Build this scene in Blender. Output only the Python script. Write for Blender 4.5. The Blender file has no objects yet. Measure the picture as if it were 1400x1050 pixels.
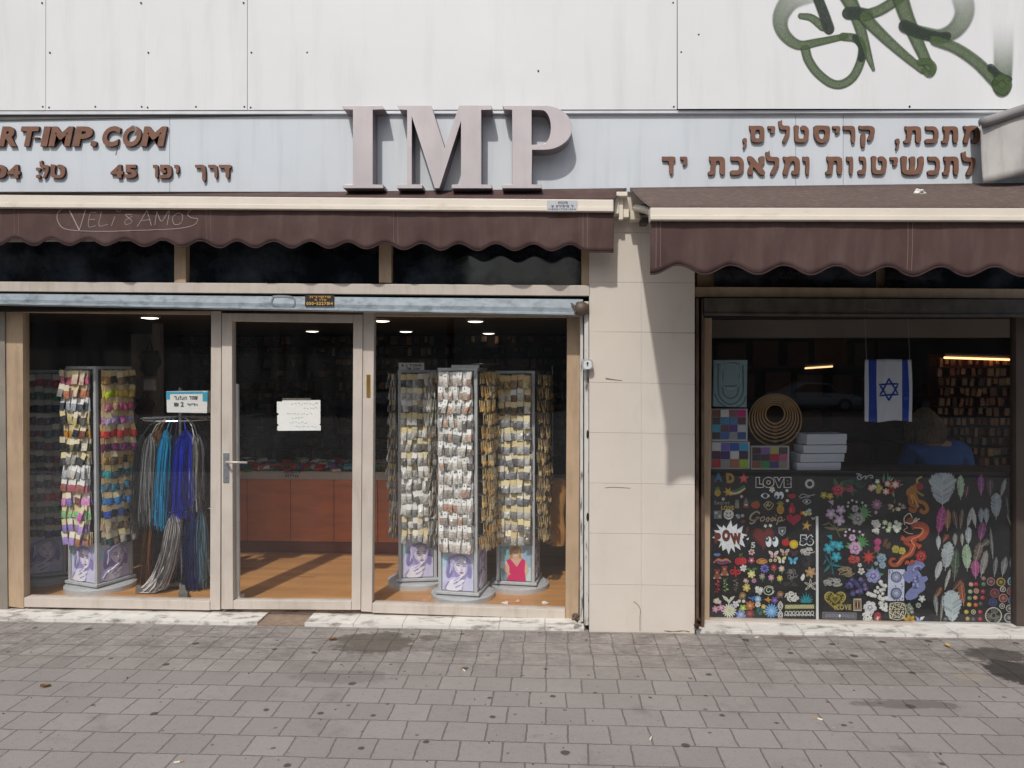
import bpy, bmesh, math, random
from mathutils import Vector, Matrix
from mathutils.geometry import tessellate_polygon
R = math.radians
rnd = random.Random(7)
S = bpy.context.scene
COL = S.collection

# ---------------------------------------------------------------- camera, sky, sun, exposure
F = 1022.0
YAW, PITCH, ROLL = R(2.9), R(-0.9), 0.0
CROT = Matrix.Rotation(YAW, 3, 'Z') @ Matrix.Rotation(R(90) + PITCH, 3, 'X') @ Matrix.Rotation(ROLL, 3, 'Z')
def ray(u, v): return CROT @ Vector(((u - 700) / F, (525 - v) / F, -1))
_r = ray(878, 866)
CAM = Vector((0, -5.0, -_r.z / _r.y * 5.0))
def P(u, v, y=0.0):
    """point of the photograph's pixel u,v on the upright plane at depth y"""
    d = ray(u, v); return CAM + d * ((y - CAM.y) / d.y)
def X(u, y=0.0, v=560): return P(u, v, y).x
def Z(u, v, y=0.0): return P(u, v, y).z
def XZ(u, v, y=0.0): p = P(u, v, y); return (p.x, p.z)

cam = bpy.data.cameras.new('camera'); co = bpy.data.objects.new('camera', cam); COL.objects.link(co)
cam.sensor_width = 36; cam.lens = F * 36 / 1400; cam.clip_start = 0.05; cam.clip_end = 2000
co.matrix_world = Matrix.Translation(CAM) @ CROT.to_4x4(); S.camera = co

TO_SUN = Vector((-0.24, -1, 1.22)).normalized()
w = bpy.data.worlds.new('World'); S.world = w; w.use_nodes = True
nt = w.node_tree; bg = nt.nodes['Background']; sky = nt.nodes.new('ShaderNodeTexSky')
sky.sky_type = 'NISHITA'; sky.sun_disc = False
sky.sun_elevation = math.asin(TO_SUN.z); sky.sun_rotation = math.atan2(TO_SUN.x, TO_SUN.y)
sky.air_density = 1.2; sky.dust_density = 3.0; sky.ozone_density = 1.0
nt.links.new(sky.outputs[0], bg.inputs[0]); bg.inputs[1].default_value = 0.10
sl = bpy.data.lights.new('sun', 'SUN'); so = bpy.data.objects.new('sun', sl); COL.objects.link(so)
sl.energy = 2.45; sl.angle = R(1.3); sl.color = (1, 0.97, 0.93)
so.rotation_euler = (-TO_SUN).to_track_quat('-Z', 'Y').to_euler()
S.view_settings.view_transform = 'Standard'; S.view_settings.look = 'None'
S.view_settings.exposure = 0.0; S.view_settings.gamma = 1
S.cycles.use_denoising = True; S.cycles.transparent_max_bounces = 24; S.cycles.max_bounces = 8
S.cycles.sample_clamp_indirect = 6.0

# ---------------------------------------------------------------- materials
_mats = {}
def srgb(c):
    if isinstance(c, str):
        c = c.lstrip('#'); c = [int(c[i:i + 2], 16) / 255 for i in (0, 2, 4)]
        c = [x / 12.92 if x <= .04045 else ((x + .055) / 1.055) ** 2.4 for x in c]
    return tuple(c)
class NT:
    def __init__(s, name):
        s.m = bpy.data.materials.new(name); s.m.use_nodes = True; s.t = s.m.node_tree
        s.t.nodes.clear(); s.out = s.t.nodes.new('ShaderNodeOutputMaterial')
    def n(s, typ, **k):
        nd = s.t.nodes.new('ShaderNode' + typ)
        for a, b in k.items():
            if a.startswith('i_'):
                key = a[2:]; key = int(key) if key.isdigit() else key.replace('_', ' ')
                s.put(nd.inputs[key], b)
            else: setattr(nd, a, b)
        return nd
    def put(s, inp, b):
        if isinstance(b, bpy.types.NodeSocket): s.t.links.new(b, inp)
        elif isinstance(b, bpy.types.Node): s.t.links.new(b.outputs[0], inp)
        else:
            if inp.type == 'RGBA' and len(b) == 3: b = (*b, 1)
            inp.default_value = b
    def math(s, op, a, b=0.0, c=None):
        nd = s.n('Math', operation=op); s.put(nd.inputs[0], a); s.put(nd.inputs[1], b)
        if c is not None: s.put(nd.inputs[2], c)
        return nd.outputs[0]
    def mix(s, f, a, b, blend='MIX'):
        nd = s.n('Mix', data_type='RGBA', blend_type=blend); s.put(nd.inputs[0], f); s.put(nd.inputs[6], a); s.put(nd.inputs[7], b)
        return nd.outputs[2]
    def ramp(s, f, p0, p1, c0=0.0, c1=1.0):
        nd = s.n('MapRange'); s.put(nd.inputs[0], f); nd.inputs[1].default_value = p0; nd.inputs[2].default_value = p1
        nd.inputs[3].default_value = c0; nd.inputs[4].default_value = c1; return nd.outputs[0]
    def noise(s, vec, scale, detail=4, rough=.55, stretch=None):
        if stretch: vec = s.n('Mapping', i_Vector=vec, i_Scale=stretch).outputs[0]
        return s.n('TexNoise', i_Vector=vec, i_Scale=scale, i_Detail=detail, i_Roughness=rough).outputs[0]
    def obj(s): return s.n('TexCoord').outputs['Object']
    def bsdf(s, col, rough=.6, metal=0.0, normal=None, **k):
        b = s.n('BsdfPrincipled'); s.put(b.inputs['Base Color'], col); s.put(b.inputs['Roughness'], rough); s.put(b.inputs['Metallic'], metal)
        if normal is not None: s.put(b.inputs['Normal'], normal)
        for a, v in k.items(): s.put(b.inputs[a.replace('_', ' ')], v)
        s.t.links.new(b.outputs[0], s.out.inputs[0]); return b
    def bump(s, h, strength=.3, dist=.01): return s.n('Bump', i_Strength=strength, i_Distance=dist, i_Height=h).outputs[0]

def M(name, col, rough=.6, metal=0.0, var=.12, scale=6.0, bump=0.0, bscale=60.0, dirt=None, damt=.5, dscale=3.0, dstretch=(3, 3, .5), dlo=.5, dhi=.75, **k):
    """procedural surface: mottled colour, optional streaky dirt and fine bump"""
    if name in _mats: return _mats[name]
    g = NT(name); c = srgb(col); o = g.obj()
    f = g.noise(o, scale, 5)
    colr = g.mix(g.ramp(f, .3, .7), tuple(x * (1 - var) for x in c), tuple(min(1, x * (1 + var)) for x in c))
    rg = g.ramp(g.noise(o, scale * 2.3, 3), .3, .7, max(0, rough - .08), min(1, rough + .08))
    if dirt is not None:
        d = g.noise(o, dscale, 6, .65, dstretch)
        colr = g.mix(g.math('MULTIPLY', g.ramp(d, dlo, dhi), damt), colr, srgb(dirt))
    nm = None
    if bump: nm = g.bump(g.noise(o, bscale, 4), bump, .004)
    g.bsdf(colr, rg, metal, nm, **k)
    _mats[name] = g.m; return g.m
def C(col, rough=.75, var=.18, scale=90.0):
    """small plain coloured material (threads, card, printed ink)"""
    return M('dye_' + str(col) + '_' + str(rough), col, rough, 0, var, scale)
def emit(name, col, strength):
    if name in _mats: return _mats[name]
    g = NT(name); e = g.n('Emission', i_Color=srgb(col), i_Strength=strength); g.t.links.new(e.outputs[0], g.out.inputs[0]); _mats[name] = g.m; return g.m
def glass(name, tint=(.985, .99, .987), dust=.012, dustcol=(.6, .6, .58), refl=1.0):
    if name in _mats: return _mats[name]
    g = NT(name); o = g.obj()
    fac = g.n('LayerWeight', i_Blend=.5).outputs['Facing']
    fr = g.math('MULTIPLY_ADD', g.math('POWER', fac, 5.0), .75, .029 * refl)
    tr = g.n('BsdfTransparent', i_Color=tint); gl = g.n('BsdfGlossy', i_Roughness=0.0, i_Color=(1, 1, 1))
    m1 = g.n('MixShader', i_0=fr); g.put(m1.inputs[1], tr.outputs[0]); g.put(m1.inputs[2], gl.outputs[0])
    df = g.n('BsdfDiffuse', i_Color=dustcol)
    dn = g.math('MULTIPLY', g.ramp(g.noise(o, 2.2, 6, .7, (2.5, 2.5, .5)), .35, .8), dust)
    m2 = g.n('MixShader', i_0=dn); g.put(m2.inputs[1], m1.outputs[0]); g.put(m2.inputs[2], df.outputs[0])
    g.t.links.new(m2.outputs[0], g.out.inputs[0]); _mats[name] = g.m; return g.m

# ---------------------------------------------------------------- mesh builder
class MB:
    def __init__(s): s.v = []; s.f = []; s.m = []; s.uv = {}
    def face(s, idx, mi=0): s.f.append(tuple(idx)); s.m.append(mi)
    def add(s, vs, fs, mi=0):
        b = len(s.v); s.v += [Vector(p) for p in vs]
        for f in fs: s.face([b + i for i in f], mi)
        return b
    def hexa(s, a, b, mi=0):
        """a,b: matching 4-point loops (front, back)"""
        s.add(list(a) + list(b), [(0, 1, 2, 3), (7, 6, 5, 4), (0, 4, 5, 1), (1, 5, 6, 2), (2, 6, 7, 3), (3, 7, 4, 0)], mi); return s
    def box(s, x0, x1, y0, y1, z0, z1, mi=0, M4=None):
        a = [(x0, y0, z0), (x1, y0, z0), (x1, y0, z1), (x0, y0, z1)]; b = [(x0, y1, z0), (x1, y1, z0), (x1, y1, z1), (x0, y1, z1)]
        if M4: a = [M4 @ Vector(p) for p in a]; b = [M4 @ Vector(p) for p in b]
        return s.hexa(a, b, mi)
    def pq(s, px, yf, yb, mi=0):
        """px: four photograph corners (TL, TR, BR, BL) on the plane yf, extruded back to yb"""
        q = [P(u, v, yf) for u, v in (px[3], px[2], px[1], px[0])]
        return s.hexa(q, [Vector((p.x, yb, p.z)) for p in q], mi)
    def pr(s, u0, v0, u1, v1, yf, yb, mi=0): return s.pq([(u0, v0), (u1, v0), (u1, v1), (u0, v1)], yf, yb, mi)
    def prism(s, xz, yf, yb, mi=0, holes=(), side=None):
        loops = [list(xz)] + [list(h) for h in holes]
        def area(l): return sum(l[i][0] * l[(i + 1) % len(l)][1] - l[(i + 1) % len(l)][0] * l[i][1] for i in range(len(l)))
        for i, l in enumerate(loops):
            if (area(l) > 0) != (i == 0): l.reverse()
        tris = tessellate_polygon([[Vector((p[0], p[1], 0)) for p in l] for l in loops])
        flat = [p for l in loops for p in l]; n = len(flat)
        b = len(s.v); s.v += [Vector((p[0], yf, p[1])) for p in flat] + [Vector((p[0], yb, p[1])) for p in flat]
        for t in tris:
            (ax, az), (bx_, bz), (cx, cz) = (flat[i] for i in t)
            if (bx_ - ax) * (cz - az) - (cx - ax) * (bz - az) < 0: t = (t[0], t[2], t[1])
            s.face([b + i for i in t], mi); s.face([b + n + i for i in reversed(t)], mi)
        k = b
        for l in loops:
            m = len(l)
            for i in range(m):
                j = (i + 1) % m; s.face((k + i, k + n + i, k + n + j, k + j), mi if side is None else side)
            k += m
        return s
    def tube(s, pts, r, n=6, mi=0, taper=None):
        pts = [Vector(p) for p in pts]; b = len(s.v); L = len(pts)
        for i, p in enumerate(pts):
            t = (pts[min(i + 1, L - 1)] - pts[max(i - 1, 0)]).normalized()
            a = t.cross(Vector((0, 0, 1)) if abs(t.z) < .9 else Vector((1, 0, 0))).normalized(); c = t.cross(a)
            rr = r if taper is None else r * taper(i / (L - 1))
            for k in range(n):
                q = 2 * math.pi * k / n; s.v.append(p + (a * math.cos(q) + c * math.sin(q)) * rr)
        for i in range(L - 1):
            for k in range(n):
                k2 = (k + 1) % n; s.face((b + i * n + k, b + i * n + k2, b + (i + 1) * n + k2, b + (i + 1) * n + k), mi)
        s.face([b + k for k in reversed(range(n))], mi); s.face([b + (L - 1) * n + k for k in range(n)], mi); return s
    def lathe(s, prof, cx, cy, n=32, mi=0):
        b = len(s.v)
        for r, z in prof:
            for k in range(n):
                q = 2 * math.pi * k / n; s.v.append(Vector((cx + r * math.cos(q), cy + r * math.sin(q), z)))
        for i in range(len(prof) - 1):
            for k in range(n):
                k2 = (k + 1) % n; s.face((b + i * n + k, b + i * n + k2, b + (i + 1) * n + k2, b + (i + 1) * n + k), mi)
        s.face([b + k for k in reversed(range(n))], mi); s.face([b + (len(prof) - 1) * n + k for k in range(n)], mi); return s
    def grid(s, fn, nu, nv, mi=0):
        b = len(s.v)
        for j in range(nv + 1):
            for i in range(nu + 1): s.v.append(Vector(fn(i / nu, j / nv)))
        for j in range(nv):
            for i in range(nu):
                a = b + j * (nu + 1) + i; s.face((a, a + 1, a + nu + 2, a + nu + 1), mi(i / nu, j / nv) if callable(mi) else mi)
        return s
    def mesh(s, name, mats, off=Vector((0, 0, 0))):
        me = bpy.data.meshes.new(name); me.from_pydata([tuple(p - off) for p in s.v], [], s.f)
        for m in (mats if isinstance(mats, (list, tuple)) else [mats]): me.materials.append(m)
        me.polygons.foreach_set('material_index', s.m); me.update(); return me
    def build(s, name, mats, parent=None, bevel=0, smooth=False, at=None):
        off = Vector((0, 0, 0)); q = parent
        while q is not None: off = off + q.location; q = q.parent
        if at is not None: off = off + Vector(at)
        me = s.mesh(name, mats, off); o = bpy.data.objects.new(name, me); COL.objects.link(o)
        if parent: o.parent = parent
        if at is not None: o.location = at
        if smooth: me.polygons.foreach_set('use_smooth', [True] * len(me.polygons))
        if bevel:
            b = o.modifiers.new('bevel', 'BEVEL'); b.width = bevel; b.segments = 2; b.limit_method = 'ANGLE'; b.angle_limit = R(40)
        return o
def tag(o, label=None, cat=None, group=None, kind=None):
    if label: o['label'] = label
    if cat: o['category'] = cat
    if group: o['group'] = group
    if kind: o['kind'] = kind
    return o
def empty(name, loc, label, cat, group=None):
    o = bpy.data.objects.new(name, None); COL.objects.link(o); o.location = loc; o.empty_display_size = .1
    return tag(o, label, cat, group)
def chaikin(pts, it=1):
    for _ in range(it):
        q = []
        for i in range(len(pts)):
            a, b = pts[i], pts[(i + 1) % len(pts)]
            q += [(a[0] * .8 + b[0] * .2, a[1] * .8 + b[1] * .2), (a[0] * .2 + b[0] * .8, a[1] * .2 + b[1] * .8)]
        pts = q
    return pts
def circ(cx, cy, rx, ry=None, n=20, a0=0, a1=360):
    ry = rx if ry is None else ry; full = abs(a1 - a0) >= 360
    return [(cx + rx * math.cos(R(a0 + (a1 - a0) * i / (n if full else n - 1))), cy + ry * math.sin(R(a0 + (a1 - a0) * i / (n if full else n - 1)))) for i in range(n)]
def spline(pts, n=8):
    """Catmull-Rom through 2-D or 3-D points"""
    p = [Vector(q) for q in pts]; p = [p[0] * 2 - p[1]] + p + [p[-1] * 2 - p[-2]]; out = []
    for i in range(1, len(p) - 2):
        for k in range(n):
            t = k / n; a, b, c, d = p[i - 1:i + 3]
            out.append(.5 * ((2 * b) + (c - a) * t + (2 * a - 5 * b + 4 * c - d) * t * t + (3 * b - a - 3 * c + d) * t ** 3))
    return out + [p[-2]]

# ---------------------------------------------------------------- lettering
HEB = {
 'ד': [[(0,102),(8,98),(100,100),(100,76),(84,76),(84,0),(54,0),(54,76),(0,74)]],
 'ר': [[(0,102),(8,98),(75,100),(97,86),(97,0),(64,0),(66,76),(0,74)]],
 'ך': [[(0,102),(8,98),(75,100),(97,86),(97,-25),(64,-25),(66,76),(0,74)]],
 'י': [[(0,102),(14,97),(80,100),(100,88),(100,55),(70,32),(30,32),(45,58),(42,74),(0,74)]],
 'ו': [[(0,102),(14,97),(80,100),(100,88),(96,0),(40,0),(45,74),(0,74)]],
 'ת': [[(6,103),(12,98),(80,100),(98,86),(98,0),(66,0),(68,76),(44,76),(42,16),(32,0),(0,-2),(-2,16),(14,20),(16,76),(6,76)]],
 'כ': [[(2,103),(10,98),(70,100),(98,75),(98,25),(70,0),(0,-2),(-2,24),(56,24),(66,36),(66,64),(56,76),(2,76)]],
 'ק': [[(0,103),(8,98),(78,100),(100,84),(98,48),(78,12),(50,12),(68,50),(70,76),(0,76)], [(12,56),(42,56),(40,-28),(12,-28)]],
 'ס': [[(2,102),(90,100),(100,86),(98,40),(76,5),(50,-2),(24,5),(2,40),(4,76)], [(32,76),(66,76),(70,50),(60,26),(50,22),(40,26),(30,50)]],
 'ט': [[(-2,104),(30,100),(34,90),(28,70),(28,24),(62,22),(70,40),(70,70),(60,76),(46,72),(44,100),(75,101),(100,80),(98,30),(78,0),(16,0),(2,14),(2,70)]],
 'ל': [[(-4,130),(12,126),(28,138),(28,100),(86,100),(98,88),(94,55),(60,0),(26,0),(62,55),(66,76),(6,76)]],
 'מ': [[(2,102),(20,96),(46,101),(80,100),(100,80),(100,0),(52,0),(54,24),(70,22),(70,66),(62,76),(50,72),(40,52),(28,0),(-2,0),(14,56),(16,76),(4,82)]],
 'ם': [[(-2,103),(8,98),(80,100),(100,85),(100,0),(8,0),(10,76),(0,76)], [(38,76),(70,76),(70,24),(38,24)]],
 'נ': [[(16,103),(24,98),(72,100),(94,84),(94,0),(0,-2),(-2,24),(60,24),(60,76),(16,76)]],
 'ש': [[(-2,103),(24,100),(26,88),(21,24),(36,26),(40,60),(34,98),(62,101),(62,60),(58,24),(64,24),(76,50),(73,98),(100,102),(100,45),(82,0),(4,0),(0,60)]],
 'א': [[(-2,103),(28,100),(62,60),(68,70),(62,98),(98,103),(100,70),(76,44),(102,16),(100,0),(72,-2),(34,46),(28,28),(36,0),(0,0),(2,30),(20,62),(2,76)]],
 'פ': [[(6,103),(14,98),(78,100),(98,80),(98,22),(76,0),(0,-2),(-2,24),(56,24),(66,34),(66,68),(56,76),(38,76),(38,60),(54,56),(52,38),(10,38)]],
 ',': [[(10,100),(90,100),(100,55),(40,-10),(10,0),(50,50),(10,60)]],
 ':': [[(0,100),(100,100),(100,68),(0,68)], [(0,32),(100,32),(100,0),(0,0)]],
 '-': [[(0,62),(100,62),(100,38),(0,38)]],
 '.': [[(0,30),(100,30),(100,0),(0,0)]],
}
_glyph = {}
def font_loops(ch, bold=.02):
    """outline polygons of one character of the built-in font"""
    k = (ch, bold)
    if k in _glyph: return _glyph[k]
    c = bpy.data.curves.new('glyph', 'FONT'); c.body = ch; c.offset = bold; c.resolution_u = 4
    o = bpy.data.objects.new('glyph', c); COL.objects.link(o); dg = bpy.context.evaluated_depsgraph_get(); dg.update()
    me = bpy.data.meshes.new_from_object(o.evaluated_get(dg)); bpy.data.objects.remove(o); bpy.data.curves.remove(c)
    vs = [(v.co.x, v.co.y) for v in me.vertices]; fs = [tuple(p.vertices) for p in me.polygons]
    bpy.data.meshes.remove(me); _glyph[k] = (vs, fs); return vs, fs
def glyph_into(mb, ch, box, yf, yb, mi=0, side=None, shear=0.0, bold=.02, clip=None):
    """one character stretched into the photograph box u0,v0,u1,v1 on plane yf"""
    u0, v0, u1, v1 = box
    def m(x, y): return XZ(u0 + (u1 - u0) * x + shear * (v1 - v0) * (y), v1 + (v0 - v1) * y, yf)
    if ch in HEB:
        L = HEB[ch]; hole = ch in 'סם'
        lo = [chaikin([m(a / 100, b / 100) for a, b in l], 2) for l in L]
        if hole: mb.prism(lo[0], yf, yb, mi, [lo[1]], side)
        else:
            for l in lo: mb.prism(l, yf, yb, mi, (), side)
        return
    vs, fs = font_loops(ch, bold)
    x0, x1 = min(p[0] for p in vs), max(p[0] for p in vs); y0, y1 = min(p[1] for p in vs), max(p[1] for p in vs)
    q = [m((x - x0) / (x1 - x0), (y - y0) / (y1 - y0)) for x, y in vs]
    b = len(mb.v); n = len(q)
    mb.v += [Vector((a, yf, c)) for a, c in q] + [Vector((a, yb, c)) for a, c in q]
    edges = {}
    for f in fs:
        a = [q[i] for i in f]; ar = sum(a[i][0] * a[(i + 1) % len(a)][1] - a[(i + 1) % len(a)][0] * a[i][1] for i in range(len(a)))
        if ar < 0: f = tuple(reversed(f))
        mb.face([b + i for i in f], mi); mb.face([b + n + i for i in reversed(f)], mi)
        for i in range(len(f)):
            e = (f[i], f[(i + 1) % len(f)])
            if (e[1], e[0]) in edges: edges.pop((e[1], e[0]))
            else: edges[e] = 1
    for i, j in edges: mb.face((b + i, b + n + i, b + n + j, b + j), mi if side is None else side)
def word_into(mb, text, box, yf, yb, mi=0, bold=.02, side=None, shear=0, gap=.12, grow=0, gbold=None):
    """a short word: characters sized by their own widths inside the box"""
    ws = []
    for ch in text:
        if ch == ' ': ws.append(.35)
        elif ch in HEB: ws.append({'י': .3, 'ו': .35, ',': .2, '-': .4}.get(ch, .6))
        else:
            vs, _ = font_loops(ch, bold); ws.append(max(.12, max(p[0] for p in vs) - min(p[0] for p in vs)))
    tot = sum(ws) + gap * (len(ws) - 1); u0, v0, u1, v1 = box; k = (u1 - u0) / tot; u = u0
    for ch, wd in zip(text, ws):
        if ch != ' ':
            t, bt = v0, v1
            if ch not in HEB:
                vs, _ = font_loops(ch, bold); hi = max(p[1] for p in vs); lo = min(p[1] for p in vs); H = v1 - v0
                bt = v1 - lo / .73 * H; t = v1 - hi / .73 * H
            glyph_into(mb, ch, (u - grow, t - grow, u + wd * k + grow, bt + grow), yf, yb, mi, side, shear, bold if gbold is None else gbold)
        u += (wd + gap) * k
def stroke(mb, pts, wpx, yf, th=.0015, mi=0, wfn=None, n=6):
    """a painted or drawn line: photograph points, width in photograph pixels"""
    sp = spline([(a, b, 0) for a, b in pts], n) if len(pts) > 2 else [Vector((*p, 0)) for p in pts]
    L = []; Rr = []
    for i, p in enumerate(sp):
        t = (sp[min(i + 1, len(sp) - 1)] - sp[max(i - 1, 0)]).normalized(); nn = Vector((-t.y, t.x, 0))
        h = wpx / 2 * (wfn(i / (len(sp) - 1)) if wfn else 1); L.append(p + nn * h); Rr.append(p - nn * h)
    for i in range(len(sp) - 1):
        q = [L[i], L[i + 1], Rr[i + 1], Rr[i]]; a = [P(c.x, c.y, yf) for c in q]
        if (a[1] - a[0]).cross(a[2] - a[0]).y > 0: a.reverse()
        mb.add(a, [(0, 1, 2, 3)], mi)

# ---------------------------------------------------------------- shared materials
ALU = M('weathered_aluminium', '#c6bcb1', .5, 0, .07, 5, .15, 90, '#8d7a63', .5, 3, (4, 4, .6), .5, .8)
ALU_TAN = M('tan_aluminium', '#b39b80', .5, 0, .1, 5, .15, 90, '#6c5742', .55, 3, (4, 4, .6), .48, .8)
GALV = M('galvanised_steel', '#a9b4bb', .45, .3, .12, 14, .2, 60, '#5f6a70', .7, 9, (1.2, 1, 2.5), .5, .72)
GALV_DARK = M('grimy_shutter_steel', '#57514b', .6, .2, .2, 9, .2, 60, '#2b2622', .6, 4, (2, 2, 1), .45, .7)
TILE = M('cream_tile', '#d5ccc1', .45, 0, .03, 3, .05, 30, '#a8977f', .25, 2.5, (2, 2, 1), .55, .85)
GROUT = M('tile_grout', '#b3a999', .9, 0, .15, 20)
WHITE = M('white_painted_sheet', '#e5e6e6', .45, 0, .025, 2, .03, 8, '#b4b1a6', .28, 2.6, (3, 3, .3), .52, .85)
SIGNB = M('pale_blue_sign_sheet', '#d3d9de', .4, 0, .03, 2, .03, 8, '#8b9296', .3, 2.4, (4, 4, .35), .5, .85)
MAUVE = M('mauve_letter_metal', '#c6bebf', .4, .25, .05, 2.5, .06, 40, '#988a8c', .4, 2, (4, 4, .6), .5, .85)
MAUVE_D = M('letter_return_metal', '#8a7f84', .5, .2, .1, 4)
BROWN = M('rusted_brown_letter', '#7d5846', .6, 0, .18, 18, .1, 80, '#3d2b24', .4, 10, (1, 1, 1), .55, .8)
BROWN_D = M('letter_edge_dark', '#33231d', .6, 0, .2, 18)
FABRIC = M('brown_awning_fabric', '#513c38', .85, 0, .1, 5, .25, 500, '#86756f', .28, 2.4, (4, 4, .8), .48, .85)
FABRIC_TOP = M('faded_awning_top', '#5c4b44', .9, 0, .14, 12, .3, 400, '#8e7d76', .5, 30, (1, 1, 1), .5, .7)
CREAM = M('cream_bar_metal', '#e5dccd', .4, 0, .05, 4, .05, 40, '#a2917c', .5, 5, (1, 1, 3), .55, .8)
TRANSOM = M('dark_transom_glass', '#12161c', .06, 0, .3, 3, .004, 10, '#76828f', .3, 3, (1, 1, 1), .45, .8)
PANE = glass('shop_glass', dust=.012, refl=1.25)
BLACK = M('black_felt', '#18171a', .95, 0, .12, 40, .15, 300)
DARK = M('dark_void_paint', '#1e1a18', .8, 0, .3, 2)
CHROME = M('brushed_chrome', '#b9bcc0', .3, .85, .08, 30)
STEELG = M('grey_powder_metal', '#bcbec0', .5, .1, .08, 12)
MARBLE = M('worn_marble_sill', '#d9d6cf', .55, 0, .08, 5, .2, 60, '#5d5349', .75, 7, (1, 2.0, 2.0), .5, .66)
# ================================================================ GROUND
def paving_mat():
    g = NT('street_pavers'); o = g.obj()
    wob = g.n('TexNoise', i_Vector=o, i_Scale=2.2, i_Detail=2).outputs['Color']
    vec = g.n('VectorMath', operation='MULTIPLY_ADD'); g.put(vec.inputs[0], wob); vec.inputs[1].default_value = (.026, .024, 0); g.put(vec.inputs[2], o)
    fine = g.n('TexNoise', i_Vector=o, i_Scale=30, i_Detail=2).outputs['Color']
    vec2 = g.n('VectorMath', operation='MULTIPLY_ADD'); g.put(vec2.inputs[0], fine); vec2.inputs[1].default_value = (.012, .012, 0); g.put(vec2.inputs[2], vec.outputs[0])
    def brick(wd, ht, off, mort, c1, c2, cm):
        b = g.n('TexBrick', i_Vector=vec2.outputs[0], i_Scale=1.0, i_Color1=c1, i_Color2=c2, i_Mortar=cm)
        b.inputs['Mortar Size'].default_value = mort; b.inputs['Mortar Smooth'].default_value = .55; b.inputs['Bias'].default_value = 0
        b.inputs['Brick Width'].default_value = wd; b.inputs['Row Height'].default_value = ht; b.offset = off; b.offset_frequency = 2; return b
    A = brick(.198, .186, .46, .0046, (.25, .227, .211), (.312, .285, .266), (.112, .097, .087))
    B = brick(.142, .186, .04, .0046, (.225, .199, .181), (.325, .292, .268), (.085, .071, .062))
    sep = g.n('SeparateXYZ', i_Vector=vec.outputs[0])
    zone = g.ramp(sep.outputs['Y'], -.752, -.744)
    col = g.mix(zone, A.outputs['Color'], B.outputs['Color']); fac = g.mix(zone, A.outputs['Fac'], B.outputs['Fac'])
    col = g.mix(g.ramp(g.noise(o, 1.3, 6, .6), .3, .75), col, (.17, .15, .138), 'MIX')
    n = nodes = g.t.nodes; g.t.links  # broad mottling kept weak
    mx = g.mix(.4, g.mix(zone, A.outputs['Color'], B.outputs['Color']), col)
    grain = g.noise(o, 160, 3, .7)
    mx = g.mix(g.ramp(grain, .35, .7, 0, .42), mx, (.44, .41, .385))
    mx = g.mix(g.ramp(g.noise(o, 70, 4, .7), .55, .75, 0, .35), mx, (.1, .09, .085))
    # scuffed, stained strip along the shop fronts
    edge = g.ramp(sep.outputs['Y'], -.85, -.35)
    d = g.ramp(g.noise(o, 4.5, 8, .72, (1, 1.6, 1)), .44, .6)
    mx = g.mix(g.math('MULTIPLY', g.math('MULTIPLY', d, edge), .5), mx, (.085, .068, .058))
    pale = g.ramp(g.noise(o, 14, 9, .85, (1, 2.2, 1)), .5, .62)
    mx = g.mix(g.math('MULTIPLY', g.math('MULTIPLY', pale, edge), .55), mx, (.5, .455, .42))
    # faint dark drips everywhere
    d2 = g.ramp(g.noise(o, 2.3, 6, .68), .58, .72)
    mx = g.mix(g.math('MULTIPLY', d2, .5), mx, (.115, .098, .088)); mx = g.mix(g.ramp(g.noise(o, .9, 5, .6), .42, .7, 0, .22), mx, (.4, .36, .33)); mx = g.mix(g.ramp(g.noise(o, 26, 6, .75), .52, .72, 0, .3), mx, (.13, .115, .105))
    # flattened chewing gum
    def gum(scale, r, seed, amt, colr):
        mp = g.n('Mapping', i_Vector=vec2.outputs[0], i_Location=(seed, seed * 1.7, 0)).outputs[0]
        mp = g.n('VectorMath', operation='MULTIPLY', i_0=mp); mp.inputs[1].default_value = (1, 1, 0)
        v = g.n('TexVoronoi', i_Vector=mp.outputs[0], i_Scale=scale, i_Randomness=1.0); v.voronoi_dimensions = '2D'
        rr = g.n('SeparateXYZ', i_Vector=v.outputs['Color'])
        lim = g.math('MULTIPLY', rr.outputs[0], r * scale)
        m = g.math('SUBTRACT', lim, v.outputs['Distance']); m = g.ramp(m, -.002 * scale, .004 * scale)
        return g.math('MULTIPLY', g.math('MULTIPLY', m, g.math('GREATER_THAN', rr.outputs[1], .45)), amt)
    mx = g.mix(gum(3.4, .027, 3.1, .85, 0), mx, (.05, .045, .045))
    mx = g.mix(gum(4.3, .013, 9.4, .7, 0), mx, (.065, .058, .055))
    mx = g.mix(gum(2.1, .01, 5.7, .4, 0), mx, (.5, .48, .45))
    # spills with their own shapes
    def spill(u, v, rx, ry, colr, amt, wob_=.25):
        d = ray(u, v); p = CAM + d * (-CAM.z / d.z)
        q = g.n('VectorMath', operation='SUBTRACT', i_0=o); q.inputs[1].default_value = (p.x, p.y, 0)
        q2 = g.n('VectorMath', operation='MULTIPLY', i_0=q.outputs[0]); q2.inputs[1].default_value = (1 / rx, 1 / ry, 0)
        ln = g.n('VectorMath', operation='LENGTH', i_0=q2.outputs[0]).outputs['Value']
        ln = g.math('ADD', ln, g.math('MULTIPLY', g.math('SUBTRACT', g.noise(o, 9, 6, .7), .5), wob_ * 6))
        return lambda base: g.mix(g.ramp(ln, 1.05, .85, 0, amt), base, colr)
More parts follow.
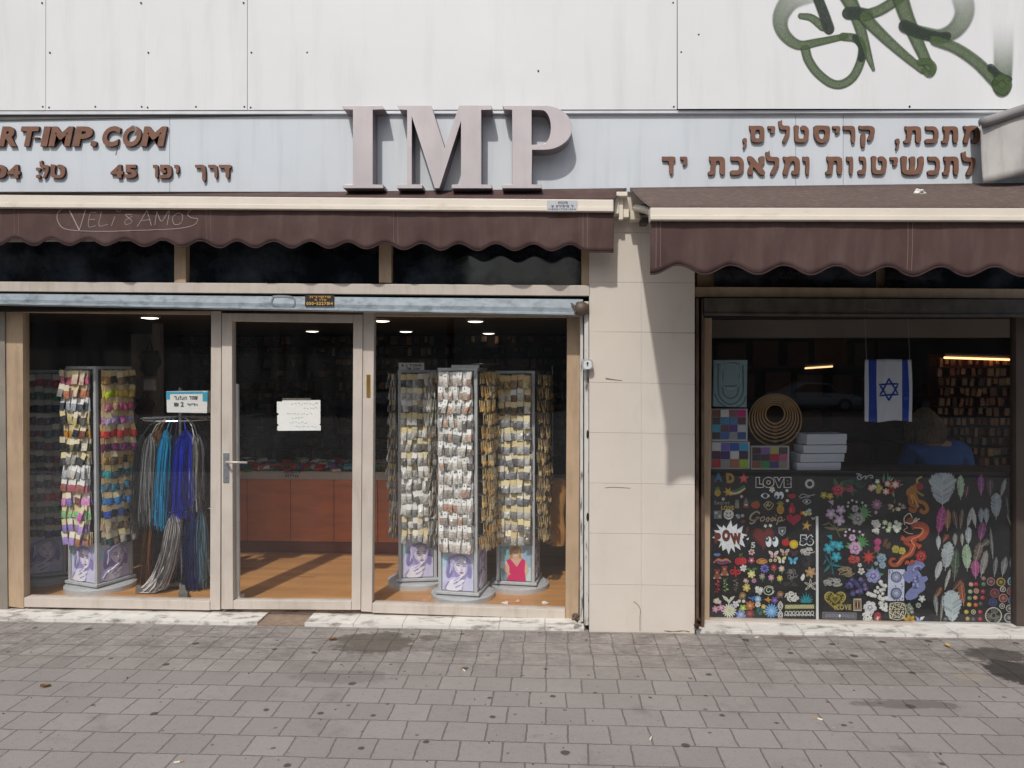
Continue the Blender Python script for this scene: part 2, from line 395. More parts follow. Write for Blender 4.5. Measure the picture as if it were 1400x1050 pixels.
    for a in [(513, 878, .26, .2, (.1, .082, .063), .8), (588, 872, .07, .05, (.09, .07, .055), .6), (1392, 920, .17, .2, (.016, .013, .012), .85), (1360, 895, .2, .12, (.05, .042, .036), .75), (1330, 925, .09, .06, (.36, .3, .22), .5),
              (1240, 963, .3, .05, (.08, .07, .062), .5), (1130, 905, .3, .05, (.1, .085, .075), .5), (470, 925, .3, .1, (.13, .11, .1), .4), (1075, 872, .12, .04, (.13, .075, .06), .5)]:
        mx = spill(*a)(mx)
    h = g.math('SUBTRACT', g.math('MULTIPLY', g.noise(o, 130, 3), .22), fac)
    b = g.bsdf(mx, g.ramp(g.noise(o, 6, 3), .3, .7, .75, .95), 0, g.bump(h, .8, .008)); return g.m
def flat(name, x0, x1, y0, y1, z, m, h=0.0):
    mb = MB()
    if h: mb.box(x0, x1, y0, y1, z - h, z)
    else: mb.add([(x0, y0, z), (x1, y0, z), (x1, y1, z), (x0, y1, z)], [(0, 1, 2, 3)])
    return tag(mb.build(name, m), kind='structure')
ASPH = M('asphalt', (.085, .082, .08), .9, 0, .25, 1.2, .3, 120)
flat('ground', -400, 400, -400, 400, -.16, M('far_ground', (.2, .19, .18), .95, 0, .2, .3))
flat('road', -200, 200, -33, -7.2, -.13, ASPH)
flat('pavement', -60, 60, -7.0, .3, 0, paving_mat(), .15)
flat('kerb', -60, 60, -7.2, -7.0, .004, M('kerb_stone', (.34, .33, .31), .85, 0, .15, 4, .2), .15)
flat('far_pavement', -60, 60, -38, -33, 0, M('far_paving', (.26, .25, .24), .9, 0, .15, 2), .15)

# ================================================================ THE SHOP BUILDING
ZC = 2.28; ZF = .075; XP0, XP1 = X(806), X(949.5)
shop = empty('shop_building', (0, 0.3, 0), 'white clad shop building with cream tiled pillar between the two display fronts', 'building')
b = MB()                                      # cream tiled pillar
vs = [250, 318, 386, 454, 523.5, 592, 661, 729.5, 799.5, 864.5]
b.box(XP0 + .002, XP1 - .002, .0022, .4, -.05, Z(878, 251), 1)
for i in range(len(vs) - 1):
    for ua, ub, s0, s1 in ((805.6, 876.6, -.5, .3), (876.8, 949.8, .3, 1.8)):
        k = 1 if i > 2 else .4
        s0_, s1_ = s0 * k, s1 * k; ng = .22
        b.pq([(ua, vs[i] + s0_ + ng), (ub, vs[i] + s1_ + ng), (ub, vs[i + 1] + s1_ - (ng if i < 8 else 0)), (ua, vs[i + 1] + s0_ - (ng if i < 8 else 0))], 0, .02, 0)
b.build('pillar', [TILE, GROUT], shop, bevel=.0012)
IN = M('crack_shadow_line', '#7a6e60', .9)
cr = MB(); stroke(cr, [(875, 863), (875, 845), (875.3, 833), (871, 826), (866, 822.5)], .8, -.0012)
cr.build('crack', IN, shop); cr = MB(); stroke(cr, [(828, 517.5), (838, 519), (851, 520.5)], 1.3, -.0012, wfn=lambda t: 1.6 - t); cr.build('scratch', IN, shop); cr = MB(); stroke(cr, [(827, 667), (840, 666.2), (862, 667.5)], .8, -.0012)
stroke(cr, [(908, 862.5), (920, 863.5), (935, 862.6), (943, 864)], 1.4, -.0012, wfn=lambda t: .6 + .6 * math.sin(9 * t) ** 2)
cr.build('crack', IN, shop)
wall = M('plain_render', '#b9b2a6', .85, 0, .1, 3, .1)
b = MB(); b.box(-6, 6, .06, .4, Z(100, 330, .06), 6.5)
b.build('upper_wall', wall, shop)
b = MB(); b.box(-6, X(7.5, .19), .19, .4, -.05, Z(0, 300)); b.build('side_pier', M('grey_stone_pier', '#8b8479', .8, 0, .12, 4, .2, 40, '#4b443c', .5), shop)
b = MB(); b.box(-6, XP0, .12, .4, Z(400, 425, .2), Z(400, 399, .12)); b.box(XP1, 6, .165, .4, Z(1200, 434, .2), Z(1200, 402, .165)); b.build('lintel', DARK, shop)
# white sheet cladding above the sign
CL = [(-160, 62.6), (63.2, 197.8), (197.9, 338.1), (338.8, 925.2), (926.1, 1560)]
SCREWM = M('rusty_screw', '#3a322c', .6, .3)
for i, (ua, ub) in enumerate(CL):
    b = MB(); k = .0 if i < 4 else .012
    def fn(s, t, ua=ua, ub=ub, k=k):
        u = ua + (ub - ua) * s; v = 151.0 - u * .0012 - t * 420
        p = P(u, v, -.05); return (p.x, -.05 - k * (1 - t) ** 3 * (.5 + .5 * math.sin(s * 5 + 1)) + .0025 * math.sin(7 * s + i) * math.sin(5 * t), p.z)
    b.grid(fn, 30, 10); me = b
    n0 = len(b.v)
    p = b.build('cladding_panel', WHITE, shop); sd = p.modifiers.new('thickness', 'SOLIDIFY'); sd.thickness = .004; sd.offset = 1
    for su, sv in [(ua + 4, 147), (ua + (ub - ua) * .5, 146), (ub - 4, 146), (ua + 5, 72), (ub - 5, 4)] + ([(420, 72), (736, 97), (955, 48)] if i > 2 else []):
        if 0 < su < 1400 and ua < su < ub:
            sb = MB(); c = P(su, sv, -.054); sb.prism(circ(c.x, c.z, .0062, n=10), -.062 if i > 3 else -.056, -.045); sb.build('screw', SCREWM, p)
b = MB(); b.box(-6, 6, -.036, .06, Z(700, 151.5, -.04), 6.5); b.build('cladding_batten', M('grey_batten', '#5d5b57', .8), shop)

# interior shell: shop floor, walls, ceiling
FLOORM = M('orange_wood_floor', '#cf9860', .4, 0, .12, 1.5, .04, 20, '#8a5a30', .5, 1.2, (.6, 9, 1), .4, .7)
XL = -5.6
b = MB(); b.box(XL, XP0 + .3, .32, 5.4, -.05, ZF); b.build('shop_floor', FLOORM, shop)
b = MB(); b.box(XP1 - .3, 6, .32, 5.4, -.05, ZF); b.build('shop_floor', M('dark_tile_floor', '#5e5148', .5, 0, .15, 2), shop)
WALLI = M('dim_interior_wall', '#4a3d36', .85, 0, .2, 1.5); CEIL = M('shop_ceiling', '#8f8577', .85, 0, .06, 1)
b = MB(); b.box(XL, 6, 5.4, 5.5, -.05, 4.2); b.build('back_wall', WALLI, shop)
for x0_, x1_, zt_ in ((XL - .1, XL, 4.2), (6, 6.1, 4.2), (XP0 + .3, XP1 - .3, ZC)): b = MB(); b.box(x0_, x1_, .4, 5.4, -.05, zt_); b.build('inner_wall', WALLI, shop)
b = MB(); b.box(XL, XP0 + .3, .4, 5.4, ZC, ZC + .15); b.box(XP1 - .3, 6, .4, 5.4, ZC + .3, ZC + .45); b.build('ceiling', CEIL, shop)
b = MB(); b.box(-6.2, 6.2, 5.5, 5.6, -.05, 6.5); b.box(-6.2, -6, .0, 5.6, -.05, 6.5); b.box(6.1, 6.2, 0, 5.6, -.05, 6.5); b.box(-6.2, 6.2, -.0, 5.6, 6.5, 6.7); b.build('outer_wall', wall, shop)
b = MB(); b.box(XP1, 5.9, .65, .8, Z(1200, 461, .65), Z(1200, 436, .65)); b.build('bulkhead', M('beige_bulkhead', '#8a7c70', .8, 0, .06, 2), shop)
b = MB(); b.box(X(209, 3), X(219, 3), 3, 3.08, ZF, ZC); b.box(X(180, 3.3), X(209, 3.3), 3.3, 3.34, ZF + .4, ZC - .1)
b.build('partition_post', M('white_gloss_paint', '#d9d8d4', .4), shop)
def on_ceiling(u, v, z): d = ray(u, v); return CAM + d * ((z - CAM.z) / d.z)
for i, (u, v) in enumerate([(205, 432), (427, 451), (522, 436.5), (555, 451.5), (650, 437), (668, 454)]):
    c = on_ceiling(u, v, ZC); c.y = min(c.y, 5.2); c = P(u, v, c.y); t = empty('ceiling_light', (c.x, c.y, ZC), ['round ceiling downlight above the left bead tower', 'round ceiling downlight seen through the glass door', 'round ceiling downlight at the door post, left end of right window', 'round downlight above the left one of three bead towers', 'nearer round downlight above the middle bead tower', 'farther round downlight above the middle bead tower'][i], 'ceiling light')
    b = MB(); b.lathe([(.095, ZC), (.095, ZC - .015), (.078, ZC - .02), (.078, ZC - .015)], c.x, c.y, 20); b.build('rim', M('lamp_rim_white', '#dddddd', .5), t)
    b = MB(); b.lathe([(.076, ZC - .014), (.076, ZC - .022), (.04, ZC - .028)], c.x, c.y, 20); b.build('diffuser', emit('lamp_glow', '#fff1dc', 4), t)

# worn marble step in front of the left shop, sill under the right window
step = empty('stone_step', (-1.7, 0, 0), 'worn white marble step slabs under the left shop front and door', 'step')
YS = .02
js = [-140, -60, 12, 75, 138, 205, 272, 352, 416, 483, 550, 615, 682, 745, 799]
for i in range(len(js) - 1):
    a, c = js[i] + .25, js[i + 1] - .25; za = Z(a, 844.5 + a * .0168, YS); zc = Z(c, 844.5 + c * .0168, YS); xa, xc = X(a, YS, 850), X(c, YS, 850)
    b = MB(); dz = -.014 if js[i] == 352 else 0
    b.hexa([(xa, YS, -.03), (xc, YS, -.03), (xc, YS, zc + dz), (xa, YS, za + dz)], [(xa, .33, -.03), (xc, .33, -.03), (xc, .33, zc + dz + .004), (xa, .33, za + dz + .004)])
    o = b.build('slab', M('bare_brown_mortar', '#8d7a69', .95, 0, .2, 20, .4, 60) if dz else MARBLE, step, bevel=.0015)
sill = empty('stone_sill', (2.2, 0, 0), 'pale marble sill slabs under the right display window', 'sill')
js = [951, 1028, 1098, 1168, 1238, 1310, 1382, 1452, 1540]
for i in range(len(js) - 1):
    a, c = js[i] + .4, js[i + 1] - .4; b = MB(); f = lambda u: 860.5 + (u - 951) * .0165
    xa, xc = X(a, .02, 865), X(c, .02, 865); za, zc = Z(a, f(a) + 1.5, .02), Z(c, f(c) + 1.5, .02)
    b.hexa([(xa, .02, -.03), (xc, .02, -.03), (xc, .02, zc), (xa, .02, za)], [(xa, .31, -.03), (xc, .31, -.03), (xc, .31, zc + .004), (xa, .31, za + .004)]); b.build('slab', MARBLE, sill, bevel=.003)

# ================================================================ SHOP FRONTS
YF, YB = .2, .27
fr = empty('shop_window_frame', (-1.7, .1, 0), 'beige aluminium shop front with two large panes left and right of the door', 'shop front')
def part(name, quads, m, parent, yf=YF, yb=YB, bevel=.003):
    b = MB()
    for q in quads: b.pq(q, yf, yb) if len(q) == 4 and isinstance(q[0], tuple) else b.pr(*q, yf, yb)
    return b.build(name, m, parent, bevel=bevel)
part('transom_rail', [[(-150, 384), (807, 390), (807, 404.5), (-150, 397)]], ALU, fr, .0, .09)
part('transom_rail', [(-150, 292, 807, 304)], ALU_TAN, fr, .02, .1)
for ua, ub in ((238, 254), (518, 535)): part('transom_mullion', [(ua, 304.3, ub, 386.5)], ALU_TAN, fr, .015, .1)
part('transom_mullion', [(795, 304.3, 807, 390)], ALU_TAN, fr, .015, .1)
TP = [(-140, 238, 385), (254, 518, 388), (535, 795, 391)]
for ua, ub, vb in TP: part('transom_pane', [(ua, 300, ub, vb)], TRANSOM, fr, .07, .078, 0)
part('jamb', [[(8, 421), (31, 421), (32.5, 832), (9, 829)]], ALU_TAN, fr)
part('jamb', [[(288.5, 421), (302.5, 421), (301, 834), (287, 834)]], ALU, fr)
part('jamb', [[(496.5, 424), (511.5, 424), (508.5, 837), (493.5, 836)]], ALU, fr)
part('jamb', [[(775.5, 430), (793, 430), (791, 846), (773, 846)]], ALU_TAN, fr)
part('top_rail', [[(31.4, 419), (288.2, 421), (288.2, 430), (31.4, 427)]], ALU_TAN, fr)
part('top_rail', [[(511.8, 424), (775.2, 427), (775.2, 434), (511.8, 432)]], ALU_TAN, fr)
part('bottom_rail', [[(32.8, 817), (286.7, 822), (286.7, 834.5), (32.8, 830)]], ALU, fr, .192)
part('bottom_rail', [[(508.9, 825), (772.7, 834), (772.7, 846.5), (508.9, 838)]], ALU, fr, .192)
part('base_fill', [[(9, 829.5), (799, 846.8), (799, 864), (9, 852)]], MARBLE, fr, .24, .3)
part('pane', [[(29, 424), (291, 424), (291, 824), (29, 824)]], PANE, fr, .235, .241, 0)
part('pane', [[(508, 426), (778, 426), (778, 838), (508, 838)]], PANE, fr, .235, .241, 0)
part('pull_plate', [(501, 512, 506, 543)], M('worn_brass', '#a5813f', .4, .7), fr, YF - .006, YF - .0005, .001)
door = empty('glass_door', (X(400), .1, .05), 'closed glass shop door in beige aluminium with lever handle and paper notice', 'door')
part('stile', [[(303.2, 428), (317, 428), (318.5, 833), (302.5, 833)]], ALU, door, .19, .26)
part('stile', [[(483, 430), (495.8, 430), (492.8, 834), (480.5, 834)]], ALU, door, .19, .26)
part('rail', [[(317.3, 428), (482.7, 430), (482.7, 441), (317.3, 439)]], ALU, door, .192, .26)
part('rail', [[(318.8, 821), (480.2, 822), (480.2, 834), (318.8, 833)]], ALU, door, .192, .26)
part('pane', [[(315, 436), (485, 436), (483, 824), (316, 824)]], PANE, door, .225, .231, 0)
b = MB(); b.pr(305, 619, 313, 660, .184, .1895)
b.build('lock_plate', CHROME, door, bevel=.002)
b = MB(); b.tube([P(309, 632, .188), P(309, 632, .135), P(313, 632, .125), P(338, 632.5, .125)], .0085, 8); b.build('handle', M('grey_lever', '#c4bcb0', .4, .3), door, smooth=True)
b = MB(); b.prism(circ(*XZ(308.5, 652, .18), .008, n=14), .178, .186); b.build('keyhole', CHROME, door)

SHO = .0
sg = empty('shutter_housing', (-1.6, .02, 2.1), 'galvanised roller shutter housing above the left shop windows, grimy and scratched', 'shutter box')
b = MB()
q = [(-150, 399.5), (797, 408.5), (797, 431.5), (-150, 413.5)]
A = [P(u, v, SHO - .005) for u, v in q]
tl, tr, br, bl = A
prof = [(0, .10), (.02, .012), (.12, 0), (.55, -.004), (.82, .0), (.86, -.012), (.97, -.012), (1, .1)]
def fn(s, t):
    i = min(int(t * 7), 6); f = t * 7 - i; a, c = prof[i], prof[i + 1]; h = a[0] + (c[0] - a[0]) * f; d = a[1] + (c[1] - a[1]) * f
    p = (tl.lerp(tr, s)).lerp(bl.lerp(br, s), h); return (p.x, SHO - .005 + d, p.z)
b.grid(lambda s, t: fn(s, 1 - t), 30, 7); b.build('housing', GALV, sg)
b = MB(); stroke(b, [(373, 405), (373, 417), (400, 419), (401, 407), (385, 404.5), (373, 405)], 2, SHO - .0125, n=4); b.build('latch_plate', M('dented_latch', '#8a9298', .5, .5), sg)
st = MB(); st.pr(417, 403.3, 456.5, 418.6, SHO - .0155, SHO - .011); lab = st.build('sticker', M('black_sticker', '#2a2019', .5), sg)
for txt, bx in (('050-5227814', (419, 412.6, 455, 416.8)),):
    b = MB(); word_into(b, txt, bx, SHO - .0168, SHO - .0158, bold=.03); b.build('number', C('#c9a45a'), lab)
b = MB(); word_into(b, 'תריסים', (423, 404.6, 452, 407.6), SHO - .0168, SHO - .0158); word_into(b, 'גלילה' if False else 'ת ולש', (430, 408.6, 446, 411.4), SHO - .0168, SHO - .0158); b.build('lettering', C('#b58f4c'), lab)
b = MB(); b.lathe([(.02, 0), (.045, .01), (.05, .05), (.03, .09)], 0, 0, 14)
mtx = Matrix.Translation(P(786, 422, SHO)) @ Matrix.Rotation(R(90), 4, 'Y'); b.v = [mtx @ p for p in b.v]
for k in range(4):
    b.tube(spline([P(781 + 3 * k, 415 + 2 * k, SHO - .02), P(786, 419 + 3 * k, SHO - .035), P(790, 428, SHO - .01)], 5), .006, 6)
b.build('axle_end', M('rusty_axle', '#6f6259', .6, .5), sg, smooth=True)
gd = empty('shutter_guide', (X(799), .03, .05), 'dirty whitish steel shutter channel beside the cream pillar, left side', 'shutter guide')
GUIDE = M('chipped_white_steel', '#cfcdc8', .5, .1, .06, 8, .1, 60, '#2e2a27', .85, 9, (3, 3, .6), .55, .65)
b = MB(); b.pr(793.4, 416, 797.2, 850, .08, .27); b.pr(799, 412, 804.8, 855, .02, .27); b.pr(797.2, 416, 799, 850, .18, .27); b.build('channel', GUIDE, gd, bevel=.002)
for v in (587, 700): b = MB(); b.prism(circ(*XZ(803.4, v + 7, .018), .008, .03, n=14), .0185, .03); b.build('lock_slot', DARK, gd)
g2 = empty('shutter_guide', (X(955), .03, .05), 'rust brown shutter channel on the right edge of the cream pillar', 'shutter guide')
b = MB(); b.pr(951.2, 408, 955.5, 862, .05, .27); b.pr(955.5, 408, 959, 862, .15, .27); b.pr(959, 408, 963, 862, .08, .27); b.build('channel', M('rust_brown_channel', '#6b5648', .7, .1, .2, 5, .2, 60, '#2d211a', .8, 5, (2, 2, .7), .45, .62), g2, bevel=.002)
def rag(name, u, v, s, m, lbl, cat):
    b = MB(); r = random.Random(u)
    for k in range(7):
        pts = [P(u + r.uniform(-s, s), v + r.uniform(-1.4 * s, 1.2 * s), -.02 + r.uniform(-.03, .03)) for _ in range(4)]
        b.tube(spline(pts, 5), .007, 6)
    return tag(b.build(name, m, smooth=True), lbl, cat)
rag('padlock_chain', 787.5, 846, 4.5, M('rusty_chain', '#75665a', .6, .5), 'rusty crumpled chain lying at the foot of the left shutter channel', 'chain')
rag('litter_clump', 953.5, 851, 4, M('brown_litter', '#3d2a20', .9), 'dark brown litter clump at the right foot of the cream pillar', 'litter')

fr2 = empty('shop_window_frame', (2.2, .1, 0), 'shaded beige aluminium frame of the right display window', 'shop front')
part('transom_rail', [[(950, 392), (1560, 396), (1560, 409), (950, 406)]], ALU_TAN, fr2, .09, .16)
part('transom_rail', [(950, 330, 1560, 338)], ALU_TAN, fr2)
for ua, ub in ((953, 978), (1197, 1211), (1480, 1500)): part('transom_mullion', [(ua, 338.4, ub, 392)], ALU_TAN, fr2)
for ua, ub in ((977, 1198), (1210, 1482)): part('transom_pane', [(ua, 336, ub, 395)], TRANSOM, fr2, .135, .143, 0)
part('jamb', [[(963.3, 430), (973.5, 430), (970, 848), (960, 848)]], ALU_TAN, fr2)
part('jamb', [[(1389, 430), (1402, 430), (1403, 858), (1390, 858)]], M('shaded_brown_post', '#4f443d', .6), fr2)  # shade on this jamb is put into its colour, darker than the others
part('bottom_rail', [[(957, 848.4), (1403, 858.4), (1403, 868), (957, 860)]], ALU, fr2, .185)
part('bottom_rail', [[(1403.5, 858.4), (1560, 861), (1560, 871), (1403.5, 868)]], ALU, fr2, .185)
part('pane', [[(968, 428), (1392, 428), (1392, 853), (966, 853)]], glass('display_glass', (.93, .94, .94), .014, (.55, .55, .55)), fr2, .235, .241, 0)
part('pane', [[(1402, 428), (1560, 428), (1560, 860), (1402, 860)]], _mats['display_glass'], fr2, .235, .241, 0)
sg2 = empty('shutter_housing', (2.2, .02, 2.1), 'dark grimy shutter housing above the right display window', 'shutter box')
b = MB(); b.pq([(963, 407), (1560, 410), (1560, 433), (963, 430)], .03, .16); b.pq([(963, 427.5), (1560, 430), (1560, 433.5), (963, 431)], .018, .0295); b.build('housing', GALV_DARK, sg2, bevel=.004)
b = MB(); stroke(b, [(1183, 411), (1183, 422), (1204, 423), (1205, 412), (1194, 409.5), (1183, 411)], 1.6, .0285, n=4); b.build('latch_plate', M('dull_latch', '#6c665f', .5, .5), sg2)
# key switch box on the pillar edge
ks = empty('key_switch', P(803, 499), 'small grey shutter key switch box on the left edge of the pillar', 'key switch')
b = MB(); b.prism(chaikin([XZ(795.5, 491, -.05), XZ(810, 490.5, -.05), XZ(811.5, 505, -.05), XZ(796, 506.5, -.05)], 2), -.05, .0); b.build('box', M('grey_switch_box', '#a7a7a6', .45, .1, .08), ks, bevel=.003)
b = MB(); b.prism(chaikin([XZ(798, 493, -.053), XZ(808.5, 492.6, -.053), XZ(809.3, 504, -.053), XZ(798.2, 505, -.053)], 2), -.0535, -.0495); b.build('cover', M('pale_switch_cover', '#cfd3d6', .4), ks)
b = MB(); b.prism(circ(*XZ(803.3, 496.5, -.055), .007, n=14), -.0555, -.053); b.pr(802.6, 497, 804, 500.5, -.0552, -.053); b.build('keyhole', DARK, ks)

# ================================================================ FASCIA SIGN
sign = empty('fascia_sign', (0, -.02, 3.2), 'long pale blue fascia sign with big raised IMP and rusty Hebrew lettering', 'sign')
for ua, ub in [(-160, 231.8), (232.4, 700), (700.3, 1087.6), (1088.2, 1152.5), (1153.1, 1560)]:
    part('board', [[(ua, 156.5 - ua * .0022), (ub, 156.5 - ub * .0022), (ub, 262), (ua, 262)]], SIGNB, sign, -.025, .0, 0)
part('top_trim', [[(-160, 151.2), (1560, 150.3), (1560, 153.6), (-160, 156.8)]], M('sign_trim', '#d9dde0', .4, .2), sign, -.049, .0, .002)
cx_, cy_ = lambda a: 440 + .32857 * a, lambda a: 120 + .32857 * a
K = lambda pts: [XZ(cx_(a), cy_(c), -.16) for a, c in pts]
imp = {'I': ([(83,74),(252,74),(262,90),(212,92),(212,402),(256,403),(256,418),(88,418),(88,403),(129,402),(129,92),(90,90)], []),
 'M': ([(313,74),(455,74),(511,250),(571,74),(707,74),(707,91),(663,92),(663,402),(707,403),(707,418),(540,418),(540,403),(579,402),(579,138),(489,418),(470,418),(374,118),(374,402),(418,403),(418,418),(312,418),(312,403),(355,402),(355,92),(322,90)], []),
 'P': ([(752,74),(872,74)] + [(925 + 117 * math.cos(R(t)), 166 + 92 * math.sin(R(t))) for t in range(-90, 91, 10)] + [(875,258),(873,402),(915,403),(915,418),(750,418),(750,403),(792,402),(792,92),(760,90)],
       [[(873,92),(912,93)] + [(915 + 38 * math.cos(R(t)), 165 + 72 * math.sin(R(t))) for t in range(-80, 81, 16)] + [(912,237),(873,237)]])}
for k, (o_, h_) in imp.items():
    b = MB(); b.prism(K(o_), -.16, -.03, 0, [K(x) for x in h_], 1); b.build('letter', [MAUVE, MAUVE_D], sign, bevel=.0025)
def letters(items, yf=-.046, shear=0, bold=.035):
    for ch, u0, v0, u1, v1 in items:
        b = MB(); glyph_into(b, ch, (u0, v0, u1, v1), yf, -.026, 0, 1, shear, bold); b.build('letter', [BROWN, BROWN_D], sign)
t, bt = 172.8, 200
letters([('A', -30, t, -2, bt), ('R', -2, t, 22, bt), ('T', 24, t, 48, bt), ('-', 43.5, 184, 52.5, 192.5), ('I', 55, t, 64, bt), ('M', 66, t, 95, bt), ('P', 99, t, 123, bt), ('.', 123, 176, 131, bt), ('C', 137, t - .5, 160, bt + .5), ('O', 165, t - .5, 190, bt + .5), ('M', 192, t, 223, bt)], shear=.2, bold=.05)
t, bt = 225, 243.5
letters([('0', -11, t, 9, bt), ('4', 10, t, 27, bt), (':', 49, 229, 55, bt), ('ל', 54, 225.5, 67, bt), ('ט', 69, t, 89, bt), ('4', 151, t, 168, bt), ('5', 170, t, 187, bt), ('ו', 209, t, 216, bt), ('פ', 217.5, t, 235, bt), ('י', 238, t, 244.5, bt), ('ך', 266.5, t, 281.5, bt), ('ר', 284.5, t, 297.5, bt), ('ד', 299, t, 316, bt)], bold=.05)
e = lambda a: 900 + a * 460 / 1400
f2 = lambda a: 150 + a * 460 / 1400
L1 = [(',', 350, 370, 118, 158), ('ם', 380, 442, 66, 136), ('י', 456, 487, 67, 112), ('ל', 502, 550, 66, 136), ('ט', 566, 628, 66, 136), ('ס', 646, 716, 66, 138), ('י', 726, 758, 67, 112), ('ר', 770, 822, 66, 138), ('ק', 836, 902, 66, 136), (',', 986, 1006, 120, 162), ('ת', 1024, 1096, 68, 138), ('כ', 1112, 1168, 68, 138), ('ת', 1182, 1250, 68, 138), ('מ', 1270, 1338, 66, 138)]
L2 = [('ד', 16, 72, 194, 268), ('י', 92, 122, 194, 248), ('ת', 208, 280, 194, 270), ('כ', 300, 358, 194, 270), ('א', 372, 444, 194, 270), ('ל', 448, 506, 196, 270), ('מ', 518, 590, 194, 270), ('ו', 602, 630, 194, 270), ('ת', 698, 768, 194, 268), ('ו', 784, 812, 194, 268), ('נ', 832, 868, 194, 268), ('ט', 888, 952, 194, 268), ('י', 966, 998, 196, 248), ('ש', 1012, 1106, 194, 270), ('כ', 1122, 1174, 194, 270), ('ת', 1186, 1252, 194, 270), ('ל', 1264, 1322, 198, 272)]
letters([(c, e(a), f2(v0), e(b_), f2(v1)) for c, a, b_, v0, v1 in L1 + L2], yf=-.044)
b = MB(); stroke(b, [(153, 197), (160, 201), (158, 212)], 1.6, -.0268); b.build('peeling_flake', C('#8e8f8f'), sign); b = MB(); stroke(b, [(175, 176), (182, 172), (186, 178), (178, 190)], 1.5, -.0472); b.build('peeling_flake', C('#8e8f8f'), sign)

# graffiti tag sprayed on the white cladding: translucent green strokes with denser rims
def spray_mat(name, dens, rim, fade0=0.0, pale=(.08, .13, .042)):
    g = NT(name); uv = g.n('UVMap'); s = g.n('SeparateXYZ', i_Vector=uv.outputs[0]); o = g.obj()
    a = g.math('ABSOLUTE', g.math('SUBTRACT', g.math('MULTIPLY', s.outputs[1], 2.0), 1.0))
    edge = g.ramp(a, 1.0, .78); rm = g.math('MULTIPLY', g.ramp(a, .35, .9), rim)
    nz = g.ramp(g.noise(o, 150, 5, .9), .3, .72, -.4, .3)
    al = g.math('MULTIPLY', g.math('ADD', g.math('ADD', dens, rm), nz), edge)
    al = g.math('MINIMUM', g.math('MAXIMUM', al, 0), .97)
    if fade0: al = g.math('MULTIPLY', al, g.math('POWER', g.ramp(s.outputs[0], 0, 1), fade0))
    rmix = g.mix(g.ramp(a, .5, .95), pale, (.03, .05, .028)); b_ = g.n('BsdfPrincipled', i_Base_Color=rmix, i_Roughness=.6); tr = g.n('BsdfTransparent'); mx = g.n('MixShader', i_0=al)
    g.put(mx.inputs[1], tr.outputs[0]); g.put(mx.inputs[2], b_.outputs[0]); g.t.links.new(mx.outputs[0], g.out.inputs[0]); return g.m
SP1, SP2, SP3 = spray_mat('spray_light', .78, .25), spray_mat('spray_dense', .93, .1, 0, (.022, .035, .024)), spray_mat('spray_fade', .9, .15, .42)
SP4 = spray_mat('spray_long_fade', .9, .1, 1.5)
graf = empty('graffiti_tag', P(1220, 60, -.07), 'dark green sprayed graffiti tag on the white cladding, upper right', 'graffiti')
gx, gy = lambda a: 1040 + a * 360 / 1400, lambda a: a * 360 / 1400
ydep = [.0]
def skin_y(u, v):
    s = (u - 926.1) / 633.9; t = (151.0 - u * .0012 - v) / 420
    return -.05 - .012 * (1 - min(1, t)) ** 3 * (.5 + .5 * math.sin(s * 5 + 1)) + .0025 * math.sin(7 * s + 4) * math.sin(5 * t) - .0052
def spray(pts, w0, w1, m, wide=None):
    sp = spline([(gx(a), gy(c), 0) for a, c in pts], 10); b = MB(); uvs = []
    ydep[0] -= .0004; n = len(sp)
    k0 = .9 * 360 / 1400 / 2; t0 = (sp[0] - sp[1]).normalized(); t1 = (sp[-1] - sp[-2]).normalized()
    cap0 = [(sp[0] + t0 * w0 * k0 * q, (1 - q * q) ** .5) for q in (.999, .96, .85, .65, .35)]; cap1 = [(sp[-1] + t1 * w1 * k0 * q, (1 - q * q) ** .5) for q in (.35, .65, .85, .96, .999)]
    seq = [(p, s, t0 * -1, 0.0) for p, s in cap0] + [(p, 1, None, i / (n - 1)) for i, p in enumerate(sp)] + [(p, s, t1, 1.0) for p, s in cap1]; m_ = n
    for i, (p, sc_, tt_, f) in enumerate(seq):
        j = i - 5; t = tt_ if tt_ is not None else (sp[min(j + 1, m_ - 1)] - sp[max(j - 1, 0)]).normalized(); nn = Vector((-t.y, t.x, 0))
        h = (w0 + (w1 - w0) * f) * (wide(f) if wide else 1) * k0 * sc_
        for k in range(5):
            q = p + nn * h * (1 - k / 2); b.v.append(P(q.x, q.y, skin_y(q.x, q.y) + ydep[0])); uvs.append((f, k / 4))
    n = len(seq)
    for i in range(n - 1):
        for k in range(4): b.face((i * 5 + k, i * 5 + k + 1, i * 5 + k + 6, i * 5 + k + 5))
    o = b.build('paint_stroke', m, graf); ul = o.data.uv_layers.new()
    for lp in o.data.loops: ul.data[lp.index].uv = uvs[lp.vertex_index]
spray([(330, -60), (180, -10), (118, 60), (105, 130), (135, 195), (205, 240), (300, 225), (440, 195)], 150, 64, SP3, lambda f: 1 - .35 * f)
spray([(330, 140), (270, 95), (215, 85)], 62, 40, SP1)
spray([(440, 195), (505, 205), (540, 250), (530, 330), (490, 410), (430, 448), (370, 440), (300, 385), (255, 320), (238, 265)], 55, 62, SP1)
spray([(300, -20), (335, 70), (362, 150)], 66, 74, SP2); spray([(505, 200), (540, 250), (535, 310)], 44, 44, SP2)
spray([(440, -60), (500, 60), (545, 200), (578, 310), (600, 370)], 110, 22, SP1)
spray([(470, 70), (515, 70), (560, 78)], 84, 84, SP2)
spray([(560, 80), (650, 45), (760, -30)], 70, 70, SP1)
spray([(560, 100), (650, 190), (750, 280), (860, 370)], 84, 50, SP1)
spray([(730, -60), (770, 70), (820, 190), (870, 300), (905, 370)], 110, 60, SP1)
spray([(850, 330), (895, 330), (920, 360), (900, 395), (870, 375)], 46, 40, SP1)
